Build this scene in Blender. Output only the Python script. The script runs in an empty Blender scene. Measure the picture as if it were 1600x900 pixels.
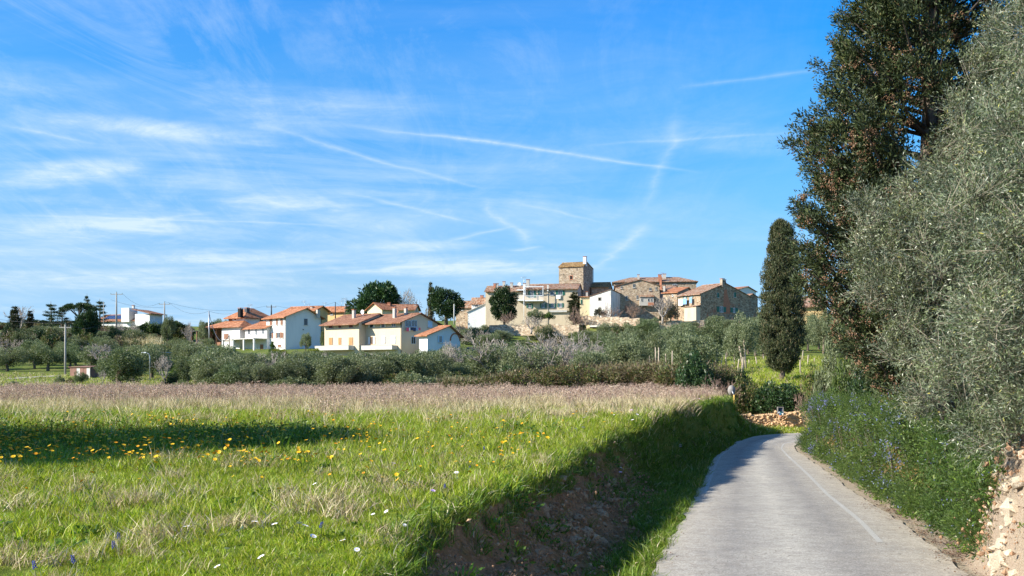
import bpy, bmesh, math, random
import numpy as np
from mathutils import Vector, Matrix, noise

F, CX, HY, HC = 1555.0, 800.0, 585.0, 2.84
R = math.radians
scn = bpy.context.scene
col = scn.collection

# ------------------------------------------------------------------ camera
cam_d = bpy.data.cameras.new('camera')
cam = bpy.data.objects.new('camera', cam_d); col.objects.link(cam)
cam.location = (0, 0, HC); cam.rotation_euler = (R(90), 0, 0)
cam_d.sensor_width = 36; cam_d.lens = F/1600*36
cam_d.shift_y = (HY-450)/1600
cam_d.clip_start = 0.1; cam_d.clip_end = 12000
scn.camera = cam

# ------------------------------------------------------------------ exposure
scn.view_settings.view_transform = 'Standard'
scn.view_settings.look = 'None'
scn.view_settings.gamma = 1
scn.view_settings.use_curve_mapping = False
scn.view_settings.exposure = EXPO if 'EXPO' in globals() else 1.0
scn.cycles.max_bounces = 6
scn.cycles.diffuse_bounces = 3
scn.cycles.glossy_bounces = 2
scn.cycles.transmission_bounces = 3
scn.cycles.transparent_max_bounces = 6

# ------------------------------------------------------------------ sun
SUN_ELEV = R(29.5)
trav = Vector((0.94, 0.34, 0)).normalized()*math.cos(SUN_ELEV); trav.z = -math.sin(SUN_ELEV)
sun_d = bpy.data.lights.new('sun', 'SUN'); sun_d.energy = 4.9; sun_d.angle = R(0.53)
sun_d.color = (1.0, 0.94, 0.82)
sun = bpy.data.objects.new('sun', sun_d); col.objects.link(sun)
sun.rotation_euler = trav.to_track_quat('-Z', 'Y').to_euler()
sun.location = (-60, -10, 60)

# ------------------------------------------------------------------ node helpers
class NT:
    def __init__(s, tree): s.t = tree; s.n = tree.nodes; s.l = tree.links
    def new(s, typ, **kw):
        nd = s.n.new(typ)
        for k, v in kw.items():
            if k.startswith('i_'):
                key = k[2:]
                nd.inputs[int(key) if key.isdigit() else key].default_value = v
            else: setattr(nd, k, v)
        return nd
    def link(s, a, b): s.l.new(a, b)
    def math(s, op, a, b=None, c=None, clamp=False):
        nd = s.new('ShaderNodeMath', operation=op); nd.use_clamp = clamp
        for i, v in enumerate((a, b, c)):
            if v is None: continue
            if isinstance(v, (int, float)): nd.inputs[i].default_value = v
            else: s.link(v, nd.inputs[i])
        return nd.outputs[0]
    def mix(s, fac, a, b, blend='MIX'):
        nd = s.new('ShaderNodeMix', data_type='RGBA', blend_type=blend)
        for sock, v in ((nd.inputs[0], fac), (nd.inputs[6], a), (nd.inputs[7], b)):
            if isinstance(v, (int, float)): sock.default_value = v
            elif isinstance(v, (tuple, list)): sock.default_value = (*v[:3], 1)
            else: s.link(v, sock)
        return nd.outputs[2]
    def ramp(s, fac, stops, interp='LINEAR'):
        nd = s.new('ShaderNodeValToRGB'); cr = nd.color_ramp; cr.interpolation = interp
        while len(cr.elements) < len(stops): cr.elements.new(0.5)
        for e, (p, c) in zip(cr.elements, stops):
            e.position = p; e.color = (*c, 1) if len(c) == 3 else c
        s.link(fac, nd.inputs[0]); return nd.outputs[0]
    def noise(s, vec, scale, detail=4, rough=.55, dist=0, dim='3D'):
        nd = s.new('ShaderNodeTexNoise', noise_dimensions=dim)
        nd.inputs['Scale'].default_value = scale; nd.inputs['Detail'].default_value = detail
        nd.inputs['Roughness'].default_value = rough; nd.inputs['Distortion'].default_value = dist
        if vec is not None: s.link(vec, nd.inputs['Vector'])
        return nd.outputs[0]

# ------------------------------------------------------------------ world / sky with high cirrus
wd = bpy.data.worlds.new('World'); scn.world = wd; wd.use_nodes = True
w = NT(wd.node_tree); w.n.clear()
sky = w.new('ShaderNodeTexSky', sky_type='NISHITA', sun_disc=False)
sky.sun_elevation = SUN_ELEV
sky.sun_rotation = math.atan2(-trav.x, -trav.y)
sky.altitude = 200; sky.air_density = 1.0; sky.dust_density = 0.2; sky.ozone_density = 2.0
tc = w.new('ShaderNodeTexCoord')
sep = w.new('ShaderNodeSeparateXYZ'); w.link(tc.outputs['Generated'], sep.inputs[0])
zc = w.math('MAXIMUM', sep.outputs[2], 0.0)
zz = w.math('ADD', zc, 0.05)
pu = w.math('DIVIDE', sep.outputs[0], zz)     # direction projected on the high cloud layer
pv = w.math('DIVIDE', sep.outputs[1], zz)
cmb = w.new('ShaderNodeCombineXYZ'); w.link(pu, cmb.inputs[0]); w.link(pv, cmb.inputs[1])
def mapped(sc_, rot, loc=(0,0,0)):
    m = w.new('ShaderNodeMapping'); m.inputs['Scale'].default_value = sc_
    m.inputs['Rotation'].default_value = (0, 0, rot); m.inputs['Location'].default_value = loc
    w.link(cmb.outputs[0], m.inputs[0]); return m.outputs[0]
n1 = w.noise(mapped((.42, .62, 1), R(48), (1.4, .7, 0)), 1.0, 6, .62, 1.6)
n2 = w.noise(mapped((.16, .22, 1), R(-20), (3.1, 1.2, 0)), 1.0, 3, .5, .3)
n3 = w.noise(mapped((2.6, 1.7, 1), R(35)), 1.0, 8, .72, 1.8)
n4 = w.noise(mapped((1.0, 1.7, 1), R(18), (5, 2, 0)), 1.0, 5, .6, 1.2)
n5 = w.noise(mapped((1.6, 3.2, 1), R(40), (2, 9, 0)), 1.0, 7, .66, 1.2)
body = w.math('MULTIPLY', w.math('SUBTRACT', n1, .40), 3.0, clamp=True)
veil = w.math('MULTIPLY', w.math('SUBTRACT', n2, .34), 3.2, clamp=True)
fine = w.math('MULTIPLY_ADD', n3, 1.1, .12)
lefty = w.math('MULTIPLY_ADD', sep.outputs[0], -1.5, .50, clamp=True)
cl = w.math('MULTIPLY', w.math('MULTIPLY', body, fine), w.math('MULTIPLY', veil, w.math('MULTIPLY_ADD', lefty, .82, .16)))
# condensation trails: thin straight streaks on the same layer
nz = w.noise(mapped((.9, .9, 1), 0), 1.0, 5, .6, .3)
def trail(x1, y1, x2, y2, wd_, strg):
    global cl
    def pr(px, py):
        d = Vector(((px-CX)/F, 1, (HY-py)/F)).normalized(); q = max(d.z, 0)+.05
        return d.x/q, d.y/q
    ax, ay = pr(x1, y1); bx_, by_ = pr(x2, y2)
    dx, dy = bx_-ax, by_-ay; L = math.hypot(dx, dy); dx /= L; dy /= L
    u = w.math('SUBTRACT', pu, ax); v = w.math('SUBTRACT', pv, ay)
    s_ = w.math('ADD', w.math('MULTIPLY', u, dx), w.math('MULTIPLY', v, dy))
    t_ = w.math('SUBTRACT', w.math('MULTIPLY', v, dx), w.math('MULTIPLY', u, dy))
    t_ = w.math('ADD', t_, w.math('MULTIPLY_ADD', nz, wd_*5, -wd_*2.5))
    t_ = w.math('DIVIDE', w.math('ABSOLUTE', t_), wd_)
    g = w.math('SUBTRACT', 1.0, t_, clamp=True)
    g = w.math('MULTIPLY', g, g)
    e = w.math('MULTIPLY', w.math('DIVIDE', s_, L), w.math('SUBTRACT', 1.0, w.math('DIVIDE', s_, L)))
    e = w.math('MULTIPLY', e, 5.0, clamp=True)
    g = w.math('MULTIPLY', w.math('MULTIPLY', g, e), w.math('MULTIPLY_ADD', n3, 1.3*strg, -.05*strg))
    cl = w.math('ADD', cl, g)
trail(540, 195, 1100, 270, .050, .62)
trail(380, 190, 760, 300, .055, .45)
trail(880, 285, 1010, 345, .03, .3) if False else None
trail(920, 430, 1015, 340, .10, .55)
trail(1000, 330, 1075, 150, .05, .28)
trail(1050, 140, 1300, 103, .04, .30)
trail(900, 228, 1240, 205, .04, .24)
trail(690, 380, 815, 352, .07, .5)
trail(752, 305, 830, 390, .07, .45)
trail(790, 392, 850, 384, .08, .5)
trail(800, 312, 945, 348, .05, .34)
trail(0, 337, 560, 352, .06, .40)
trail(0, 195, 150, 226, .05, .35)
trail(150, 360, 330, 325, .10, .45)
trail(520, 300, 760, 352, .06, .40)
# broad cirrus banks
def bank_cloud(px, py, rx, ry, ang, strg):
    global cl
    d = Vector(((px-CX)/F, 1, (HY-py)/F)).normalized(); q = d.z+.05
    ax, ay = d.x/q, d.y/q
    u = w.math('SUBTRACT', pu, ax); v = w.math('SUBTRACT', pv, ay)
    ca, sa = math.cos(ang), math.sin(ang)
    s_ = w.math('DIVIDE', w.math('ADD', w.math('MULTIPLY', u, ca), w.math('MULTIPLY', v, sa)), rx)
    t_ = w.math('DIVIDE', w.math('SUBTRACT', w.math('MULTIPLY', v, ca), w.math('MULTIPLY', u, sa)), ry)
    r2 = w.math('ADD', w.math('MULTIPLY', s_, s_), w.math('MULTIPLY', t_, t_))
    g = w.math('SUBTRACT', 1.0, w.math('MULTIPLY_ADD', n4, 1.6, w.math('SUBTRACT', r2, .8)), clamp=True)
    g = w.math('MULTIPLY', g, g)
    g = w.math('MULTIPLY', g, w.math('MULTIPLY', w.math('SUBTRACT', w.math('MULTIPLY_ADD', n3, .7, w.math('MULTIPLY', n5, .6)), .38, clamp=True), strg*2.3))
    cl = w.math('ADD', cl, g)
bank_cloud(460, 322, .45, .28, .2, .75)
bank_cloud(730, 418, 1.0, .55, 0, .85)
bank_cloud(380, 402, .9, .42, 0, .55)
bank_cloud(90, 275, .62, .20, -.5, .55)
bank_cloud(130, 362, .8, .35, -.3, .55)
bank_cloud(270, 205, .50, .16, .5, .6)
bank_cloud(20, 120, .5, .22, .1, .25)
bank_cloud(660, 385, .45, .25, 0, .55)
bank_cloud(200, 440, 1.6, .7, 0, .5)
bank_cloud(470, 170, .55, .3, .2, .28)
bank_cloud(1150, 215, .5, .25, .4, .2)
nh = w.noise(mapped((1.9, .62, 1), R(52), (7, 3, 0)), 1.0, 8, .70, 2.4)
wisp = w.math('MULTIPLY', w.math('SUBTRACT', nh, .46), 2.6, clamp=True)
cl = w.math('ADD', cl, w.math('MULTIPLY', w.math('MULTIPLY', wisp, n3), w.math('MULTIPLY_ADD', lefty, .55, .03)))
cl = w.math('ADD', cl, w.math('MULTIPLY', lefty, w.math('MULTIPLY_ADD', n2, .17, .0)))
cl = w.math('MINIMUM', cl, .80)
tint = w.ramp(zc, [(0.0, (.24, .40, .80)), (.0225, (.25, .40, .75)), (.087, (.33, .45, .61)), (.18, (.25, .525, .72)), (.26, (.10, .53, .84)), (.34, (.02, .52, .95)), (.6, (.07, .47, .84)), (1.0, (.12, .44, .78))])
sc25 = w.new('ShaderNodeVectorMath', operation='SCALE'); w.link(tint, sc25.inputs[0]); sc25.inputs['Scale'].default_value = 2.5
skyc = w.mix(1.0, sky.outputs[0], sc25.outputs[0], 'MULTIPLY')
cloudc = (7.6, 9.0, 9.9)
mixed = w.mix(cl, skyc, cloudc)
bg = w.new('ShaderNodeBackground'); bg.inputs['Strength'].default_value = 0.0545
w.link(mixed, bg.inputs[0])
wo = w.new('ShaderNodeOutputWorld'); w.link(bg.outputs[0], wo.inputs[0])
# ------------------------------------------------------------------ generic helpers
rng = np.random.default_rng(7)
random.seed(7)
def P(px, py, Y): return Vector(((px-CX)/F*Y, Y, HC-(py-HY)/F*Y))

def tag(o, label=None, cat=None, group=None, kind=None):
    if label: o['label'] = label
    if cat: o['category'] = cat
    if group: o['group'] = group
    if kind: o['kind'] = kind
    return o
def empty(name, loc=(0,0,0), rz=0, label=None, cat=None, group=None):
    o = bpy.data.objects.new(name, None); col.objects.link(o)
    o.empty_display_size = .3
    o.location = loc; o.rotation_euler = (0, 0, rz)
    return tag(o, label, cat, group)
def link(name, me, parent=None, loc=None):
    o = bpy.data.objects.new(name, me); col.objects.link(o)
    if parent: o.parent = parent
    if loc is not None: o.location = loc
    return o
def copy_tree(o, parent=None):
    c = o.copy(); col.objects.link(c); c.parent = parent
    for ch in o.children: copy_tree(ch, c)
    return c
def npmesh(name, V, Fc, mats=(), midx=None, smooth=False, attrs=None):
    """V (n,3) array, Fc list of arrays (m,k)."""
    me = bpy.data.meshes.new(name)
    V = np.asarray(V, np.float32); 
    if not isinstance(Fc, list): Fc = [Fc]
    Fc = [np.asarray(f, np.int32) for f in Fc if len(f)]
    me.vertices.add(len(V)); me.vertices.foreach_set('co', V.ravel())
    nl = sum(f.size for f in Fc); nf = sum(len(f) for f in Fc)
    me.loops.add(nl); me.polygons.add(nf)
    me.loops.foreach_set('vertex_index', np.concatenate([f.ravel() for f in Fc]))
    tot = np.concatenate([np.full(len(f), f.shape[1], np.int32) for f in Fc])
    st = np.concatenate([[0], np.cumsum(tot)[:-1]]).astype(np.int32)
    me.polygons.foreach_set('loop_start', st)
    if midx is not None: me.polygons.foreach_set('material_index', np.asarray(midx, np.int32))
    me.polygons.foreach_set('use_smooth', np.full(nf, smooth, bool))
    for m in mats: me.materials.append(m)
    if attrs:
        for k, a in attrs.items():
            a = np.asarray(a, np.float32)
            at = me.attributes.new(k, 'FLOAT', 'POINT'); at.data.foreach_set('value', a.ravel())
    me.update(calc_edges=True)
    return me
class MB:
    """collects boxes, tubes and prisms into one mesh"""
    def __init__(s): s.V = []; s.F = []; s.M = []; s.mi = 0; s.S = []
    def mat(s, i): s.mi = i; return s
    def add(s, vs, fs, smooth=False):
        b = len(s.V); s.V += [tuple(v) for v in vs]
        for f in fs: s.F.append([b+i for i in f]); s.M.append(s.mi); s.S.append(smooth)
        return s
    def box(s, x0, x1, y0, y1, z0, z1):
        v = [(x0,y0,z0),(x1,y0,z0),(x1,y1,z0),(x0,y1,z0),(x0,y0,z1),(x1,y0,z1),(x1,y1,z1),(x0,y1,z1)]
        return s.add(v, [(0,3,2,1),(4,5,6,7),(0,1,5,4),(1,2,6,5),(2,3,7,6),(3,0,4,7)])
    def hexa(s, v): return s.add(v, [(0,3,2,1),(4,5,6,7),(0,1,5,4),(1,2,6,5),(2,3,7,6),(3,0,4,7)])
    def tube(s, pts, rad, n=6, cap=True):
        pts = [Vector(p) for p in pts]
        if isinstance(rad, (int, float)): rad = [rad]*len(pts)
        b = len(s.V); 
        for i, p in enumerate(pts):
            d = (pts[min(i+1, len(pts)-1)]-pts[max(i-1, 0)]).normalized()
            a = d.cross(Vector((0,0,1)) if abs(d.z) < .9 else Vector((1,0,0))).normalized(); c = d.cross(a)
            for k in range(n):
                t = 2*math.pi*k/n
                s.V.append(tuple(p+(a*math.cos(t)+c*math.sin(t))*rad[i]))
        for i in range(len(pts)-1):
            for k in range(n):
                k2 = (k+1) % n
                s.F.append([b+i*n+k, b+i*n+k2, b+(i+1)*n+k2, b+(i+1)*n+k]); s.M.append(s.mi); s.S.append(True)
        if cap:
            e = b+(len(pts)-1)*n
            s.F.append([e+k for k in range(n)]); s.M.append(s.mi); s.S.append(False)
            s.F.append([b+k for k in range(n)][::-1]); s.M.append(s.mi); s.S.append(False)
        return s
    def mesh(s, name, *mats):
        me = bpy.data.meshes.new(name); me.from_pydata(s.V, [], s.F)
        for m in mats: me.materials.append(m)
        me.polygons.foreach_set('material_index', s.M); me.polygons.foreach_set('use_smooth', s.S)
        me.update(); return me
    def build(s, name, mats, parent=None, loc=None):
        if not isinstance(mats, (list, tuple)): mats = [mats]
        return link(name, s.mesh(name, *mats), parent, loc)

# ------------------------------------------------------------------ materials
def matnew(name):
    m = bpy.data.materials.new(name); m.use_nodes = True; t = NT(m.node_tree); t.n.clear()
    out = t.new('ShaderNodeOutputMaterial'); bs = t.new('ShaderNodeBsdfPrincipled')
    t.link(bs.outputs[0], out.inputs[0]); return m, t, bs, out
def objcoord(t): return t.new('ShaderNodeTexCoord').outputs['Object']
def geopos(t): return t.new('ShaderNodeNewGeometry').outputs['Position']
def bump(t, bs, h, strength=.4, dist=.05):
    b = t.new('ShaderNodeBump'); b.inputs['Strength'].default_value = strength; b.inputs['Distance'].default_value = dist
    t.link(h, b.inputs['Height']); t.link(b.outputs[0], bs.inputs['Normal']); return b
def plain(name, c, rough=.7, var=.25, scale=3.0, metal=0, bumps=.15, spec=.3):
    m, t, bs, _ = matnew(name); co = objcoord(t)
    n = t.noise(co, scale, 5, .6); n2_ = t.noise(co, scale*9, 3, .6)
    f = t.math('ADD', t.math('MULTIPLY', n, .7), t.math('MULTIPLY', n2_, .3))
    lo = tuple(v*(1-var) for v in c); hi = tuple(min(1, v*(1+var)) for v in c)
    t.link(t.ramp(f, [(.3, lo), (.7, hi)]), bs.inputs['Base Color'])
    bs.inputs['Roughness'].default_value = rough; bs.inputs['Metallic'].default_value = metal
    bs.inputs['Specular IOR Level'].default_value = spec
    if bumps: bump(t, bs, n2_, bumps, .02)
    return m
def leafmat(name, stops, trans=.3, rough=.5, under=None, spec=.35, objvar=.18, clump=0, cscale=2.5):
    """colour per leaf (random per island) and per plant (object random)"""
    m, t, bs, out = matnew(name); g = t.new('ShaderNodeNewGeometry')
    oi = t.new('ShaderNodeObjectInfo')
    c = t.ramp(g.outputs['Random Per Island'], stops)
    v = t.math('MULTIPLY_ADD', oi.outputs['Random'], 2*objvar, 1-objvar)
    hv = t.new('ShaderNodeHueSaturation'); t.link(c, hv.inputs['Color']); t.link(v, hv.inputs['Value'])
    t.link(t.math('MULTIPLY_ADD', oi.outputs['Random'], .03, .485), hv.inputs['Hue'])
    c = hv.outputs[0]
    if under: c = t.mix(g.outputs['Backfacing'], c, under)
    if clump:   # whole sprays differ in colour by noise over position
        cn = t.noise(g.outputs['Position'], cscale, 3, .6)
        c = t.mix(1.0, c, t.ramp(cn, [(.34, (1-clump, 1-clump*.9, 1-clump*.6)), (.5, (1, 1, 1)), (.66, (1+clump, 1+clump*.85, 1+clump*.4))]), 'MULTIPLY')
    t.link(c, bs.inputs['Base Color']); bs.inputs['Roughness'].default_value = rough
    bs.inputs['Specular IOR Level'].default_value = spec
    if trans:
        tr = t.new('ShaderNodeBsdfTranslucent')
        bright = t.mix(1.0, c, (1.25, 1.3, .7), 'MULTIPLY'); t.link(bright, tr.inputs[0])
        mx = t.new('ShaderNodeMixShader'); mx.inputs[0].default_value = trans
        t.link(bs.outputs[0], mx.inputs[1]); t.link(tr.outputs[0], mx.inputs[2]); t.link(mx.outputs[0], out.inputs[0])
    return m

# ------------------------------------------------------------------ terrain functions (all numpy)
def lerp(xs, ys): 
    xs = np.array(xs, float); ys = np.array(ys, float)
    o = np.argsort(xs, kind='stable'); xs = xs[o]; ys = ys[o]
    return lambda v: np.interp(v, xs, ys)
zr = lerp([-5, 5, 14, 28, 37, 50, 60, 64, 75], [.45, .28, 0, -.57, -.82, -.93, -.80, -.74, -.5])
_pyY = lambda Y: HY+F*(HC-zr(Y))/Y
# road edges (X as a function of Y, before the bend)
Lpts = [(-.3,-6),(.1,4),(1.94,14),(3.55,21),(5.24,28.4),(7.17,36.9),(9.3,45.5),(10.75,50),(12.45,55),(14.3,58.9),(16.5,61.0),(20,62.2),(26,62.6),(34,61.8),(46,59),(60,53)]
Rpts = [(3.6,-6),(4.3,4),(6.45,14),(8.25,21),(9.84,28.4),(11.77,36.9),(13.35,45.5),(14.3,50.5),(15.0,52.8),(16.2,54.4),(18.2,55.6),(21,56.3),(26,56.6),(34,55.6),(46,52.6),(60,46.6)]
_L = np.array(Lpts); _R = np.array(Rpts)
rl = lambda Y: np.interp(Y, _L[:13,1], _L[:13,0])
rr = lambda Y: np.interp(Y, _R[:13,1], _R[:13,0])
zf = lerp([-10, 9, 12, 17, 25, 35, 53, 80, 90], [.98, 1.0, 1.02, 1.08, 1.17, 1.25, 1.30, 1.42, 1.4])
bt0 = lerp([-8, 4, 9, 10.8, 12, 14.9, 17.7, 20.6, 24.7, 35.3, 44.4, 53.2, 57.5, 60.5], [-3.5, -1.7, -1.2, -1.15, -1.05, -.30, .42, 1.2, 2.25, 4.75, 7.35, 10.5, 12.4, 13.3])
def vnoise(x, y, seed=0):
    xi = np.floor(x).astype(int); yi = np.floor(y).astype(int); fx = x-xi; fy = y-yi
    fx = fx*fx*(3-2*fx); fy = fy*fy*(3-2*fy)
    def h(a, b):
        n = (a*374761393 + b*668265263 + seed*974634777) & 0xffffffff
        n = ((n ^ (n >> 13))*1274126177) & 0xffffffff
        return ((n ^ (n >> 16)) & 0xffff)/65535.0
    return (h(xi,yi)*(1-fx)+h(xi+1,yi)*fx)*(1-fy)+(h(xi,yi+1)*(1-fx)+h(xi+1,yi+1)*fx)*fy
def fbm(x, y, o=4, seed=0):
    s = 0; a = .5; t = 0
    for i in range(o): s = s+a*vnoise(x, y, seed+i); t += a; a *= .5; x = x*2.03+3.1; y = y*2.03+1.7
    return s/t-.5
def bt(Y): return bt0(Y)+.75*fbm(Y*.33, Y*0, 3, 5)*np.clip((60-Y)/25, .35, 1)
hc = np.array([-600, 0, 160, 320, 500, 700, 850, 1000, 1100, 1150, 1250, 1400, 2200.])
hy_ = np.array([60, 66, 69, 73, 80, 90, 120, 150, 180, 210, 250, 300, 400, 600, 3000.])
ht = np.array([
 [622,618,617,615,613,612,592,578,556,530,509,506,509,530,575],
 [622,618,617,615,613,612,592,578,556,530,509,506,509,530,575],
 [622,618,617,615,613,612,592,580,560,530,509,506,509,530,575],
 [622,618,617,615,613,612,600,586,560,545,521,511,511,530,575],
 [622,618,617,615,613,612,603,584,553,542,521,509,508,530,575],
 [622,618,617,615,613,610,600,580,545,531,513,503,501,528,575],
 [622,618,617,615,611,609,600,586,566,535,503,490,490,515,575],
 [622,618,617,614,609,604,590,575,555,525,497,488,488,515,575],
 [624,619,617,610,601,592,575,560,545,520,496,488,488,515,575],
 [665,666,648,622,600,585,565,552,540,520,497,490,490,515,575],
 [672,668,640,615,594,583,563,550,538,520,500,492,490,515,575],
 [672,668,640,615,594,583,563,550,538,520,505,495,490,515,575],
 [672,668,640,615,594,583,563,550,538,520,505,495,490,515,575.]])
def hill(X, Y):
    Yc = np.clip(Y, 60, 3000); c = CX+F*X/Yc
    ci = np.clip(np.searchsorted(hc, c)-1, 0, len(hc)-2); cf = np.clip((c-hc[ci])/(hc[ci+1]-hc[ci]), 0, 1); cf = cf*cf*(3-2*cf)
    yi = np.clip(np.searchsorted(hy_, Yc)-1, 0, len(hy_)-2); yf = np.clip((Yc-hy_[yi])/(hy_[yi+1]-hy_[yi]), 0, 1)
    def z(i, j): return HC-(ht[i, j]-HY)/F*hy_[j]
    za = z(ci, yi)*(1-yf)+z(ci, yi+1)*yf; zb = z(ci+1, yi)*(1-yf)+z(ci+1, yi+1)*yf
    return za*(1-cf)+zb*cf
def sm(t): t = np.clip(t, 0, 1); return t*t*(3-2*t)
def near(X, Y):
    b = bt(Y); L = rl(Y); Rr = rr(Y)
    w_ = np.clip(L-.25-b, .4, 3.6)
    t = (X-b)/w_
    lump = .26*fbm(X*1.5, Y*1.2, 4, 21)+.13*fbm(X*5, Y*4, 4, 31)
    prof = np.interp(t, [-.12, 0, .10, .25, .45, .70, 1.0], [0, .07, .38, .68, .84, .94, 1.0])
    zfield = zf(Y)+.10*fbm(X*.25, Y*.25, 3, 3)+.05*fbm(X*1.5, Y*1.5, 2, 9)
    zroad = zr(Y)-.05
    z = zfield+(zroad-zfield)*prof
    z = z+np.where((t > 0) & (t < 1), lump*np.sin(np.pi*np.clip(t, 0, 1))*1.6, 0)
    z = z-.34*np.interp(t, [.40, .62, .86, 1.0], [0, 1, 1, 0])*np.clip((24-Y)/5, 0, 1)   # hollow added at the foot so the verge falls in shade
    # right verge: earth bank behind the hedge
    q = np.maximum(X-Rr, 0); fade = sm((56-Y)/5)
    right = zroad+.04*q.clip(0, 1)+1.75*sm((q-.55+.33*sm((18-Y)/3))/(1.7-1.05*sm((18-Y)/3)))*fade+np.where(q > .4, .12*fbm(X*2, Y*2, 4, 41)*fade, 0)+.12*(q.clip(2.5, 20)-2.5)*fade
    return np.where(X > Rr-.02, right, z)
def H(X, Y):
    X = np.asarray(X, float); Y = np.asarray(Y, float)
    k = sm((Y-61.5)/4.5)
    z = near(X, Y)*(1-k)+(hill(X, Y)+.35*fbm(X*.05, Y*.05, 3, 77)*sm((Y-85)/40)*2)*k
    return z
def Hs(X, Y): return float(H(np.array([X]), np.array([Y]))[0])
def Harr(X, Y): return H(np.asarray(X, float), np.asarray(Y, float))
def HP(px, Y, dz=0): X = (px-CX)/F*Y; return Vector((X, Y, Hs(X, Y)+dz))
def rad_dist(X, Y):  # distance left of the field edge
    return bt(Y)-X

# ground material: soil, grass thatch, dry weeds, gravel, meadow slopes; masks are stored on the mesh
def ground_mat():
    m, t, bs, out = matnew('ground_cover'); pos = geopos(t)
    def at(n): a = t.new('ShaderNodeAttribute'); a.attribute_name = n; return a.outputs['Fac']
    n1 = t.noise(pos, .35, 4, .6); n2 = t.noise(pos, 2.3, 6, .65); n3 = t.noise(pos, 14, 5, .65); n4 = t.noise(pos, 70, 3, .6)
    grass = t.ramp(t.math('ADD', t.math('MULTIPLY', n2, .5), t.math('MULTIPLY', n3, .5)), [(.3, (.06, .10, .010)), (.5, (.14, .19, .018)), (.62, (.22, .23, .05)), (.75, (.30, .25, .12))])
    dry = t.ramp(n3, [(.3, (.13, .085, .05)), (.55, (.25, .18, .11)), (.75, (.34, .27, .17))])
    soil = t.ramp(t.math('ADD', t.math('MULTIPLY', n2, .45), t.math('MULTIPLY', n3, .55)), [(.3, (.20, .085, .036)), (.5, (.40, .20, .095)), (.66, (.54, .32, .17)), (.8, (.60, .45, .30))])
    grav = t.ramp(n4, [(.3, (.20, .155, .11)), (.5, (.38, .31, .235)), (.7, (.55, .48, .39))])
    far = t.ramp(t.math('ADD', t.math('MULTIPLY', n1, .6), t.math('MULTIPLY', n2, .4)), [(.28, (.05, .075, .02)), (.46, (.10, .145, .025)), (.58, (.17, .18, .05)), (.70, (.24, .185, .11))])
    c = t.mix(at('dry'), grass, dry); c = t.mix(at('far'), c, far)
    sf = t.math('ADD', at('soil'), t.math('MULTIPLY', t.math('SUBTRACT', n2, .5), t.math('MULTIPLY', at('soil'), 1.6)), clamp=True)
    c = t.mix(sf, c, soil); c = t.mix(at('gravel'), c, grav)
    t.link(c, bs.inputs['Base Color']); bs.inputs['Roughness'].default_value = .95; bs.inputs['Specular IOR Level'].default_value = .1
    hh = t.math('ADD', n3, t.math('MULTIPLY', n4, .5)); bump(t, bs, hh, .9, .05)
    return m
M = {}
M['ground'] = ground_mat()

def grid_sheet(name, XX, YY, mat, extra=None, smooth=True):
    n, m_ = XX.shape; ZZ = H(XX, YY)
    V = np.stack([XX, YY, ZZ], -1).reshape(-1, 3)
    i, j = np.meshgrid(np.arange(n-1), np.arange(m_-1), indexing='ij'); a = (i*m_+j).ravel()
    Fq = np.stack([a, a+1, a+m_+1, a+m_], -1)
    X = XX.ravel(); Y = YY.ravel()
    b = bt(Y); L = rl(Y); Rr = rr(Y); t = (X-b)/np.maximum(L-.25-b, .4)
    pxx = CX+F*X/np.maximum(Y, 1)
    inbank = (t > .02) & (t < 1.0) & (Y < 60)
    s1 = fbm(X*.9, Y*.45, 3, 55)
    nearfac = np.clip((31-Y)/9, 0, 1)
    soil = np.where(inbank, np.clip(.25+2.6*(s1+.12)*nearfac+.75*nearfac-np.clip(t-.5, 0, 1)*3.2, 0, 1)*np.clip(nearfac+.25, 0, 1), 0)
    q = X-Rr
    soil = np.where((q > .2) & (Y < 56), .85, soil)
    soil = np.where((Y > 64.5) & (Y < 72) & (pxx > 1180), .95, soil)
    grav = np.where((q > -.1) & (Y < 56), .9*np.clip((.42+.75*np.clip((Y-16)/2, 0, 1)-q)/.15, 0, 1), 0)
    grav = np.where((q > .2) & (q < 1.6) & (Y < 17.5) & (Y > 5), .8, grav)
    dry = np.where((X < b) , np.clip((Y-40+6*fbm(X*.15, Y*.15, 3, 8)*2)/14, 0, .85), 0)*(Y < 88)
    dry = np.maximum(dry, np.where(X < b, np.clip(fbm(X*.5, Y*.3, 3, 18)*2, 0, .4), 0))*(Y < 88)
    dry = dry*(X < b-.4)
    far = np.clip((Y-84)/6, 0, 1); far = np.maximum(far, np.where(pxx > 1130, np.clip((Y-70)/6, 0, 1), 0))
    me = npmesh(name, V, Fq, [mat], smooth=smooth, attrs=dict(soil=soil, gravel=grav, dry=dry, far=far))
    o = link(name, me); tag(o, kind='structure'); return o
# one ground: fine near the road, coarser out to the horizon
ys = np.concatenate([np.linspace(-8, 6, 18)[:-1], np.geomspace(6, 60, 330)[:-1], np.linspace(60, 95, 90)[:-1], np.geomspace(95, 420, 110)[:-1], np.geomspace(420, 6000, 24)])
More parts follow.
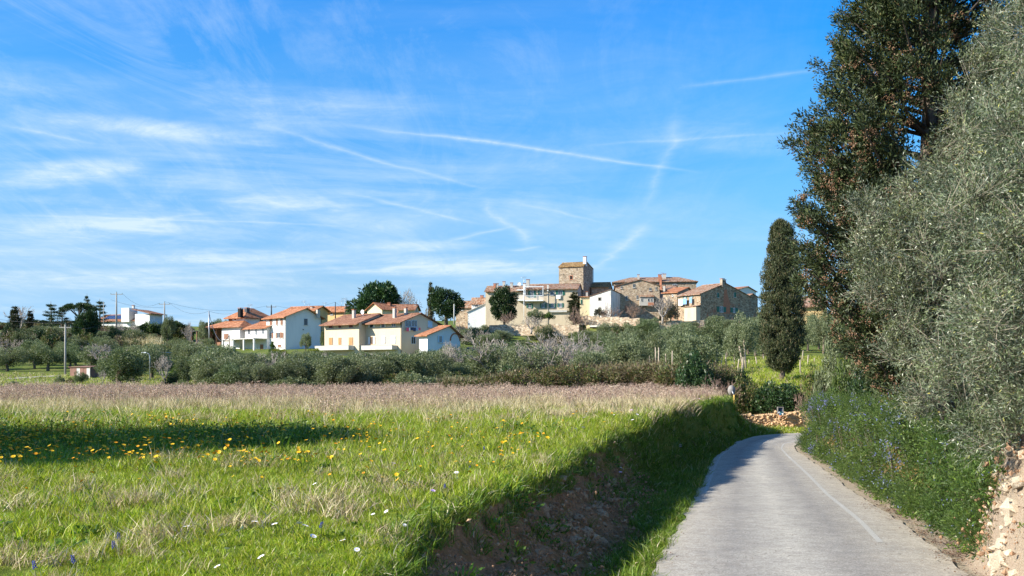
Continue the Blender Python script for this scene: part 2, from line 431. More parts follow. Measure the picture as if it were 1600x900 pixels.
# columns as signed distance from the bank top
def colpos(Y):
    b = bt(Y); L = rl(Y); Rr = rr(Y)
    left = -np.geomspace(.4, 1, 90)[::-1]
    k = sm((Y-56)/10)
    wl = np.maximum(.9*Y+12, 20)
    c1 = b-.5-(np.geomspace(.02, 1, 95)[::-1]-.02)*wl           # field
    c2 = np.linspace(b-.5, L, 62)[1:]                             # bank
    c3 = np.linspace(L, Rr, 8)[1:]                                # under the road
    c4 = np.linspace(Rr, Rr+3.2, 30)[1:]
    c5 = Rr+3.2+np.geomspace(.02, 1, 70)*(.75*Y+14)
    cn = np.concatenate([c1, c2, c3, c4, c5])
    cu = np.linspace(-.75, .72, len(cn))*Y
    k = sm((Y-60)/6)
    return cn*(1-k)+cu*k
XX = np.stack([colpos(y) for y in ys]); YY = np.repeat(ys[:, None], XX.shape[1], 1)
grid_sheet('ground', XX, YY, M['ground'])
# ground beyond the detailed sheet, out to the horizon on every side
def skirt():
    mb = MB(); z = -8
    mb.add([(-9000,-9000,z),(9000,-9000,z),(9000,9000,z),(-9000,9000,z)], [(0,1,2,3)])
    o = mb.build('plain', M['far_ground']); tag(o, kind='structure')
M['far_ground'] = plain('far_ground', (.10, .13, .05), .95, .3, .01)
skirt()

# ------------------------------------------------------------------ road
def asphalt():
    m, t, bs, out = matnew('asphalt'); pos = geopos(t)
    uv = t.new('ShaderNodeAttribute'); uv.attribute_name = 'across'; u = uv.outputs['Fac']
    n1 = t.noise(pos, .8, 5, .6); n2 = t.noise(pos, 9, 4, .6); n3 = t.noise(pos, 42, 4, .85); n5 = t.noise(pos, 24, 3, .75)
    c = t.ramp(n3, [(.30, (.17, .16, .142)), (.5, (.36, .342, .31)), (.70, (.60, .575, .52))])
    c2 = t.ramp(n1, [(.3, (.88, .88, .89)), (.7, (1.10, 1.09, 1.07))]); c = t.mix(1.0, c, c2, 'MULTIPLY')
    vg = t.new('ShaderNodeTexVoronoi'); vg.inputs['Scale'].default_value = 38; t.link(pos, vg.inputs['Vector']); sg = t.new('ShaderNodeSeparateXYZ'); t.link(vg.outputs['Color'], sg.inputs[0])
    c = t.mix(1.0, c, t.ramp(sg.outputs[0], [(0, (.82, .81, .80)), (.5, (1, 1, 1)), (1, (1.18, 1.17, 1.16))]), 'MULTIPLY')
    vq = t.noise(pos, 3.2, 5, .7); c = t.mix(1.0, c, t.ramp(vq, [(.34, (.86, .85, .84)), (.6, (1.06, 1.06, 1.05))]), 'MULTIPLY')
    # wheel tracks polished darker, the crown between them and the edges dustier
    tr = t.ramp(u, [(0, (1.25, 1.2, 1.1)), (.08, (1.12, 1.10, 1.06)), (.25, (.80, .80, .81)), (.45, (1.16, 1.15, 1.12)), (.66, (.78, .78, .80)), (.84, (1.08, 1.06, 1.02)), (.96, (1.2, 1.14, 1.04)), (1, (1.25, 1.15, 1.0))])
    c = t.mix(1.0, c, tr, 'MULTIPLY')
    sp = t.math('GREATER_THAN', n5, .70); c = t.mix(t.math('MULTIPLY', sp, .6), c, (.07, .065, .06))
    dirt = t.math('MULTIPLY', t.math('SUBTRACT', n2, .42, clamp=True), t.math('MULTIPLY', t.math('ABSOLUTE', t.math('SUBTRACT', u, .47)), 1.9))
    c = t.mix(t.math('MULTIPLY', dirt, 2.2, clamp=True), c, (.30, .24, .18))
    ck = t.new('ShaderNodeTexVoronoi', feature='DISTANCE_TO_EDGE'); ck.inputs['Scale'].default_value = .55
    dv = t.new('ShaderNodeVectorMath', operation='ADD'); t.link(pos, dv.inputs[0])
    nn = t.new('ShaderNodeTexNoise'); nn.inputs['Scale'].default_value = 1.7; nn.inputs['Detail'].default_value = 5; t.link(pos, nn.inputs['Vector']); t.link(nn.outputs[1], dv.inputs[1]); t.link(dv.outputs[0], ck.inputs['Vector'])
    crack = t.math('MULTIPLY', t.math('LESS_THAN', ck.outputs[0], .005), t.math('GREATER_THAN', n1, .56))
    c = t.mix(t.math('MULTIPLY', crack, .55), c, (.06, .055, .05))
    t.link(c, bs.inputs['Base Color']); bs.inputs['Roughness'].default_value = .85; bs.inputs['Specular IOR Level'].default_value = .25
    bump(t, bs, n3, .6, .012); return m
M['asphalt'] = asphalt()
def paint():
    m, t, bs, out = matnew('worn_line_paint'); pos = geopos(t)
    n = t.noise(pos, 22, 5, .75); n2 = t.noise(pos, .5, 3, .6); n3 = t.noise(pos, 130, 2, .7)
    keep = t.math('ADD', t.math('SUBTRACT', n, .5), t.math('SUBTRACT', n2, .52)); keep = t.math('MULTIPLY', t.math('ADD', keep, -.05), 5, clamp=True)
    asp = t.ramp(n3, [(.28, (.20, .19, .17)), (.5, (.385, .37, .335)), (.68, (.60, .57, .52))])
    c = t.mix(t.math('MULTIPLY', keep, .30), asp, (.74, .73, .69))
    t.link(c, bs.inputs['Base Color']); bs.inputs['Roughness'].default_value = .8; return m
M['paint'] = paint()
def resample(pts, n):
    p = np.array(pts, float); 
    q = np.zeros_like(p)
    d = np.concatenate([[0], np.cumsum(np.hypot(*np.diff(p, axis=0).T))]); s = np.linspace(0, d[-1], n)
    # monotone smoothing: linear resample, then blur
    x = np.interp(s, d, p[:, 0]); y = np.interp(s, d, p[:, 1])
    for _ in range(14): x[1:-1] = (x[:-2]+2*x[1:-1]+x[2:])/4; y[1:-1] = (y[:-2]+2*y[1:-1]+y[2:])/4
    return x, y
NR = 420
# pair stations of both edges by their own normalised length per segment of the control polygon
def paired(pts, n=NR):
    p = np.array(pts, float); k = np.linspace(0, len(p)-1, n)
    x = np.interp(k, np.arange(len(p)), p[:, 0]); y = np.interp(k, np.arange(len(p)), p[:, 1])
    for _ in range(30): x[1:-1] = (x[:-2]+2*x[1:-1]+x[2:])/4; y[1:-1] = (y[:-2]+2*y[1:-1]+y[2:])/4
    return x, y
lx, ly = paired(Lpts); rx, ry = paired(Rpts)
def road_strip(name, t0, t1, dz, mat, rag=0, n=13, i0=0, i1=NR):
    V = []; ac = []
    for i in range(i0, i1):
        wv = math.hypot(rx[i]-lx[i], ry[i]-ly[i])
        for k in range(n):
            u = t0+(t1-t0)*k/(n-1)
            if rag and k in (0, n-1):
                yy = ly[i]*3.1; u += rag/wv*float(fbm(np.array([yy*.35]), np.array([k*3.3]), 3, 66)[0])*1.6
            x = lx[i]+(rx[i]-lx[i])*u; y = ly[i]+(ry[i]-ly[i])*u
            z = float(zr(min(y, 64)))+dz+.035*(1-(2*u-1)**2)
            V.append((x, y, z)); ac.append(u)
    m_ = i1-i0
    i, j = np.meshgrid(np.arange(m_-1), np.arange(n-1), indexing='ij'); a = (i*n+j).ravel()
    Fq = np.stack([a, a+1, a+n+1, a+n], -1)
    me = npmesh(name, np.array(V), Fq, [mat], smooth=True, attrs=dict(across=np.array(ac)))
    o = link(name, me); tag(o, kind='structure'); return o
road_strip('road', 0, 1, .0, M['asphalt'], rag=.16)
W0 = 4.5
road_strip('road_marking', .045, .066, .0045, M['paint'], n=3, i0=112, i1=330)
rm2 = road_strip('road_marking', .80, .824, .0045, M['paint'], n=3, i0=70)
# ------------------------------------------------------------------ building materials
def plaster(name, c, stain=.35, scale=.6):
    m, t, bs, _ = matnew(name); co = objcoord(t)
    mp = t.new('ShaderNodeMapping'); mp.inputs['Scale'].default_value = (1, 1, .35); t.link(co, mp.inputs[0])
    n = t.noise(mp.outputs[0], scale, 6, .65); n2_ = t.noise(co, scale*12, 3, .6)
    f = t.math('ADD', t.math('MULTIPLY', n, .7), t.math('MULTIPLY', n2_, .3))
    lo = tuple(v*(1-stain) for v in c); t.link(t.ramp(f, [(.32, lo), (.5, c), (.7, tuple(min(.88, v*1.08) for v in c))]), bs.inputs['Base Color'])
    bs.inputs['Roughness'].default_value = .9; bs.inputs['Specular IOR Level'].default_value = .15
    bump(t, bs, n2_, .3, .03); return m
def stonewall(name, brick=.0, tone=(1, 1, 1)):
    m, t, bs, _ = matnew(name); co = objcoord(t)
    mp = t.new('ShaderNodeMapping'); mp.inputs['Scale'].default_value = (2.6, 2.6, 4.2); t.link(co, mp.inputs[0])
    vo = t.new('ShaderNodeTexVoronoi'); vo.inputs['Scale'].default_value = 1.0; t.link(mp.outputs[0], vo.inputs['Vector'])
    ve = t.new('ShaderNodeTexVoronoi', feature='DISTANCE_TO_EDGE'); ve.inputs['Scale'].default_value = 1.0; t.link(mp.outputs[0], ve.inputs['Vector'])
    sep_ = t.new('ShaderNodeSeparateXYZ'); t.link(vo.outputs['Color'], sep_.inputs[0])
    T = lambda c: tuple(a*b for a, b in zip(c, tone))
    c = t.ramp(sep_.outputs[0], [(0, T((.21, .15, .10))), (.35, T((.36, .265, .175))), (.65, T((.47, .36, .25))), (.85, T((.58, .48, .36))), (1, T((.42, .24, .15)))])
    n = t.noise(co, .35, 4, .6); n2_ = t.noise(co, 1.4, 5, .65)
    c = t.mix(1.0, c, t.ramp(n2_, [(.3, (.66, .64, .62)), (.65, (1.2, 1.18, 1.12))]), 'MULTIPLY')
    if brick:
        bf = t.math('MULTIPLY', t.math('SUBTRACT', n, 1-brick), 12, clamp=True)
        c = t.mix(bf, c, t.ramp(sep_.outputs[1], [(0, (.26, .10, .06)), (1, (.42, .19, .11))]))
    mort = t.math('LESS_THAN', ve.outputs[0], .07)
    c = t.mix(t.math('MULTIPLY', mort, .6), c, T((.36, .31, .25)))
    t.link(c, bs.inputs['Base Color']); bs.inputs['Roughness'].default_value = .95; bs.inputs['Specular IOR Level'].default_value = .1
    bump(t, bs, ve.outputs[0], .6, .06); return m
def roofmat(name, stops, axis):
    m, t, bs, _ = matnew(name); co = objcoord(t)
    wv = t.new('ShaderNodeTexWave', wave_type='BANDS', bands_direction=axis); wv.inputs['Scale'].default_value = 1.25; wv.inputs['Distortion'].default_value = .25
    t.link(co, wv.inputs[0])
    mp = t.new('ShaderNodeMapping'); mp.inputs['Scale'].default_value = (3.8, 2.2, 2.2) if axis == 'X' else (2.2, 3.8, 2.2); t.link(co, mp.inputs[0])
    vo = t.new('ShaderNodeTexVoronoi'); vo.inputs['Scale'].default_value = 1.0; t.link(mp.outputs[0], vo.inputs['Vector'])
    n = t.noise(co, .5, 5, .65); se = t.new('ShaderNodeSeparateXYZ'); t.link(vo.outputs['Color'], se.inputs[0])
    f = t.math('ADD', t.math('MULTIPLY', se.outputs[0], .45), t.math('MULTIPLY', n, .55))
    c = t.ramp(f, stops); c = t.mix(1.0, c, t.ramp(wv.outputs[1], [(.1, (.55, .52, .50)), (.6, (1.1, 1.1, 1.1))]), 'MULTIPLY')
    t.link(c, bs.inputs['Base Color']); bs.inputs['Roughness'].default_value = .85; bs.inputs['Specular IOR Level'].default_value = .2
    bump(t, bs, wv.outputs[1], .8, .08); return m
for ax in 'XY':
    M['roof_orange'+ax] = roofmat('new_orange_tiles_'+ax.lower(), [(.25, (.30, .115, .055)), (.5, (.47, .20, .10)), (.75, (.58, .29, .165))], ax)
    M['roof_brown'+ax] = roofmat('brown_tiles_'+ax.lower(), [(.25, (.22, .10, .06)), (.5, (.34, .165, .10)), (.75, (.44, .25, .16))], ax)
    M['roof_old'+ax] = roofmat('weathered_tiles_'+ax.lower(), [(.25, (.17, .09, .055)), (.45, (.34, .18, .11)), (.6, (.48, .32, .22)), (.75, (.30, .27, .22))], ax)
    M['roof_moss'+ax] = roofmat('mossy_tiles_'+ax.lower(), [(.25, (.15, .09, .045)), (.45, (.30, .18, .075)), (.6, (.40, .27, .11)), (.75, (.32, .19, .12))], ax)
M['white'] = plaster('white_plaster', (.73, .72, .69), .14)
M['cream'] = plaster('cream_plaster', (.60, .50, .365), .16)
M['cream2'] = plaster('old_cream_plaster', (.56, .46, .33), .3)
M['ochre'] = plaster('ochre_plaster', (.62, .42, .20), .2)
M['yellow'] = plaster('pale_yellow_plaster', (.70, .58, .36), .15)
M['grey'] = plaster('grey_plaster', (.46, .43, .38), .25)
M['dirtywhite'] = plaster('stained_whitewash', (.70, .67, .61), .55, .9)
M['stone'] = stonewall('rubble_stone', .42)
M['stone_grey'] = stonewall('grey_rubble_stone', .36, (.80, .84, .88))
M['stone_brick'] = stonewall('stone_patched_with_brick', .40, (.84, .82, .80))
M['pale_stone'] = stonewall('pale_terrace_stone', 0, (1.25, 1.25, 1.25))
M['brick'] = plain('brick', (.40, .17, .10), .9, .35, 3)
M['conc'] = plain('concrete', (.50, .48, .44), .9, .2, 2)
M['dark'] = plain('dark_opening', (.015, .014, .013), .9, .2, 2, bumps=0)
def glassm():
    m, t, bs, _ = matnew('window_glass'); bs.inputs['Base Color'].default_value = (.035, .045, .055, 1); bs.inputs['Roughness'].default_value = .08
    bs.inputs['Specular IOR Level'].default_value = .6; return m
M['glass'] = glassm()
M['green'] = plain('green_shutter_paint', (.025, .13, .09), .5, .15, 3)
M['bluesh'] = plain('pale_blue_shutter_paint', (.45, .60, .72), .5, .1, 3)
M['whitesh'] = plain('white_shutter_paint', (.74, .76, .77), .5, .06, 3)
M['redsh'] = plain('dark_red_shutter_paint', (.20, .07, .05), .55, .2, 3)
M['woodsh'] = plain('varnished_shutter_wood', (.48, .25, .10), .5, .2, 3)
M['brownsh'] = plain('brown_shutter_paint', (.26, .13, .08), .55, .2, 3)
M['darksh'] = plain('dark_grey_metal', (.05, .055, .06), .5, .2, 3)
M['metal'] = plain('galvanised_metal', (.45, .46, .47), .4, .15, 3, .7)
M['polec'] = plain('pole_concrete', (.36, .34, .30), .9, .2, 1.5)
M['polew'] = plain('weathered_wood', (.30, .23, .17), .9, .3, 4, bumps=.4)
M['postw'] = plain('grey_vineyard_post_wood', (.40, .33, .25), .9, .3, 5, bumps=.4)
M['rust'] = plain('rusty_sheet', (.22, .12, .09), .85, .4, 1.2)
M['insul'] = plain('insulator_glass', (.10, .20, .16), .3, .1, 3)
M['wire'] = plain('cable', (.05, .05, .055), .6, .1, 3)
M['skyblue'] = plain('blue_tarp', (.05, .25, .5), .6, .2, 3)
M['pink'] = plain('pink_cloth', (.7, .10, .16), .8, .2, 3)
M['clothw'] = plain('white_cloth', (.80, .80, .78), .8, .05, 3)
M['clothb'] = plain('blue_cloth', (.20, .34, .55), .8, .15, 3)
M['clothn'] = plain('navy_cloth', (.03, .045, .10), .8, .15, 3)
M['panel'] = plain('solar_panel_glass', (.03, .05, .12), .15, .15, 3, spec=.7)

def win_parts(parent, w_, h, kind='plain', sh='green', frame='whitesh', sill=True, sw=None, surround=None):
    """kind: plain (glass), open (shutters folded against the wall), closed (shutters shut), door, dark (hole)"""
    f = MB(); b = .06
    X = w_/2
    if kind != 'dark':
        f.box(-X, -X+b, -.07, -.002, 0, h); f.box(X-b, X, -.07, -.002, 0, h); f.box(-X+b, X-b, -.07, -.002, h-b, h); f.box(-X+b, X-b, -.07, -.002, 0, b)
        if w_ > .55 and kind != 'closed': f.box(-.025, .025, -.065, -.004, b, h-b)
    else:
        s_ = .12; f.box(-X-s_, -X, -.05, .0, -s_, h+s_); f.box(X, X+s_, -.05, .0, -s_, h+s_); f.box(-X, X, -.05, 0, h, h+s_); f.box(-X, X, -.05, 0, -s_, 0)
    o = f.build('window' if kind != 'door' else 'door', M[surround or frame], parent)
    g = MB().box(-X+.01, X-.01, -.035, -.003, .01, h-.01).build('pane', M['dark' if kind == 'dark' else 'glass'], o)
    if sill and kind not in ('door', 'dark'):
        MB().box(-X-.12, X+.12, -.16, -.001, -.10, -.004).build('sill', M['conc'], o)
    if kind in ('open', 'closed', 'door'):
        lw = sw or w_/2
        for s in (-1, 1):
            if kind == 'open' or (kind == 'door' and sw): x0, x1, y0, y1 = (X+.02, X+lw) if s > 0 else (-X-lw, -X-.02), None, -.10, -.045
            else: x0, x1, y0, y1 = (.01, X-.01) if s > 0 else (-X+.01, -.01), None, -.11, -.074
            xa, xb = x0
            mb = MB(); fr = .07
            mb.box(xa, xa+fr, y0, y1, .02, h-.02); mb.box(xb-fr, xb, y0, y1, .02, h-.02)
            mb.box(xa+fr, xb-fr, y0, y1, h-.02-fr, h-.02); mb.box(xa+fr, xb-fr, y0, y1, .02, .02+fr)
            mb.box(xa+fr, xb-fr, y0+.02, y1-.005, .02+fr, h-.02-fr)
            k = max(3, int(h/.22))
            for i in range(k):
                z0 = .10+(h-.25)*i/k; mb.box(xa+fr, xb-fr, y0+.004, y0+.02, z0, z0+(h-.25)/k*.5)
            mb.build('shutter', M[sh], o)
    return o

class House:
    def __init__(s, name, label, cat, a, px, Y, base, eave, left=None, right=None, wall='white', group=None, W=None, D=None, below=4.0):
        s.a = R(a); ca, sa = math.cos(s.a), math.sin(s.a); s.ca, s.sa = ca, sa
        s.C = P(px, base, Y); s.base = s.C.z; s.Yc = Y; s.wallm = wall
        s.h = HC-(eave-HY)/F*Y-s.base
        s.W = W if W else -s.fx(left); s.D = D if D else s.sy(right)
        s.below = below
        s.root = empty(name, s.C, -s.a, label, cat, group)
        s.name = name
    def fx(s, px):       # local x on the front wall
        u = (px-CX)/F; return -(s.C.x-u*s.C.y)/(s.ca+u*s.sa)
    def sy(s, px):
        u = (px-CX)/F; return (u*s.C.y-s.C.x)/(s.sa-u*s.ca)
    def fz(s, px, py, y=0):
        x = s.fx(px); return HC-(py-HY)/F*(s.C.y-x*s.sa+y*s.ca)-s.base
    def sz(s, px, py):
        d = s.sy(px); return HC-(py-HY)/F*(s.C.y+d*s.ca)-s.base
    def loc(s, px, py, Y):
        p = P(px, py, Y)-s.C; return Vector((p.x*s.ca-p.y*s.sa, p.x*s.sa+p.y*s.ca, p.z))
    def walls(s, ridge='x', rise=1.5, apex=None, hip=False, mono=None, rp=None):
        if rp:
            ay_ = apex if apex is not None else s.D/2; xm = -s.W/2
            rise = HC-(rp-HY)/F*(s.C.y-xm*s.sa+ay_*s.ca)-s.base-s.h-.12
        """ridge along the front ('x') or running back ('y')"""
        W, D, h, b = s.W, s.D, s.h, -s.below
        s.ridge, s.rise = ridge, rise
        mb = MB(); mb.box(-W, 0, 0, D, b, h)
        if not hip and rise > 0:
            if ridge == 'x':
                ay = apex if apex is not None else D/2; s.apex = ay
                if mono: mb.add([(-W,.0,h),(0,.0,h),(0,D,h),(-W,D,h),(-W,D,h+rise),(0,D,h+rise)], [(0,1,5,4),(1,2,5),(0,4,3),(2,3,4,5)])
                else: mb.add([(-W,.0,h),(0,.0,h),(0,D,h),(-W,D,h),(-W,ay,h+rise),(0,ay,h+rise)], [(0,1,5,4),(2,3,4,5),(1,2,5),(0,4,3)])
            else:
                ax = apex if apex is not None else -W/2; s.apex = ax
                mb.add([(-W,0,h),(0,0,h),(0,D,h),(-W,D,h),(ax,0,h+rise),(ax,D,h+rise)], [(0,1,4),(2,3,5),(1,2,5,4),(3,0,4,5)])
        s.wall_o = mb.build('wall', M[s.wallm], s.root)
        return s
    def roof(s, mat='roof_orange', ov=.55, th=.16, hip=False, mono=False, over_side=None):
        W, D, h, rise = s.W, s.D, s.h, s.rise
        e = .03; os_ = ov if over_side is None else over_side
        mb = MB()
        if hip:
            x0, x1, y0, y1 = -W-ov, ov, -ov, D+ov; k = min(W, D)/2
            dz = -rise/k*ov
            A = [(x0,y0,h+dz),(x1,y0,h+dz),(x1,y1,h+dz),(x0,y1,h+dz)]
            if W >= D: r1, r2 = (x0+k+ov, D/2, h+rise), (x1-k-ov, D/2, h+rise)
            else: r1, r2 = (-W/2, y0+k+ov, h+rise), (-W/2, y1-k-ov, h+rise)
            v = A+[r1, r2]; v = [(p[0], p[1], p[2]+th) for p in v]+[(p[0], p[1], p[2]) for p in A]
            if W >= D: fs = [(0,1,5,4),(1,2,5),(2,3,4,5),(3,0,4)]
            else: fs = [(0,1,4),(1,2,5,4),(2,3,5),(3,0,4,5)]
            mb.add(v, fs+[(6,7,1,0),(7,8,2,1),(8,9,3,2),(9,6,0,3),(9,8,7,6)])
            axis = 'X'
        elif s.ridge == 'x':
            ay = D if mono else s.apex
            def slab(ya, za, yb, zb):
                mb.hexa([(-W-os_,ya,za+e),(os_,ya,za+e),(os_,yb,zb+e),(-W-os_,yb,zb+e),(-W-os_,ya,za+th),(os_,ya,za+th),(os_,yb,zb+th),(-W-os_,yb,zb+th)])
            sl = rise/max(ay, .1); slab(-ov, h-sl*ov, ay, h+rise)
            if not mono:
                sl2 = rise/(D-ay); slab(ay+.002, h+rise, D+ov, h-sl2*ov)
                mb.tube([(-W-os_, ay, h+rise+th-.02), (os_, ay, h+rise+th-.02)], .11, 6)
            mb.box(-W-os_, os_, -ov-.09, -ov-.005, h-sl*ov-.04, h-sl*ov+th-.03)
            axis = 'X'
        else:
            ax = s.apex
            def slab(xa, za, xb, zb):
                mb.hexa([(xa,-os_,za+e),(xb,-os_,zb+e),(xb,D+os_,zb+e),(xa,D+os_,za+e),(xa,-os_,za+th),(xb,-os_,zb+th),(xb,D+os_,zb+th),(xa,D+os_,za+th)])
            slL = rise/max(W+ax, .1); slR = rise/max(-ax, .1)
            slab(-W-ov, h-slL*ov, ax-.001, h+rise); slab(ax+.001, h+rise, ov, h-slR*ov)
            mb.tube([(ax, -os_, h+rise+th-.02), (ax, D+os_, h+rise+th-.02)], .11, 6)
            axis = 'Y'
        s.roof_o = mb.build('roof', M[mat+axis], s.root)
        return s
    def chimney(s, px, py0, py1, Y, w_=.5, mat='grey', cap=True):
        p = s.loc(px, py0, Y); q = s.loc(px, py1, Y); mb = MB()
        w_ = w_/2
        mb.box(p.x-w_, p.x+w_, p.y-w_, p.y+w_, p.z-.8, q.z)
        if cap:
            mb.mat(1).box(p.x-w_-.08, p.x+w_+.08, p.y-w_-.08, p.y+w_+.08, q.z+.12, q.z+.2)
            for sx in (-1, 1):
                for sy_ in (-1, 1): mb.box(p.x+sx*(w_-.05)-.04, p.x+sx*(w_-.05)+.04, p.y+sy_*(w_-.05)-.04, p.y+sy_*(w_-.05)+.04, q.z-.001, q.z+.13)
        mb.build('chimney', [M[mat], M['brick']], s.roof_o)
    def antenna(s, px, py0, py1, Y):
        p = s.loc(px, py0, Y); q = s.loc(px, py1, Y); mb = MB()
        mb.tube([p-Vector((0,0,.5)), q], .03, 5)
        for i, dz in enumerate((0, .25)):
            mb.tube([(q.x-.9, q.y, q.z-dz), (q.x+.6, q.y, q.z-dz)], .02, 4)
            for k in range(5): mb.tube([(q.x-.8+.3*k, q.y-.25, q.z-dz), (q.x-.8+.3*k, q.y+.25, q.z-dz)], .012, 4)
        mb.build('aerial', M['metal'], s.roof_o)
    def fwin(s, x0, y0, x1, y1, kind='plain', sh='green', **k):
        xa, xb = s.fx(x0), s.fx(x1); xm = (x0+x1)/2
        za, zb = s.fz(xm, y1), s.fz(xm, y0)
        o = win_parts(s.root, xb-xa, zb-za, kind, sh, **k); o.location = ((xa+xb)/2, 0, za); return o
    def swin(s, x0, y0, x1, y1, kind='plain', sh='green', **k):
        ya, yb = s.sy(x0), s.sy(x1); xm = (x0+x1)/2
        za, zb = s.sz(xm, y1), s.sz(xm, y0)
        o = win_parts(s.root, yb-ya, zb-za, kind, sh, **k); o.location = (0, (ya+yb)/2, za); o.rotation_euler.z = R(90); return o
    def pipe(s, x, y, z0=0, z1=None, mat='darksh'):
        MB().tube([(x, y, z0), (x, y, (z1 or s.h)-.05)], .06, 6).build('downpipe', M[mat], s.root)
def apexinfo(s, px, py):  # local (y,rise) of a gable apex on the side wall
    return s.sy(px), s.sz(px, py)-s.h

# crop helpers: pixel coordinates measured in enlarged crops
K2 = lambda x, y: (310+x/6.427, 430+y/6.427)
K3 = lambda x, y: (490+x/6.154, 430+y/6.154)
K4 = lambda x, y: (700+x/6.154, 390+y/6.154)
K5 = lambda x, y: (900+x/5.333, 400+y/5.333)
def wq(fn, K, q, *a, **k):
    x0, y0 = K(q[0], q[2]); x1, y1 = K(q[1], q[3]); return fn(x0, y0, x1, y1, *a, **k)

# ---------- white three storey house
h = House('white_house', 'white three-storey house with bright orange gable roof and brown shutters', 'house', 48, 446.5, 200, 549, 494.5, 416, 502, 'white')
ay, rs = apexinfo(h, 477.5, 482.5); h.walls('x', rs, ay).roof('roof_orange', .7)
for q in [(718,745,443,503),(783,800,438,500),(827,850,437,500)]: wq(h.fwin, K2, q, 'closed', 'brownsh')
for q, k in [((716,740,577,634),'open'),((792,822,573,632),'open')]: wq(h.fwin, K2, q, k, 'brownsh')
wq(h.fwin, K2, (840,858,573,630), 'closed', 'brownsh')
wq(h.fwin, K2, (800,835,695,722), 'closed', 'brownsh')
wq(h.swin, K2, (1062,1094,438,500), 'plain', frame='darksh')
wq(h.swin, K2, (1046,1058,541,552), 'dark', surround='white')
h.pipe(-.05, -.12); h.pipe(.12, h.D-.1)
h.chimney(497, 491, 484, 204, .6)
MB().box(-h.W-.3, .25, -1.8, -.004, -1.2, .1).build('porch_wall', M['white'], h.root)
# ---------- low white wing with terrace roof
h = House('white_house', 'small white house with a flat porch roof, attached left of the tall white house', 'house', 42, 417, 204, 548, 511.5, 383, None, 'white', D=8)
h.walls('x', 1.4).roof('roof_orange', .6)
for q in [(498,522,541,595),(572,592,541,602),(640,662,533,592)]: wq(h.fwin, K2, q, 'plain')
mb = MB(); x0 = h.fx(368); mb.box(x0, 0, -3.2, -.01, 2.35, 2.55); mb.build('porch_roof', M['conc'], h.root)
mb = MB()
for f in (0, .33, .66, 1): MB().box(x0*f-.15 if f else -.3, x0*f+.15 if f else 0, -3.1, -2.8, -3, 2.349).build('porch_pillar', M['white'], h.root)
h.fwin(397, 538, 403, 548, 'closed', 'whitesh'); h.fwin(407, 538, 412, 548, 'closed', 'brownsh')
# ---------- hip roof house
h = House('villa', 'villa with stacked orange hipped roofs and a shaded veranda', 'house', 35, 383, 214, 535, 493.5, 357, 424, 'white')
h.walls(rise=1.8, hip=True).roof('roof_orange', .8, hip=True)
wq(h.fwin, K2, (305,340,425,468), 'closed', 'brownsh'); wq(h.fwin, K2, (365,380,420,455), 'closed', 'brownsh'); wq(h.swin, K2, (618,642,418,460), 'plain', frame='brownsh')
h.chimney(375.8, 490, 482.5, 213, .8, 'dark'); h.chimney(386, 486, 482, 216, .8, 'darksh'); h.antenna(391.5, 487, 476, 216)
lo = MB(); lo.box(-3.2, 2.6, -3.6, -.01, -4, h.fz(370, 512)); lo.build('lower_wall', M['white'], h.root)
lo = MB(); lo.box(-9.5, -3.21, -.5, -.01, -4, h.fz(370, 512)-.02); lo.build('veranda_wall', M['brownsh'], h.root)  # brown screen added before the white wall, veranda shade as its colour
for x in (-9.4, -7.3, -5.2): MB().box(x-.12, x+.12, -3.6, -3.36, -4, h.fz(370, 512)-.01).build('veranda_post', M['brownsh'], h.root)
z = h.fz(370, 512)
rf = MB(); rf.add([(-10.4,-4.5,z-.2),(3.4,-4.5,z-.2),(3.4,.6,z-.2),(-10.4,.6,z-.2),(-6.5,-.02,z+1.5),(-.2,-.02,z+1.5)], [(0,1,5,4),(1,2,5),(3,0,4),(0,3,2,1)])
rf.build('lower_roof', M['roof_orangeX'], h.root)
mb = MB(); mb.box(-13.5, -9.6, -3.9, -1, z-.7, z-.55); mb.build('veranda_roof', M['darksh'], h.root)
mb = MB()
for x in (-13.3, -11.4): mb.box(x-.12, x+.12, -3.8, -3.55, -4, z-.7)
mb.box(-13.4, -9.6, -1.2, -1, -4, z-.7); mb.build('veranda_pillars', M['brownsh'], h.root)
for q in ((-2.4,-1.0),):
    o = win_parts(h.root, q[1]-q[0], 1.5, 'closed', 'brownsh'); o.location = ((q[0]+q[1])/2, -3.6, .3)
MB().box(-13.6, -9.0, -4.4, -4.25, -1.6, -.6).build('veranda_parapet', M['conc'], h.root)
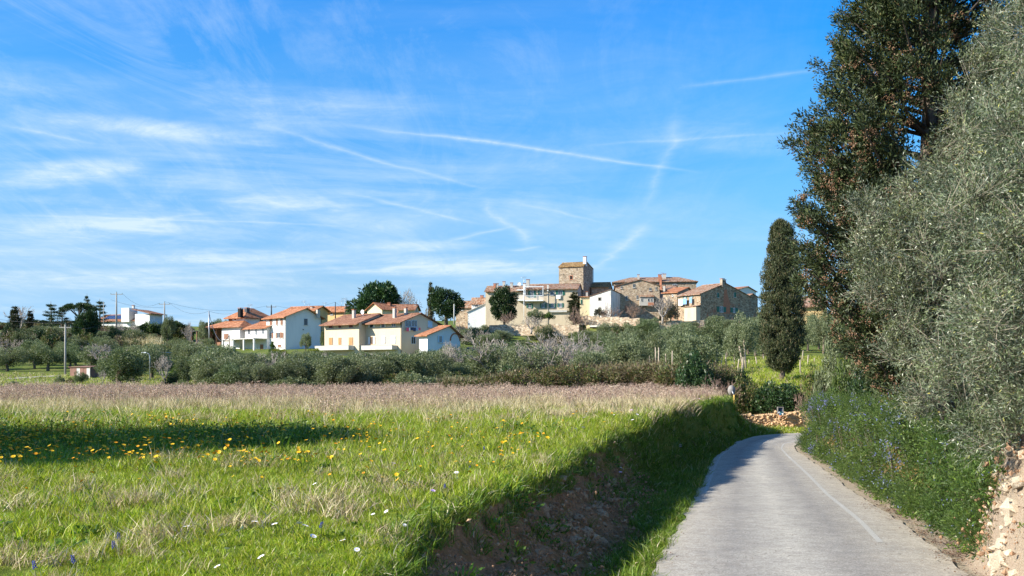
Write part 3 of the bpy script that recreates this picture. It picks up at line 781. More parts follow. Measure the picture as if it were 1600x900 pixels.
# ---------- cream semi-detached pair
LB = House('cream_house', 'cream two-storey house with closed orange-brown shutters, left of the joined pair', 'house', 35, 561, 173.4, 557, 504.5, 507, None, 'cream', D=10.2, below=5)
LB.walls('x', 1.75, rp=491.5).roof('roof_brown', .95, over_side=.35)
h = LB
for q in [(150,185,470,510),(243,268,468,508),(343,380,463,505)]: wq(h.fwin, K3, q, 'closed', 'redsh')
for q in [(150,184,598,668),(241,266,598,668),(341,379,596,672)]: wq(h.fwin, K3, q, 'closed', 'woodsh', sill=False)
def balcony(h, x0p, x1p, ytop, ybot, depth, mat='cream', pm=None):
    x0, x1 = h.fx(x0p), h.fx(x1p); xm = (x0p+x1p)/2
    zt, zb = h.fz(xm, ytop, -depth), h.fz(xm, ybot, -depth)
    mb = MB(); mb.box(x0, x1, -depth, -.006, zb, zb+.18)
    mb.box(x0, x1, -depth, -depth+.12, zb+.182, zt); mb.box(x0, x0+.12, -depth+.121, -.006, zb+.182, zt); mb.box(x1-.12, x1, -depth+.121, -.006, zb+.182, zt)
    mb.box(x0-.03, x1+.03, -depth-.04, -depth+.16, zt+.002, zt+.06)
    k = int((x1-x0)/1.9)
    for i in range(1, k+1): xx = x0+(x1-x0)*i/(k+1); mb.mat(1).box(xx-.015, xx+.015, -depth-.006, -depth-.001, zb+.2, zt-.02); mb.mat(0)
    mb.build('balcony', [M[mat], M['conc']], h.root)
balcony(h, 501.5, 554, 540.5, 547, 1.5, 'conc')
h.chimney(553, 492, 485, 178, .5)
RB = House('cream_house', 'cream two-storey house with white shutters, right of the joined pair, its gable in shade', 'house', 35, 628, 170, 557, 502.5, 569.5, 684, 'cream', below=5)
h = RB; ay, rs = apexinfo(h, 656, 490.5); h.walls('x', rs, ay).roof('roof_brown', .95, over_side=.5)
wq(h.fwin, K3, (545,576,460,504), 'open', 'whitesh', frame='darksh'); wq(h.fwin, K3, (658,684,456,500), 'open', 'whitesh', frame='darksh'); wq(h.fwin, K3, (752,790,454,496), 'plain')
wq(h.fwin, K3, (546,574,592,664), 'door', 'whitesh', frame='woodsh', sw=.45); wq(h.fwin, K3, (658,692,588,656), 'closed', 'whitesh', sill=False); wq(h.fwin, K3, (746,790,584,660), 'closed', 'whitesh', sill=False)
balcony(h, 567, 621, 540, 546.5, 1.4, 'conc')
wq(h.swin, K3, (877,934,434,497), 'plain', frame='bluesh', sill=False); wq(h.swin, K3, (938,992,434,497), 'plain', frame='bluesh')
wq(h.swin, K3, (1097,1138,438,502), 'closed', 'bluesh'); wq(h.swin, K3, (938,978,590,662), 'plain', frame='bluesh', sill=False)
h.pipe(-.1, -.12); h.pipe(-h.W+.2, -.12)
h.chimney(616.5, 492, 482, 174, .5); h.chimney(634, 490.5, 482, 175, .45)
MB().box(-.0, 3.4, h.sy(657), h.sy(672)+1.5, h.sz(660, 547), h.sz(660, 541)).build('side_balcony', M['cream2'], h.root)
# satellite dishes
def dish(h, px, py, Y, r, mat):
    p = h.loc(px, py, Y); mb = MB(); n = 14; vs = [(p.x, p.y, p.z)]
    for k in range(n): t_ = 2*math.pi*k/n; vs.append((p.x+r*math.cos(t_), p.y-.16, p.z+r*math.sin(t_)))
    mb.add(vs, [(0, 1+k, 1+(k+1) % n) for k in range(n)], True); mb.add([(v[0], v[1]+.02, v[2]) for v in vs], [(0, 1+(k+1) % n, 1+k) for k in range(n)], True)
    mb.tube([(p.x, p.y+.03, p.z), (p.x, p.y+.1, p.z-r-.6)], .04, 5); mb.tube([(p.x, p.y-.16, p.z-r*.8), (p.x, p.y-.5, p.z)], .02, 4)
    mb.build('satellite_dish', M[mat], h.roof_o)
dish(LB, 567, 487.5, 178, .42, 'whitesh'); dish(RB, 621, 487, 175, .36, 'roof_brownX')
LB.antenna(539, 492, 466, 180)
# laundry
lb = MB(); cols = ['pink','clothw','clothn','clothn','clothb','pink']
for i, (xa, xb) in enumerate([(875,897),(899,910),(912,936),(938,962),(966,984),(993,1008)]):
    x0, y0 = K3(xa, 505); x1, y1 = K3(xb, 540-(i % 3)*6)
    a0, a1 = RB.sy(x0), RB.sy(x1); zt, zb = RB.sz(x0, y0), RB.sz(x0, y1)
    lb.mat(i).box(.42+.03*(i % 2), .45+.03*(i % 2), a0, a1, zb, zt)
lm = lb.mesh('laundry', *[M[c] for c in cols]); o = link('laundry', lm); o.location = RB.root.location; o.rotation_euler = RB.root.rotation_euler
tag(o, 'red, white and navy washing hung on the shaded gable wall of the cream house', 'laundry')
# ---------- annexe
h = House('annexe', 'low pale annexe with an orange roof at the right end of the cream houses', 'house', 42, 668, 165, 552, 523.5, 655, 719, 'white')
ay, rs = apexinfo(h, 701.5, 510); h.walls('x', rs, ay).roof('roof_orange', .55)
wq(h.swin, K3, (1205,1232,582,648), 'open', 'bluesh')
z = h.sz(711, 527); yb = h.sy(711)
mb = MB(); n = 12
pts = [(.03, yb+1.15*math.cos(math.pi*k/n), z-.6+1.25*math.sin(math.pi*k/n)) for k in range(n+1)]
mb.tube(pts, .13, 5); mb.build('arch', M['brick'], h.root)
# ---------- ochre terrace on the skyline
h = House('ochre_house', 'ochre house row with low orange roofs on the skyline behind the white house', 'house', 20, 538, 262, 505, 485.5, 499, 548, 'ochre')
h.walls('x', 1.6, rp=479.3).roof('roof_orange', .6); wq(h.fwin, K2, (1325,1350,362,400), 'plain'); h.antenna(534, 478, 470, 262); h.antenna(508, 480, 473, 262)
h = House('ochre_house', 'house with a wide low orange roof just above the roof of the white house', 'house', 25, 492, 250, 505, 484.5, 447, 512, 'ochre')
h.walls('x', 1.7, rp=479).roof('roof_orange', .7); h.chimney(487.5, 484, 480, 252, .7); h.antenna(475.5, 481, 470.5, 252); h.antenna(482, 481, 475, 252)
# ---------- small yellow house behind cream pair
h = House('yellow_house', 'small pale yellow house with a white-edged gable above the cream houses', 'house', 42, 597, 215, 500, 483, 574, 619, 'yellow')
h.walls('y', 1.35).roof('roof_orange', .5)
h2 = House('yellow_house', 'low brown-roofed house half hidden by the bare tree above the cream houses', 'house', 8, 647, 217, 500, 483.5, 600, 655, 'yellow')
h2.walls('x', 1.1).roof('roof_brown', .4); h2.chimney(608, 478, 474, 219, .6, 'brick'); h2.chimney(649, 482, 477, 219, .6)
# ---------- far left villa with solar panels
h = House('villa', 'white villa with solar panels and a square roof turret, far left on the skyline', 'house', 18, 214, 250, 520, 500, 154, 240, 'white')
h.walls('x', 1.5).roof('roof_brown', .6)
mb = MB(); sl = h.rise/h.apex
for i in range(7):
    x0 = -h.W+1.2+i*1.1; mb.hexa([(x0,.4,h.h+.4*sl+.2),(x0+1.0,.4,h.h+.4*sl+.2),(x0+1.0,h.apex-.6,h.h+(h.apex-.6)*sl+.2),(x0,h.apex-.6,h.h+(h.apex-.6)*sl+.2),
        (x0,.4,h.h+.4*sl+.26),(x0+1.0,.4,h.h+.4*sl+.26),(x0+1.0,h.apex-.6,h.h+(h.apex-.6)*sl+.26),(x0,h.apex-.6,h.h+(h.apex-.6)*sl+.26)])
mb.build('solar_panels', M['panel'], h.roof_o)
p0, p1 = h.loc(198, 495, 252), h.loc(213, 482, 252); MB().box(p0.x, p1.x, p0.y-2, p0.y+1.2, h.h-.5, p1.z).build('turret', M['white'], h.root)
h.chimney(208.5, 482, 478, 252, .5, 'grey')
q0, q1 = h.loc(215, 510, 250), h.loc(237, 491, 250)
MB().box(q0.x+.02, q1.x+1, q0.y-1, q0.y+4, 0, q1.z).build('side_wall', M['white'], h.root)
MB().hexa([(q0.x-.3,q0.y-1.8,q1.z+1.1),(q1.x+2,q0.y-1.8,q1.z-.15),(q1.x+2,q0.y+4.5,q1.z-.15),(q0.x-.3,q0.y+4.5,q1.z+1.1),(q0.x-.3,q0.y-1.8,q1.z+1.28),(q1.x+2,q0.y-1.8,q1.z+.03),(q1.x+2,q0.y+4.5,q1.z+.03),(q0.x-.3,q0.y+4.5,q1.z+1.28)]).build('side_roof', M['roof_brownX'], h.root)
# ---------- long village house with green shutters
h = House('village_house', 'long old cream village house with green shutters and white balconies below the tower', 'house', 8, 902.5, 234, 494, 451, 822, 910, 'cream2')
E = h
h.walls('x', 1, h.D*.42, rp=444).roof('roof_old', .5, over_side=.25)
for q in [(982,1020,396,438),(1058,1100,393,438),(772,806,520,560)]: wq(h.fwin, K4, q, 'open' if q[0] != 982 else 'plain', 'green', frame='whitesh') if q[0] > 960 else None
wq(h.fwin, K4, (990,1022,517,559), 'open', 'green', frame='whitesh'); wq(h.fwin, K4, (1066,1096,514,554), 'open', 'green', frame='whitesh')
wq(h.fwin, K4, (902,932,516,560), 'open', 'green', frame='whitesh'); wq(h.fwin, K4, (770,800,518,562), 'open', 'green', frame='whitesh')
wq(h.fwin, K4, (790,826,396,462), 'open', 'green', frame='whitesh', sill=False); wq(h.fwin, K4, (880,905,396,440), 'open', 'green', frame='whitesh')
x0, x1 = h.fx(821), h.fx(850)
zb, zt, zp = h.fz(835, 469, -1.6), h.fz(835, 462, -1.6), h.fz(835, 448.5, -1.6)
mb = MB(); mb.box(x0, x1, -1.6, -.006, zb-.2, zb); nb = 16
for i in range(nb+1): xx = x0+.03+(x1-x0-.06)*i/nb; mb.box(xx-.03, xx+.03, -1.6, -1.56, zb+.002, zt)
mb.box(x0, x1, -1.62, -1.54, zt+.002, zt+.08)
for xx in (x0+.08, x1-.08): mb.box(xx-.07, xx+.07, -1.6, -1.46, zt+.083, zp)
mb.box(x0-.05, x1+.05, -1.66, -1.44, zp+.002, zp+.16); mb.box(x0, x0+.12, -1.43, -.01, zp+.004, zp+.14); mb.box(x1-.12, x1, -1.43, -.01, zp+.004, zp+.14)
for k in range(4): xx = x0+(x1-x0)*(k+1)/5; mb.box(xx-.05, xx+.05, -1.43, -.01, zp+.01, zp+.1)
mb.build('balcony', M['whitesh'], h.root)
MB().box(h.fx(858), h.fx(886), -.5, -.006, h.fz(872, 488), h.fz(872, 485)).build('ledge', M['conc'], h.root)
h.pipe(h.fx(856), -.1, -2, None, 'conc'); h.pipe(h.fx(820), -1.65, -3, h.fz(820, 448), 'whitesh')
MB().box(h.fx(869), h.fx(876), -.35, -.3, h.fz(872, 467), h.fz(872, 461)).build('hung_sheet', M['clothw'], h.root)
h.chimney(825, 449, 438, 238, .75, 'grey'); h.chimney(856, 450, 445, 234.6, .35, 'dirtywhite')
h.antenna(818.5, 446, 432.5, 238)
h = House('village_house', 'left half of the long village house, plain cream wall behind the round clipped tree', 'house', 8, 821.5, 236, 494, 454.5, 758.6, 828, 'cream2')
h.walls('x', 1, h.D*.45, rp=447).roof('roof_old', .5, over_side=.25)
x0, x1 = h.fx(809), h.fx(819.5); zb, zt = h.fz(814, 468.5, -1.2), h.fz(814, 462.5, -1.2)
mb = MB(); mb.box(x0, x1, -1.2, -.006, zb-.2, zb)
for i in range(9): xx = x0+.04+(x1-x0-.08)*i/8; mb.box(xx-.03, xx+.03, -1.2, -1.16, zb+.002, zt)
mb.box(x0, x1, -1.22, -1.14, zt+.002, zt+.08); mb.build('balcony', M['whitesh'], h.root)
MB().box(x0-.1, x1, -1.3, -.004, h.fz(814, 454.5), h.fz(814, 453)).build('awning', M['whitesh'], h.root)
for px, w_, m_ in ((773, .55, 'brick'), (777, .5, 'grey'), (787.5, .6, 'grey'), (799.5, .6, 'grey')): h.chimney(px, 451, 444 if px < 780 else 441 if px < 790 else 443, 239, w_, m_)
h.chimney(819.5, 455, 444, 235.5, .6, 'dirtywhite'); dish(h, 811, 444, 240, .5, 'whitesh')
# ---------- tower
T_ = House('stone_tower', 'square grey stone tower with mossy gable roof and white chimney, highest building of the village', 'tower', 23, 911.3, 246, 490, 415.8, 873.2, 926.3, 'stone_grey', below=3)
h = T_; ay, rs = apexinfo(h, 917, 410.2); h.walls('x', rs, ay).roof('roof_moss', .22, .18, over_side=.12)
wq(h.fwin, K4, (1173,1197,252,286), 'dark', surround='brick'); wq(h.fwin, K4, (1107,1117,239,249), 'dark', surround='stone_grey'); wq(h.fwin, K4, (1256,1269,358,380), 'dark', surround='brick')
wq(h.fwin, K4, (1185,1194,236,242), 'dark', surround='stone_grey')
h.chimney(914, 411, 402, 247.6, .75, 'white'); 
MB().tube([(0.1, h.D+.05, 0), (.1, h.D+.05, h.h)], .07, 6).build('downpipe', M['metal'], h.root)
# ---------- buildings right of tower
h = House('roof_house', 'low building with mossy yellow-brown tiles directly right of the tower', 'house', 10, 951, 250, 475, 448.5, 924, 956, 'stone')
h.walls('x', 1, 2.6, rp=441.5).roof('roof_moss', .3)
h = House('shed', 'small ochre lean-to between the tower and the whitewashed shed', 'shed', 5, 921.5, 232, 492, 464, 906, 924, 'yellow')
h.walls('x', .9).roof('roof_orange', .3)
h.chimney(917, 461, 457, 233, .5); h.fwin(907, 468, 909.5, 475, 'closed', 'green')
# whitewashed mono pitch
h = House('whitewashed_shed', 'peeling whitewashed shed with a slanting top edge and one small window', 'shed', 18, 954.5, 229, 490, 463, 921.5, 978, 'dirtywhite')
W, D = h.W, h.D; zt = h.fz(954.5, 452.5)
MB().hexa([(-W,0,-3),(0,0,-3),(0,D,-3),(-W,D,-3),(-W,0,h.h),(0,0,zt),(0,D,zt-.3),(-W,D,h.h-.3)]).build('wall', M['dirtywhite'], h.root)
h.roof_o = MB().hexa([(-W-.2,-.15,h.h+.01),(.2,-.15,zt+.03),(.2,D+.2,zt-.3),(-W-.2,D+.2,h.h-.3),(-W-.2,-.15,h.h+.12),(.2,-.15,zt+.14),(.2,D+.2,zt-.19),(-W-.2,D+.2,h.h-.19)]).build('roof', M['roof_oldX'], h.root)
wq(h.fwin, K5, (187,208,347,371), 'dark', surround='grey')
# stone gable house
h = House('stone_house', 'big rubble stone house with a wide gable and a small boxed bay on its wall', 'house', 5, 1030, 238, 494, 446.5, 962, None, 'stone', D=12)
ax = h.fx(1001.5); h.walls('y', h.fz(1001.5, 437.5)-h.h, ax).roof('roof_old', .35, over_side=.25)
SG = h
for q, k in [((472,494,232,264),'plain'),((608,629,264,289),'plain'),((661,674,258,284),'plain'),((371,384,252,271),'plain'),((413,432,332,368),'plain'),((502,522,329,364),'plain')]: wq(h.fwin, K5, q, k, frame='grey')
x0, x1 = h.fx(999), h.fx(1021); zb, zt = h.fz(1010, 478), h.fz(1010, 465)
bay = MB().box(x0, x1, -1.1, -.01, zb, zt).build('bay', M['grey'], h.root)
MB().box(x0+2.0, x1+.04, -1.14, -1.105, zb+.02, zb+.75).build('brick_patch', M['brick'], bay)
MB().hexa([(x0-.15,-1.35,zt+.02),(x1+.15,-1.35,zt+.02),(x1+.15,-.01,zt+.4),(x0-.15,-.01,zt+.4),(x0-.15,-1.35,zt+.14),(x1+.15,-1.35,zt+.14),(x1+.15,-.01,zt+.52),(x0-.15,-.01,zt+.52)]).build('bay_roof', M['roof_oldX'], bay)
for a_, b_ in ((.55, .95), (2.15, 2.6), (2.8, 3.1)):
    o = win_parts(bay, b_-a_, .75, 'plain', frame='grey', sill=False); o.location = (x0+a_, -1.1, zb+.95)
# long roof behind
h = House('long_roofed_house', 'long low building with ribbed weathered tile roof, behind the stone gable house', 'house', 6, 1088, 262, 470, 439.5, 959, None, 'stone_grey', D=9)
h.walls('x', 1, 4.5, rp=433.3, hip=True).roof('roof_old', .5, hip=True); h.chimney(997.5, 434, 430, 266, .6); h.chimney(1031, 436, 430, 263, .9, 'brick'); h.chimney(1038, 434.5, 429, 266, .9, 'grey'); h.antenna(1034, 434, 426, 266); h.fwin(1051, 444, 1058, 448, 'plain')
# low orange roof
h = House('low_house', 'low stone building with bright orange tiles between the gable house and the patched house', 'house', 35, 1058, 236, 480, 457, 1036, 1085, 'stone')
h.walls('x', 1, 6.0, rp=449.5).roof('roof_orange', .35); h.fwin(1050, 460, 1052, 463, 'plain')
h = House('low_house', 'narrow pink-tiled building wedged at the right foot of the stone gable', 'house', 20, 1050, 246, 480, 452.5, 1031, 1062, 'grey')
h.walls('x', 1.2).roof('roof_old', .35); h.chimney(1032.5, 451, 438, 247, .5, 'brick'); h.chimney(1038, 452, 447, 246, .5)
# patched house
h = House('stone_house', 'stone house patched with brick, green shutters, laundry on its sunlit narrow side', 'house', 55, 1094.6, 224, 500, 459.3, 1059, 1173, 'stone_brick')
ay, rs = apexinfo(h, 1133.5, 443.2); h.walls('x', rs, ay).roof('roof_old', .4, over_side=.2)
for q in [(902,918,322,350),(955,970,320,346)]: wq(h.fwin, K5, q, 'open', 'green')
wq(h.fwin, K5, (912,930,433,470), 'open', 'green')
for q in [(1174,1190,308,347),(1315,1332,303,345)]: wq(h.swin, K5, q, 'closed', 'green')
for q in [(1196,1226,422,468),(1307,1324,432,472)]: wq(h.swin, K5, q, 'open', 'green', sw=.9)
ya, yb = h.sy(1130), h.sy(1139)
mb = MB(); z0, z1 = h.sz(1134, 490), h.sz(1134, 452); n = 7
mb.add([(.012, ya-.3, z0), (.012, yb+.5, z0), (.012, yb+.3, z0+(z1-z0)*.4), (.012, yb-.5, z0+(z1-z0)*.8), (.012, yb-.7, z1), (.012, ya+.35, z1), (.012, ya+.1, z0+(z1-z0)*.5)], [tuple(range(7))]); mb.build('brick_patch', M['brick'], h.root)
h.chimney(1128.5, 444, 436.5, 228, .75, 'stone_grey'); h.chimney(1131.5, 444.5, 438, 229.5, .6, 'stone_grey')
x0, x1 = h.fx(1076), -.02
lt = MB().box(x0, x1, -1.4, -.01, -2, h.fz(1088, 480)).build('lean_to', M['cream2'], h.root)
zt = h.fz(1088, 480); MB().hexa([(x0-.1,-1.6,zt+.01),(x1+.15,-1.6,zt+.01),(x1+.15,-.012,zt+.35),(x0-.1,-.012,zt+.35),(x0-.1,-1.6,zt+.12),(x1+.15,-1.6,zt+.12),(x1+.15,-.012,zt+.46),(x0-.1,-.012,zt+.46)]).build('lean_to_roof', M['roof_oldX'], lt)
lb = MB()
for i, (xa, xb, yt, yb_) in enumerate([(870,905,358,412),(907,938,358,405),(961,982,352,400)]):
    a0 = h.fx(K5(xa, 0)[0]); a1 = h.fx(K5(xb, 0)[0]); lb.mat(min(i, 1) if i < 2 else 1).box(a0, a1, -.62, -.59, h.fz(1070, K5(0, yb_)[1]), h.fz(1070, K5(0, yt)[1]))
o = link('laundry', lb.mesh('laundry', M['clothw'], M['clothb'])); lb = None
o.location = h.root.location; o.rotation_euler = h.root.rotation_euler
tag(o, 'white sheets and a blue towel hung below the green shutters of the patched stone house', 'laundry')
h = House('plain_house', 'pale house with a brown gable roof peeping out behind the patched stone house', 'house', 50, 1150, 262, 475, 453.5, 1128, 1181, 'white')
ay, rs = apexinfo(h, 1168, 448.5); h.walls('x', rs, ay).roof('roof_brown', .4)
h = House('plain_house', 'low stone building half hidden by the single cypress', 'house', 62, 1168, 244, 500, 464, 1160, 1184, 'stone_brick'); h.walls('x', .7).roof('roof_old', .25)
h = House('terracotta_house', 'pinkish building glimpsed between the single cypress and the large cypress', 'house', 8, 1292, 205, 500, 478, 1250, None, 'ochre', D=8); h.walls('x', 1, rp=464).roof('roof_old', .5)
# houses between cedar and long house
h = House('grey_house', 'small grey stone house with brown roof beside the dark cedar-like tree', 'house', 14, 737, 246, 505, 478.5, 712, 741, 'stone'); h.walls('x', 1.6, rp=470.5).roof('roof_old', .4)
h.fwin(719.5, 480, 724, 485, 'plain'); h.chimney(719.3, 473, 469, 247, .5, 'dirtywhite')
h = House('white_gabled_house', 'white house with brown roof wedged left of the long village house', 'house', 12, 760, 242, 505, 473.5, 737, 764, 'white'); h.walls('x', 1.6, rp=465.5).roof('roof_old', .35); h.fwin(742, 476, 747, 480, 'plain'); h.chimney(753, 466, 462.5, 245, .7, 'brick')
h = House('white_shed', 'bright white lean-to wall sloping up to the long village house', 'shed', 5, 760, 238, 500, 487.5, 731, 765, 'white')
W = h.W; MB().hexa([(-W,0,-2),(0,0,-2),(0,3,-2),(-W,3,-2),(-W,0,h.h),(0,0,h.fz(760,474)),(0,3,h.fz(760,474)),(-W,3,h.h)]).build('wall', M['white'], h.root)
h.roof_o = MB().hexa([(-W-.3,-.25,h.h+.01-.1),(.1,-.25,h.fz(760,474)+.02),(.1,3.2,h.fz(760,474)+.02),(-W-.3,3.2,h.h-.1),(-W-.3,-.25,h.h+.12),(.1,-.25,h.fz(760,474)+.16),(.1,3.2,h.fz(760,474)+.16),(-W-.3,3.2,h.h+.12)]).build('roof', M['grey'], h.root)

# ------------------------------------------------------------------ sheds on the left slope
def shed_rusty():
    C = HP(141, 128); a = R(25)
    r = empty('tool_shed', C, -a, 'low rust-brown sheet and board shed beside the concrete pole', 'shed')
    mb = MB(); hh = 1.35
    L = 3.6
    for i in range(6):
        x0 = -L+i*L/6; b_ = MB().mat(0).box(x0+.01, x0+L/6-.01, -.03-.02*(i % 2), .0, -.3, hh-.05*(i % 3)).build('panel', M['rust' if i % 3 != 2 else 'conc'], r)
    MB().box(-L+.02, 0, .003, 2.2, -.4, hh-.12).build('wall', M['rust'], r)
    MB().hexa([(-L-.15,-.2,hh),(.2,-.2,hh),(.2,2.4,hh+.15),(-L-.15,2.4,hh+.15),(-L-.15,-.2,hh+.07),(.2,-.2,hh+.07),(.2,2.4,hh+.22),(-L-.15,2.4,hh+.22)]).build('roof', M['rust'], r)
shed_rusty()
C = HP(252, 165); r = empty('garden_hut', C, -.2, 'tiny pink hut with flat slab roof among the olive trees', 'hut')
MB().box(-1.6, .3, 0, 1.8, -.5, 1.9).build('wall', M['ochre'], r); MB().box(-2.6, .6, -.3, 2.1, 1.905, 2.05).build('roof', M['conc'], r); MB().box(-1.0, -.4, -.05, -.002, 0, 1.3).build('door', M['redsh'], r)

# ------------------------------------------------------------------ garden walls below the village
def wallseg(name, label, p, q, hgt, th, mat, cat='wall'):
    a = math.atan2(q.y-p.y, q.x-p.x); L = math.hypot(q.x-p.x, q.y-p.y)
    o = MB()
    n = max(2, int(L/2)); 
    for i in range(n):
        x0, x1 = L*i/n, L*(i+1)/n; z0 = (q.z-p.z)*(i+.5)/n; hh = hgt*(1+.12*math.sin(i*2.3))
        o.hexa([(x0,-th,-1+z0),(x1,-th,-1+z0),(x1,th,-1+z0),(x0,th,-1+z0),(x0,-th*.8,z0+hh),(x1,-th*.8,z0+hh+.02*i),(x1,th*.8,z0+hh+.02*i),(x0,th*.8,z0+hh)])
    ob = o.build(name, M[mat]); ob.location = p; ob.rotation_euler.z = a
    return tag(ob, label, cat)
wallseg('garden_wall', 'long low tumbledown stone wall below the long village house', P(765, 517, 208), P(905, 517, 203), 1.2, .3, 'pale_stone')
wallseg('garden_wall', 'broken stone terrace wall below the whitewashed shed', P(905, 500, 216), P(1000, 504, 212), .9, .3, 'pale_stone')
wallseg('garden_wall', 'low light stone wall under the patched stone house', P(1030, 508, 212), P(1100, 508, 212), .9, .3, 'pale_stone')

# ------------------------------------------------------------------ poles, lamps and wires
def pole(px, Y, top, label, base=None, r0=.16, arm=1.6, mat='polec', name='utility_pole', tilt=0, group=None):
    b = HP(px, Y, -.4) if base is None else P(px, base, Y); zt = HC-(top-HY)/F*Y; hh = zt-b.z
    r = empty(name, b, 0, label, 'pole', group)
    MB().tube([(0,0,0),(tilt,0,hh)], [r0, r0*.62], 8).build('pole', M[mat], r)
    tops = []
    if arm:
        ar = MB().box(-arm/2+tilt, arm/2+tilt, -.06, .06, hh-.45, hh-.33).build('crossarm', M['polec' if mat == 'polec' else 'polew'], r)
        for x in (-arm/2+.08, 0, arm/2-.08):
            z0 = hh-.33 if x else hh
            MB().tube([(x+tilt,0,z0+.001),(x+tilt,0,z0+.08),(x+tilt,0,z0+.22)], [.03, .06, .035], 6).build('insulator', M['insul'], ar)
            tops.append(b+Vector((x+tilt, 0, z0+.2)))
    else: tops = [b+Vector((tilt, 0, hh))]
    return tops
def wire(p, q, sag, label, r=.018):
    mid = (p+q)/2; n = 16; pts = []
    for i in range(n+1):
        t_ = i/n; v = p.lerp(q, t_); v.z -= 4*sag*t_*(1-t_); pts.append(v-p)
    o = MB().tube(pts, r, 4).build('overhead_wire', M['wire']); o.location = p; tag(o, label, 'wire')
A = pole(102, 132, 507, 'concrete pole with short crossarm standing beside the rusty shed')
B = pole(182, 215, 457, 'tallest grey pole on the skyline, in front of the solar panel villa', base=512, r0=.22, arm=2.6)
C_ = pole(162, 218, 472, 'thin grey pole just left of the tallest skyline pole', base=518, r0=.12, arm=0)
D_ = pole(257, 215, 472.5, 'grey pole with a cluster of fittings right of the solar panel villa', base=517, r0=.2, arm=2.4)
E_ = pole(326.5, 205, 486, 'thin metal pole at the left edge of the veranda villa', base=545, r0=.16, arm=0, mat='metal')
F_ = pole(358.5, 150, 524, 'wooden pole in front of the veranda villa with a sagging cable', base=572, r0=.11, arm=0, mat='polew')
G_ = pole(424, 225, 477, 'dark pole with a wide double arm behind the white house', base=500, r0=.2, arm=2.2, mat='darksh')
H_ = pole(524, 230, 472, 'dark slim pole in front of the ochre house row', base=500, r0=.14, arm=0, mat='darksh')
I_ = pole(709.5, 195, 475, 'pale concrete pole in front of the dark dense tree by the village', base=507, r0=.14, arm=0, mat='conc')
wire(B[2], D_[0], 1.6, 'overhead wire from the tallest skyline pole to the pole right of the villa')
wire(B[0]-Vector((0,0,1.4)), D_[1]-Vector((0,0,1.2)), .7, 'lower overhead wire between the two skyline poles')
wire(A[1], C_[0]-Vector((0,0,4)), 1.2, 'overhead wire rising from the concrete pole by the rusty shed')
wire(P(-40, 492, 140), A[1], .4, 'overhead wire entering from the left to the concrete pole by the rusty shed')
wire(D_[2], E_[0], 1.3, 'overhead wire from the skyline pole down to the veranda villa pole')
wire(D_[1], G_[0], 1.5, 'long overhead wire to the dark double-arm pole behind the white house')
wire(E_[0]-Vector((0,0,.3)), F_[0], 2.8, 'thick pale cable sagging from the metal pole to the wooden pole', .06)
wire(E_[0], P(362, 490, 210), .3, 'overhead wire running to the veranda villa roof')
wire(G_[2], H_[0], 1.0, 'overhead wire between the dark poles above the ochre roofs')
wire(H_[0], P(540, 478, 262), .4, 'short overhead wire leading to the ochre house row')
b = HP(234, 118); r = empty('street_lamp', b, 0, 'slim grey street lamp with a curved neck on the green slope', 'street lamp')
zt = HC-(551-HY)/F*118-b.z
MB().tube([(0,0,-.2),(0,0,zt-.5),(-.1,0,zt-.15),(-.45,0,zt)], [.06,.05,.04,.035], 7).build('post', M['metal'], r)
MB().hexa([(-.95,-.12,zt-.06),(-.4,-.12,zt-.04),(-.4,.12,zt-.04),(-.95,.12,zt-.06),(-.9,-.08,zt+.06),(-.45,-.08,zt+.08),(-.45,.08,zt+.08),(-.9,.08,zt+.06)]).build('lamp_head', M['whitesh'], r)

# ------------------------------------------------------------------ cars
def car(px, Y, rz, label, colr, py=None):
    g = HP(px, Y) if py is None else P(px, py, Y)
    r = empty('parked_car', g, rz, label, 'car')
    prof = [(-2.05,.35),(-2.1,.62),(-2.0,.82),(-1.15,.92),(-.55,1.38),(.75,1.42),(1.45,1.02),(2.0,.95),(2.08,.6),(2.0,.35)]
    def loft(sec, name, m_):
        mb = MB(); n = len(sec[0]); vs = [v for s_ in sec for v in s_]; fs = []
        for a_ in range(len(sec)-1):
            for k in range(n): k2 = (k+1) % n; fs.append((a_*n+k, a_*n+k2, (a_+1)*n+k2, (a_+1)*n+k))
        fs.append(tuple(range(n))[::-1]); fs.append(tuple((len(sec)-1)*n+k for k in range(n)))
        mb.add(vs, fs, False); return mb.build(name, m_, r)
    def secs(y): 
        t_ = abs(y)/.82; return [(x*(1-.03*t_), y*(1-.14*max(0, (z-.9)/.5)), z) for x, z in prof]
    loft([secs(-.82), secs(-.4), secs(.4), secs(.82)], 'body', colr)
    gl = [(-1.0,.97),(-.5,1.33),(.7,1.36),(1.3,1.05)]
    for s in (-1, 1):
        MB().add([(x, s*(.825-.115*max(0, (z-.9)/.5)), z) for x, z in gl]+[(x, s*(.80-.115*max(0, (z-.9)/.5)), z) for x, z in gl], [(0,1,2,3),(7,6,5,4),(0,4,5,1),(1,5,6,2),(2,6,7,3),(3,7,4,0)]).build('side_window', M['glass'], r)
        for x in (-1.3, 1.3):
            wl = MB().tube([(x, s*.66, .32), (x, s*.85, .32)], .32, 14).build('wheel', M['tyre'], r)
            MB().tube([(x, s*.851, .32), (x, s*.87, .32)], .19, 10).build('rim', M['metal'], wl)
    MB().hexa([(-1.19,-.62,.93),(-1.19,.62,.93),(-1.17,.62,.95),(-1.17,-.62,.95),(-.62,-.58,1.36),(-.62,.58,1.36),(-.58,.58,1.38),(-.58,-.58,1.38)]).build('windscreen', M['glass'], r)
    for s in (-1, 1): MB().box(-2.12, -2.02, s*.62-.14, s*.62+.14, .58, .72).build('headlight', M['whitesh'], r)
    return r
M['tyre'] = plain('rubber', (.02, .02, .02), .9, .2, 5)
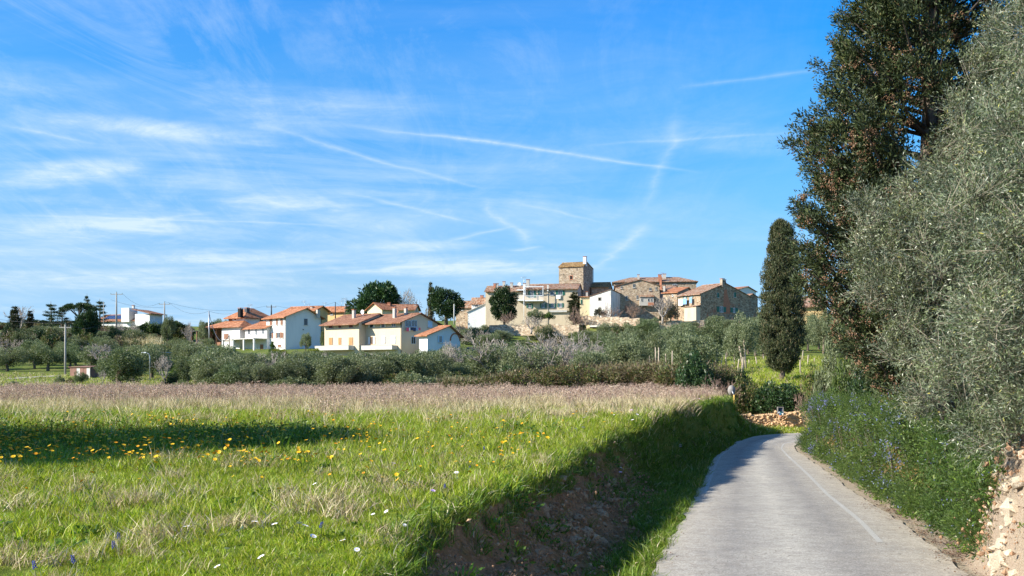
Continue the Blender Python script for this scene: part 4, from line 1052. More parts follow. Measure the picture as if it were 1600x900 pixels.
M['navy'] = plain('navy_car_paint', (.02, .035, .12), .25, .05, 5, bumps=0, spec=.6)
M['bluecar'] = plain('blue_car_paint', (.05, .13, .28), .25, .05, 5, bumps=0, spec=.6)
car(735, 172, R(8), 'dark blue estate car parked on the lane right of the annexe', M['navy'])
car(332, 196, R(60), 'blue car parked under the trees below the veranda villa', M['bluecar'])

# ------------------------------------------------------------------ vineyard posts on the right slope
KV = lambda x, y: (1080+x/5.296, 520+y/5.296)
pv_ = [(50,100,185),(124,105,230),(166,160,230),(197,143,240),(252,118,222),(286,103,280),(345,195,282),(357,122,215),(388,148,300),(416,200,300),(432,140,280),(539,148,225),(905,148,290),(963,138,225),(922,95,185),(1020,163,200),(600,110,170),(478,170,210)]
pst = None
for i, (x, t0, b0) in enumerate(pv_):
    x_, yt = KV(x, t0); _, yb = KV(x, b0); Y = float(np.interp(yb, [552, 562, 572, 578], [118, 104, 90, 84]))
    g = HP(x_, Y, -.15); hh = (yb-yt)/F*Y+.25
    mb = MB().tube([(0,0,0),(.02*math.sin(i*3)*hh,0,hh*.5),(.06*math.sin(i*5)*hh,0,hh)], [.065, .06, .05], 6)
    o = mb.build('vineyard_post', M['postw'], None, g); tag(o, 'wooden vineyard post left of the single cypress' if x_ < 1210 else 'wooden vineyard post right of the single cypress', 'post', 'vineyard posts on the slope')
for i, (px, yb, yt) in enumerate([(922,566,554),(951,566,550),(955,566,552),(998,568,548),(1010,570,555),(1014,569,556),(1025,571,543),(1029,571,543),(1050,570,548),(1041,569,553),(1120,570,545)]):
    Y = 88+3*math.sin(i*7); g = HP(px, Y, -.15); zt = HC-(yt-HY)/F*Y; hh = max(1.2, zt-g.z)
    o = MB().tube([(0,0,0),(.05*math.sin(i*4),0,hh)], [.06, .05], 6).build('vineyard_post', M['postw'], None, g); tag(o, 'wooden post showing above the brambles', 'post', 'posts above the brambles')
# large leaning posts by the olive
for px, yb, yt, lean in [(1163, 568, 540, -.5), (1166, 566, 530, -.25)]:
    Y = 95; g = HP(px, Y, -.2); hh = HC-(yt-HY)/F*Y-g.z
    o = MB().tube([(0,0,0),(lean,0,hh)], [.10, .09], 7).build('leaning_post', M['postw'], None, g); tag(o, 'tall leaning grey post under the olive', 'post', 'leaning posts')
# traffic mirror seen from behind on a yellow post
g = P(1147, 655, 62.5); g.z = Hs(g.x, g.y)-.1; r = empty('traffic_mirror', g, 0, 'grey traffic mirror seen from behind on a yellow post at the bend', 'mirror')
zt = HC-(617-HY)/F*62.5-g.z
M['mirrorgrey'] = plain('weathered_grey_plastic', (.26, .24, .22), .6, .25, 3)
M['ypost'] = plain('yellow_post_paint', (.62, .38, .10), .6, .2, 4)
MB().tube([(0,0,0),(0,0,zt)], .055, 8).build('post', M['ypost'], r)
mb = MB(); n = 16; cz = zt+.28; vs = [(-.12, .08, cz)]
for k in range(n): t_ = 2*math.pi*k/n; vs.append((-.12+.24*math.cos(t_), .16, cz+.34*math.sin(t_)))
for k in range(n): t_ = 2*math.pi*k/n; vs.append((-.12+.24*math.cos(t_), .21, cz+.34*math.sin(t_)))
vs.append((-.12, .27, cz)); fs = [(0, 1+(k+1) % n, 1+k) for k in range(n)]+[(1+k, 1+(k+1) % n, 1+n+(k+1) % n, 1+n+k) for k in range(n)]+[(2*n+1, 1+n+k, 1+n+(k+1) % n) for k in range(n)]
mb.add(vs, fs, True); mb.build('mirror_back', M['mirrorgrey'], r); MB().tube([(0,0,zt-.05),(-.1,.1,zt+.25)], .04, 6).build('bracket', M['metal'], r)

# ------------------------------------------------------------------ stones
def stone_mesh(name, seed, mat):
    bm = bmesh.new(); bmesh.ops.create_icosphere(bm, subdivisions=1, radius=1)
    rs_ = random.Random(seed); sx, sy_, sz_ = rs_.uniform(.75, 1.25), rs_.uniform(.6, 1), rs_.uniform(.5, .85)
    for v in bm.verts:
        q = 1+.25*(rs_.random()-.5)*2; v.co = Vector((v.co.x*sx*q, v.co.y*sy_*q, v.co.z*sz_*q))
    me = bpy.data.meshes.new(name); bm.to_mesh(me); bm.free(); me.materials.append(mat); return me
def stonemat():
    m, t, bs, _ = matnew('pale_rubble'); co = objcoord(t); oi = t.new('ShaderNodeObjectInfo')
    n = t.noise(geopos(t), 9, 5, .65); n2_ = t.noise(geopos(t), 40, 4, .6)
    c = t.ramp(t.math('ADD', t.math('MULTIPLY', n, .6), t.math('MULTIPLY', n2_, .4)), [(.3, (.18, .13, .085)), (.48, (.40, .32, .23)), (.65, (.60, .52, .41))])
    v = t.math('MULTIPLY_ADD', oi.outputs['Random'], .6, .6); hv = t.new('ShaderNodeHueSaturation'); t.link(c, hv.inputs['Color']); t.link(v, hv.inputs['Value']); t.link(hv.outputs[0], bs.inputs['Base Color'])
    bs.inputs['Roughness'].default_value = .95; bs.inputs['Specular IOR Level'].default_value = .1; bump(t, bs, n2_, .8, .02); return m
M['rubble'] = stonemat()
SM = [stone_mesh('stone', i, M['rubble']) for i in range(8)]
M['bank_stone'] = plain('earthy_stone', (.44, .29, .17), .95, .45, 7, bumps=.6)
SB = [stone_mesh('stone', 20+i, M['bank_stone']) for i in range(8)]
ground_o = bpy.data.objects['ground']
def put_stone(x, y, z, s, parent, pool=None):
    o = bpy.data.objects.new('stone', (pool or SM)[random.randrange(8)]); col.objects.link(o); o.parent = parent
    o.location = (x, y, z); o.scale = (s*random.uniform(.8, 1.2), s*random.uniform(.8, 1.2), s*random.uniform(.8, 1.1)); o.rotation_euler = (random.uniform(-.5, .5), random.uniform(-.5, .5), random.uniform(0, 6.28)); return o
# stones in the eroded bank: clusters found in the photograph, on the bank surface
def on_ground_px(px, py, y0=9, y1=60):
    """first hit of the ground along the direction of a picture point"""
    Y = np.arange(y0, y1, .04); X = (px-CX)/F*Y; z = HC-(py-HY)/F*Y; h_ = H(X, Y); k = np.nonzero(h_ > z)[0]
    return (X[k[0]], Y[k[0]], h_[k[0]]) if len(k) else None
for cx_, cy_, sp, n, s in [(905,815,70,20,.12),(925,850,50,10,.11),(880,790,60,8,.13),(970,790,20,7,.10),(960,760,22,6,.09),(830,810,30,5,.06),(740,800,30,3,.05),(1010,815,4,1,.13),(900,855,22,10,.10),(935,790,18,8,.10),(860,750,20,4,.07),(1050,735,8,2,.07),(985,775,10,4,.09)]:
    for i in range(n):
        hit = on_ground_px(random.gauss(cx_, sp*.5), random.gauss(cy_, sp*.45))
        if hit and rl(hit[1]) > hit[0] > bt(hit[1])-.1:
            k = s*random.uniform(.55, 1.25); put_stone(hit[0], hit[1], hit[2]-k*.05, k, ground_o, SB)
# crumbling rock face at the right edge
RC = []
for i in range(230):
    Y = random.uniform(12.2, 16.6); X = float(rr(Y))+random.uniform(.2, 1.5); 
    if (X/Y*F+CX) < 1528+random.uniform(0, 30): continue
    k = random.choice([.04, .05, .07, .09, .12, .15]); put_stone(X, Y, Hs(X, Y)+k*.15, k, ground_o)
M['outcrop'] = plain('pale_rock_outcrop', (.56, .47, .35), .95, .35, 5, bumps=.8)
SO = [stone_mesh('rock', 60+i, M['outcrop']) for i in range(8)]
for px, py, k in [(1556,775,.22),(1580,765,.26),(1600,790,.30),(1565,805,.24),(1590,825,.28),(1558,832,.20),(1578,850,.22),(1604,850,.3),(1560,858,.14),(1575,790,.2),(1590,748,.18),(1568,750,.14),(1550,812,.12),(1612,760,.25)]:
    Y = 13.9; X = (px-CX)/F*Y; z = HC-(py-HY)/F*Y
    yy = np.linspace(12.5, 16, 60); hh_ = H(np.full(60, X)+(yy-Y)*(px-CX)/F, yy)
    o = put_stone(X+.04, Y, min(z, float(Hs(X, Y))+.12), k*.8, ground_o, SO); o.name = 'rock'
M['ochre_stone'] = plain('ochre_stone', (.62, .42, .24), .95, .4, 6, bumps=.6)
SW = [stone_mesh('stone', 40+i, M['ochre_stone']) for i in range(8)]
# retaining wall on the outside of the bend
r = empty('retaining_wall', (16.75, 64.9, -.80), 0, 'rough ochre stone retaining wall on the outer side of the bend', 'wall')
MB().hexa([(-1.9,.25,-.5),(3.6,.25,-.5),(3.6,.7,-.5),(-1.9,.7,-.5),(-1.5,.4,.95),(3.6,.4,1.35),(3.6,.7,1.3),(-1.5,.7,.9)]).build('core', M['ochre_stone'], r)
for i in range(290):
    x = random.uniform(-1.9, 2.2); z = random.uniform(-.1, 1.4)
    if z > 1.1+.1*x+(.2*math.sin(x*3)): continue
    o = put_stone(x, .24+z*.09, z, random.uniform(.07, .14), r, SW)
for i in range(70):
    x = random.uniform(-1.6, 2.2); put_stone(x, random.uniform(.32, .72), .98+.08*x, random.uniform(.08, .16), r, SW)
# low ochre earth and stones left of it
for i in range(34):
    px = random.uniform(1165, 1200); Y = 66.8+random.random()*.8; X = (px-CX)/F*Y; put_stone(X, Y, Hs(X, Y)+.08, random.uniform(.1, .2), ground_o)
# loose pale stones at the foot of the brambles behind the field
for i in range(40):
    px = random.gauss(965, 22); Y = random.uniform(73, 75.5); X = (px-CX)/F*Y; put_stone(X, Y, Hs(X, Y)+random.uniform(.05, .45), random.uniform(.1, .22), ground_o)
# pale track on the left slope
def track(pts, w_, name):
    V = []; n = 40
    for i in range(n+1):
        q = i/n*(len(pts)-1); k = min(int(q), len(pts)-2); f = q-k; px = pts[k][0]*(1-f)+pts[k+1][0]*f; Y = pts[k][1]*(1-f)+pts[k+1][1]*f
        for d_ in (-1, -.4, .4, 1): y = Y+d_*w_*.9; x = (px-CX)/F*Y; V.append((x, y, Hs(x, y)+.07))
    i, j = np.meshgrid(np.arange(n), np.arange(3), indexing='ij'); a = (i*4+j).ravel()
    o = link(name, npmesh(name, np.array(V), np.stack([a, a+4, a+5, a+1], -1), [M['track']], smooth=True)); tag(o, kind='structure')
M['track'] = plain('pale_gravel', (.46, .42, .38), .95, .25, 1.5, bumps=.5)
track([(-80, 118), (20, 124), (70, 129), (100, 131)], 2.4, 'path')
# wayside shrine
s0 = P(1219.5, 647, 64.75); r = empty('wayside_shrine', s0, 0, 'small framed niche with blue flowers and an orange pot on the stone wall', 'shrine')
fr = MB(); fr.box(-.2,.2,-.02,.12,.0,.06); fr.box(-.2,-.15,-.02,.12,.061,.42); fr.box(.15,.2,-.02,.12,.061,.42); fr.box(-.2,.2,-.02,.12,.421,.47); fr.build('frame', M['mirrorgrey'], r)
MB().box(-.149,.149,.05,.1,.062,.42).build('picture', M['clothn'], r)
MB().tube([(0,-.12,-.25),(0,-.12,-.08)], [.09, .14], 9).build('pot', M['brick'], r)
fl = MB()
for i in range(26):
    a_ = random.uniform(0, 6.28); q = random.uniform(0, .16); fl.mat(i % 3).tube([(q*math.cos(a_), -.12+q*math.sin(a_)*.5, .0+random.uniform(-.08, .12)), (q*math.cos(a_)+.03, -.15, .05+random.uniform(-.08, .12))], .03, 4)
fl.build('flowers', [M['skyblue'], M['green'], M['clothw']], r)
# ------------------------------------------------------------------ foliage generators
def unit(v): return v/np.maximum(np.linalg.norm(v, axis=-1, keepdims=True), 1e-6)
def rdir(n): return unit(rng.normal(size=(n, 3)))
def kites(p, d, L, W, curve=0, n3=None):
    """leaf blades: base p, direction d, length L, width W -> V (n*4,3), F (n,4)"""
    n = len(p); d = unit(d)
    s = unit(np.cross(d, n3 if n3 is not None else rdir(n)))
    L = np.broadcast_to(np.asarray(L, float).reshape(-1, 1) if np.ndim(L) else L, (n, 1)); W = np.broadcast_to(np.asarray(W, float).reshape(-1, 1) if np.ndim(W) else W, (n, 1))
    mid = p+d*L*.5
    up = np.cross(s, d)*curve*L
    V = np.stack([p, mid+s*W*.5+up, p+d*L, mid-s*W*.5+up], 1).reshape(-1, 3)
    Fq = (np.arange(n)*4)[:, None]+np.arange(4)[None, :]
    return V, Fq
def blob_points(blobs, n, inner=.55, flat=1.0):
    """blobs (k,4): xyz r ; points spread in each shell"""
    b = np.asarray(blobs, float); w_ = b[:, 3]**2; k = rng.choice(len(b), n, p=w_/w_.sum())
    dr = rdir(n); rad = (inner+(1-inner)*rng.random(n)**.6)[:, None]*b[k, 3:4]
    o = dr*rad; o[:, 2] *= flat
    return b[k, :3]+o, dr, k
def crown_mesh(name, blobs, n, L, W, mat, up=.3, inner=.5, jit=.7, flat=1.0):
    p, dr, k = blob_points(blobs, n, inner, flat)
    d = dr+np.array([0, 0, up])+rng.normal(size=(n, 3))*jit
    Ls = L*(.6+.8*rng.random(n)); V, Fq = kites(p, d, Ls, W*(.7+.6*rng.random(n)))
    return npmesh(name, V, Fq, [mat])
def branchy(mb, p, d, L, r, depth, spread=.6, upb=.15, nseg=3, kids=3, shrink=.68, rmin=.006):
    pts = [Vector(p)]; dd = Vector(d).normalized()
    for i in range(nseg):
        dd = (dd+Vector((random.gauss(0, .13), random.gauss(0, .13), random.gauss(0, .10)+upb*.3))).normalized()
        pts.append(pts[-1]+dd*L/nseg)
    rr_ = [max(rmin, r*(1-.45*i/nseg)) for i in range(nseg+1)]
    mb.tube(pts, rr_, 5 if r > .05 else 3, cap=False)
    if depth <= 0: return
    for k in range(kids):
        t_ = random.uniform(.35, 1.0) if k else 1.0; i = min(nseg-1, int(t_*nseg)); q = pts[i].lerp(pts[i+1], t_*nseg-i)
        a = random.uniform(0, 6.28); side = dd.orthogonal().normalized(); side.rotate(Matrix.Rotation(a, 3, dd))
        nd = (dd+side*random.uniform(.5, 1.1)*spread*1.4+Vector((0, 0, upb))).normalized()
        branchy(mb, q, nd, L*shrink*random.uniform(.75, 1.15), max(rmin, r*.58), depth-1, spread, upb, max(2, nseg-1), kids, shrink, rmin)

M['bark'] = plain('bark_grey_brown', (.16, .125, .095), .95, .35, 3, bumps=.6)
M['bark_dark'] = plain('bark_dark', (.09, .07, .055), .95, .35, 3, bumps=.6)
M['bark_pale'] = plain('bark_pale', (.27, .235, .20), .95, .3, 3, bumps=.6)
M['twig'] = plain('bare_twigs', (.36, .31, .27), .95, .3, 2, bumps=0)
M['twig_brown'] = plain('brown_twigs', (.25, .17, .13), .95, .3, 2, bumps=0)
M['olive'] = leafmat('olive_leaves_far', [(0, (.075, .092, .042)), (.35, (.125, .148, .070)), (.7, (.195, .218, .115)), (1, (.29, .31, .19))], .25, under=(.17, .20, .10))
M['olive_dark'] = leafmat('olive_leaves_darker', [(0, (.05, .072, .026)), (.5, (.095, .122, .048)), (1, (.19, .22, .11))], .25)
M['dark'+'leaf'] = leafmat('evergreen_dark_leaves', [(0, (.012, .03, .010)), (.5, (.028, .058, .018)), (1, (.07, .11, .035))], .15, .4)
M['midleaf'] = leafmat('mid_green_leaves', [(0, (.03, .06, .012)), (.5, (.07, .12, .022)), (1, (.15, .20, .05))], .3)
M['yelleaf'] = leafmat('yellow_green_leaves', [(0, (.08, .12, .01)), (.5, (.20, .24, .02)), (1, (.38, .38, .05))], .3)
M['cypleaf'] = leafmat('cypress_scales', [(0, (.024, .034, .013)), (.5, (.045, .056, .020)), (.8, (.072, .076, .028)), (.92, (.12, .10, .05)), (1, (.17, .12, .07))], .05, .6)
M['scrub'] = leafmat('bramble_leaves', [(0, (.035, .055, .012)), (.35, (.07, .10, .02)), (.6, (.12, .15, .035)), (.8, (.17, .12, .05)), (1, (.28, .20, .11))], .25)
M['brownscrub'] = leafmat('brown_scrub', [(0, (.09, .055, .035)), (.5, (.16, .11, .07)), (.85, (.24, .19, .10)), (1, (.14, .16, .05))], .15)
M['canes'] = leafmat('dry_canes', [(0, (.24, .17, .09)), (.6, (.46, .36, .21)), (1, (.62, .53, .36))], .2)

# ------------------------------------------------------------------ tree prototypes (unit scale in metres)
class Proto: pass
def mkproto(kind, seed, nl=1.0):
    global rng; random.seed(seed); rng = np.random.default_rng(seed)
    pr = Proto(); tb = MB()
    if kind == 'olive':       # about 4.6 wide, 4.0 high
        k = 28; bl = []
        for i in range(k):
            a = random.uniform(0, 6.28); q = 1.75*math.sqrt(random.random()); z = 2.15+random.uniform(-1.15, 1.2)*(1-.45*(q/1.75)**2)
            bl.append((q*math.cos(a), q*math.sin(a), z, random.uniform(.42, .78)))
        me = crown_mesh('crown', bl, int(9500*nl), .19, .062, M['olive' if seed % 3 else 'olive_dark'], .35, .35, .8)
        top = Vector((random.uniform(-.15, .15), random.uniform(-.15, .15), 1.15))
        tb.tube([(0,0,-.4), (.05,0,.5), top], [.24, .18, .15], 7)
        for b in random.sample(bl, 9): 
            t_ = Vector(b[:3]); tb.tube([top, top.lerp(t_, .5)+Vector((0,0,.2)), t_], [.09, .05, .015], 4, cap=False)
        pr.size = (4.6, 4.0); tm = M['bark']
    elif kind == 'round':     # dense oak, 5 wide 5 high
        bl = []
        for i in range(52):
            d_ = rdir(1)[0]; q = random.uniform(.72, 1.05); bl.append((d_[0]*2.0*q, d_[1]*2.0*q, 2.9+d_[2]*1.75*q, random.uniform(.45, .7)))
        me = crown_mesh('crown', bl, int(9500*nl), .30, .12, M['darkleaf'], .5, .4, .5)
        tb.tube([(0,0,-.5), (0,0,1.6), (.1,0,2.6)], [.3, .22, .1], 7); pr.size = (4.3, 4.9); tm = M['bark']
    elif kind == 'egg':
        bl = []
        for i in range(90):
            d_ = rdir(1)[0]; q = random.uniform(.7, 1); bl.append((d_[0]*1.75*q, d_[1]*1.75*q, 2.35+d_[2]*2.0*q, random.uniform(.32, .5)))
        me = crown_mesh('crown', bl, 12000, .26, .10, M['darkleaf'], .7, .3, .4); tb.tube([(0,0,-.5), (0,0,1.6), (.1,0,2.6)], [.2, .15, .1], 7); pr.size = (4.3, 4.7); tm = M['bark']
    elif kind == 'cypress':   # slender column, 1.5 wide 8 high
        bl = []
        for i in range(90):
            z = random.uniform(.3, 7.6); q = .62*math.sin(math.pi*min(1, (z+1.6)/9.6))**.7; a = random.uniform(0, 6.28); q2 = q*random.uniform(.3, .85)
            bl.append((q2*math.cos(a), q2*math.sin(a), z, random.uniform(.14, .26)))
        me = crown_mesh('crown', bl, int(5000*nl), .32, .08, M['cypleaf'], 1.6, .3, .4)
        tb.tube([(0,0,-.5), (0,0,2)], [.16, .1], 6); pr.size = (1.6, 8); tm = M['bark']
    elif kind == 'fir':       # layered conifer, 4 wide 7 high
        V = []; 
        tb.tube([(0,0,-.5), (0,0,3.5), (.05,0,7.0)], [.2, .12, .02], 6)
        bl = []
        nl_ = 9 if seed % 2 else 8
        for j in range(nl_):
            z = 1.2+5.6*j/nl_; rad = 2.1*(1-j/nl_)**.8+.15
            for m_ in range(6):
                a = random.uniform(0, 6.28); rr2 = rad*random.uniform(.65, 1.1)
                tip = Vector((rr2*math.cos(a), rr2*math.sin(a), z+.25*rr2-.1)); tb.tube([(0,0,z-.1), tip], [.04, .012], 3, cap=False)
                for q in (.45, .7, .92): bl.append((tip.x*q, tip.y*q, z+.25*rr2*q-.05, .30*(1.25-q*.5)))
        me = crown_mesh('crown', bl, int(3600*nl), .26, .07, M['darkleaf'], .1, .1, .6, .45); pr.size = (4.0, 7.1); tm = M['bark']
    elif kind == 'pine':      # umbrella pine 8 wide 6 high
        bl = []
        for i in range(46):
            a = random.uniform(0, 6.28); q = 3.4*math.sqrt(random.random()); bl.append((q*math.cos(a), q*math.sin(a), 4.4+.9*math.cos(q/3.7*1.5)+random.uniform(-.25, .2), random.uniform(.45, .75)))
        me = crown_mesh('crown', bl, int(6500*nl), .30, .10, M['darkleaf'], .8, .2, .5, .6)
        tb.tube([(0,0,-.5), (.2,0,2), (.1,0,3.4)], [.28, .22, .16], 7)
        for b in random.sample(bl, 12): tb.tube([(.1,0,3.0), Vector(b[:3])*.6+Vector((0,0,1.3)), b[:3]], [.1, .07, .03], 4, cap=False)
        pr.size = (7.8, 5.9); tm = M['bark']
    elif kind == 'bare':      # leafless tree 5 wide 5 high
        tb.tube([(0,0,-.4), (.05,0,.9)], [.2, .15], 6)
        for i in range(5):
            a = i*1.26+random.uniform(-.3, .3); branchy(tb, (.05, 0, .8), (math.cos(a)*.75, math.sin(a)*.75, .9), 1.7, .10, 4, .6, .12, 3, 3, .70, .019)
        me = None; pr.size = (5.0, 5.0); tm = M['twig']
    elif kind == 'bare_shrub':
        for i in range(13):
            a = random.uniform(0, 6.28); e = random.uniform(.3, 1.3); branchy(tb, (random.uniform(-.5, .5), random.uniform(-.4, .4), -.1), (math.cos(a)*.8, math.sin(a)*.8, e), 1.0, .035, 3, .6, .08, 3, 3, .68, .014)
        me = None; pr.size = (3.4, 2.3); tm = M['twig_brown']
    elif kind in ('bush', 'dark_bush', 'yellow_bush', 'scrub_bush', 'brown_bush', 'olive_bush', 'cone'):
        bl = []
        for i in range(26):
            a = random.uniform(0, 6.28); q = 1.25*math.sqrt(random.random()); z = random.uniform(.25, 1.55)*(1-.4*(q/1.25)**2)
            if kind == 'cone': z = random.uniform(.2, 3.0); q = 1.0*(1-z/3.3)*random.uniform(.3, 1)
            bl.append((q*math.cos(a), q*math.sin(a), z, random.uniform(.28, .48)*(1 if kind != 'cone' else max(.35, 1-z/4))))
        mt = {'bush': 'midleaf', 'dark_bush': 'darkleaf', 'yellow_bush': 'yelleaf', 'scrub_bush': 'scrub', 'brown_bush': 'brownscrub', 'olive_bush': 'olive', 'cone': 'midleaf'}[kind]
        me = crown_mesh('foliage', bl, int(4200*nl), .17, .07, M[mt], .4, .3, .7)
        for i in range(6): a = random.uniform(0, 6.28); tb.tube([(0,0,-.3), (math.cos(a)*.7, math.sin(a)*.7, 1.0)], [.05, .015], 4, cap=False)
        pr.size = (3.1, 2.1) if kind != 'cone' else (2.2, 3.4); tm = M['bark']
    pr.crown = me; pr.trunk = tb.mesh('trunk' if kind not in ('bare_shrub',) else 'branches', tm); pr.kind = kind
    return pr
PR = {'olive': [mkproto('olive', 10+i) for i in range(7)], 'round': [mkproto('round', 30)], 'cypress': [mkproto('cypress', 31)], 'egg': [mkproto('egg', 32)],
      'fir': [mkproto('fir', 33), mkproto('fir', 34)], 'pine': [mkproto('pine', 35)], 'bare': [mkproto('bare', 40+i) for i in range(4)],
      'bare_shrub': [mkproto('bare_shrub', 50+i) for i in range(3)], 'bush': [mkproto('bush', 60), mkproto('bush', 61)],
      'dark_bush': [mkproto('dark_bush', 62), mkproto('dark_bush', 63)], 'yellow_bush': [mkproto('yellow_bush', 64)], 'scrub_bush': [mkproto('scrub_bush', 65), mkproto('scrub_bush', 66)],
      'brown_bush': [mkproto('brown_bush', 67)], 'olive_bush': [mkproto('olive_bush', 68), mkproto('olive_bush', 69)], 'cone': [mkproto('cone', 70)]}
random.seed(99); rng = np.random.default_rng(99)
BUSHK = ('bush', 'dark_bush', 'yellow_bush', 'scrub_bush', 'brown_bush', 'olive_bush', 'bare_shrub')
BASE = {'olive': 'grey-green olive tree', 'bare': 'leafless grey tree', 'scrub_bush': 'brown-green scrub bush', 'brown_bush': 'brown bush', 'dark_bush': 'dark green bush', 'bush': 'green bush', 'olive_bush': 'grey-green thicket', 'round': 'dark round evergreen', 'bare_shrub': 'leafless bush', 'yellow_bush': 'yellow-green bush'}
LMK = [(-60,'beyond the left edge'),(20,'below the leftmost cypress'),(60,'below the second cypress'),(100,'left of the concrete pole'),(135,'behind the rusty shed'),(165,'right of the rusty shed'),(195,'below the thin skyline pole'),(222,'left of the street lamp'),(250,'right of the street lamp'),(280,'below the pink hut'),(310,'below the lone bare tree'),(340,'below the metal pole'),(368,'by the wooden pole'),(398,'below the porch wing'),(430,'below the white three-storey house'),(462,'below the shaded white gable'),(492,'left of the cream houses'),(525,'below the left balcony'),(560,'below the cream houses'),(595,'below the right balcony'),(628,'right below the cream houses'),(660,'below the laundry gable'),(695,'below the annexe'),(725,'below the dark blue car'),(758,'below the white lean-to'),(790,'below the egg-shaped tree'),(822,'below the village house'),(850,'below the white balcony'),(880,'below the green shutters'),(912,'below the tower'),(945,'below the whitewashed shed'),(975,'below the shaded stone corner'),(1005,'below the stone gable'),(1035,'below the stone gable\'s right edge'),(1065,'left below the patched stone house'),(1095,'below the patched stone house'),(1130,'below the brick-patched gable'),(1165,'right of the patched gable'),(1200,'left of the single cypress'),(1240,'behind the single cypress'),(1275,'right of the single cypress'),(1400,'behind the big cypress')]
LROW = [(88,'in the front row'),(94,'in the second row'),(101,'in the third row'),(108,'in the fourth row'),(117,'in the fifth row'),(128,'in the lower middle rows'),(140,'in the middle rows'),(154,'above the middle rows'),(170,'in the upper rows'),(186,'high on the slope'),(202,'near the top'),(220,'just under the skyline'),(300,'on the skyline')]
used_labels = {}
def where_label(base, x, y, w_, h_):
    px = CX+F*x/y; lm = min(LMK, key=lambda l: abs(l[0]-px))[1]; rw = next(l for l in LROW if y < l[0]+4)[1] if y < 296 else 'on the skyline'
    size = 'small' if h_ < 2.6 else 'tall' if h_ > 4.3 else 'broad' if w_/h_ > 1.28 else 'medium'
    return f'{size} {base} {rw}, {lm}'
def plant(kind, loc, w_, h_, name, label, cat=None, group=None, v=None, rz=None):
    pr = PR[kind][v if v is not None else random.randrange(len(PR[kind]))]
    if group: label = where_label(BASE.get(kind, kind), loc[0], loc[1], w_, h_)
    r = empty(name, loc, random.uniform(0, 6.28) if rz is None else rz, label, cat or ('shrub' if kind in BUSHK else 'tree'), group)
    r.scale = (w_/pr.size[0], w_/pr.size[0], h_/pr.size[1])
    link('trunk' if kind not in BUSHK else 'branches', pr.trunk, r)
    if pr.crown: link('crown' if kind not in BUSHK else 'foliage', pr.crown, r)
    return r
def spec(kind, px, Y, top, wpx, name, label, base=None, group=None, v=None, cat=None):
    b = HP(px, Y, -.05) if base is None else P(px, base, Y); zt = HC-(top-HY)/F*Y
    return plant(kind, b, wpx/F*Y, max(.5, zt-b.z), name, label, cat, group, v)

houses = []
for o in bpy.data.objects:
    if o.type == 'EMPTY' and o.get('category') in ('house', 'shed', 'tower', 'hut', 'car'):
        houses.append((o.location.x, o.location.y))
foot = []
for o in bpy.data.objects:
    if o.name.startswith('wall') and o.parent and o.parent.get('category') in ('house', 'shed', 'tower'):
        rt = o.parent; ca, sa = math.cos(rt.rotation_euler.z), math.sin(rt.rotation_euler.z)
        xs = [v.co.x for v in o.data.vertices]; ys_ = [v.co.y for v in o.data.vertices]
        foot.append((rt.location.x, rt.location.y, ca, sa, min(xs), max(xs), min(ys_), max(ys_)))
def clear(x, y, m_=2.6):
    for (cx_, cy_, ca, sa, x0, x1, y0, y1) in foot:
        dx, dy = x-cx_, y-cy_; u = dx*ca+dy*sa; v = -dx*sa+dy*ca
        if x0-m_ < u < x1+m_ and y0-m_-2 < v < y1+m_: return False
    return True
# named trees and shrubs, left to right along the skyline
spec('bare', 30, 215, 475, 44, 'bare_tree', 'leafless grey tree at the far left end of the skyline')
spec('cypress', 23, 205, 478, 20, 'cypress_tree', 'brownish pointed cypress at the far left of the skyline')
spec('cypress', 47, 208, 485, 15, 'cypress_tree', 'small dark cypress second from the left on the skyline')
spec('dark_bush', 10, 200, 496, 22, 'dark_bush', 'dark bush at the foot of the leftmost skyline cypress')
spec('fir', 80, 218, 470, 40, 'cedar_tree', 'ragged cedar left of the umbrella pine', v=1)
spec('fir', 97, 222, 476, 34, 'cedar_tree', 'half-bare cedar touching the umbrella pine on its left')
spec('pine', 123, 222, 472, 58, 'umbrella_pine', 'flat-topped umbrella pine on the left skyline')
spec('fir', 136, 232, 457, 20, 'fir_tree', 'narrow tiered fir rising above the umbrella pine')
spec('fir', 156, 228, 466, 36, 'cedar_tree', 'wide tiered cedar left of the solar panel villa', v=1)
spec('round', 135, 190, 487, 36, 'evergreen_tree', 'dark leafy tree below the umbrella pine')
spec('dark_bush', 178, 190, 504, 24, 'round_bush', 'round glossy green bush below the solar panel villa')
spec('bush', 230, 214, 493, 34, 'evergreen_tree', 'bright green bushy tree at the right end of the solar panel villa')
spec('bare', 200, 205, 496, 36, 'bare_tree', 'leafless shrubby tree in front of the solar panel villa')
spec('olive', 262, 205, 489, 26, 'olive_tree', 'thin-crowned tree around the pole right of the solar panel villa')
spec('bare', 297, 205, 500, 22, 'bare_tree', 'small leafless tree alone on the skyline left of the veranda villa')
spec('olive', 337, 228, 494, 34, 'olive_tree', 'grey-green tree behind the metal pole of the veranda villa')
spec('olive', 357, 235, 497, 24, 'olive_tree', 'grey-green tree directly left of the hipped roofs')
spec('olive', 318, 214, 498, 20, 'olive_tree', 'small tree on the skyline left of the metal pole')
spec('cone', 426, 190, 529, 15, 'thuja', 'small cone-shaped evergreen in front of the white three-storey house')
spec('yellow_bush', 437, 178, 541, 26, 'yellow_bush', 'yellow-green bush at the foot of the small cone-shaped evergreen')
spec('yellow_bush', 490, 172, 540, 30, 'yellow_bush', 'yellow-green hedge bush between the white house and the cream houses')
spec('olive', 477, 186, 518, 20, 'olive_tree', 'young olive against the shaded gable of the white house')
spec('olive', 506, 182, 514, 15, 'olive_tree', 'slim olive squeezed at the left corner of the cream houses')
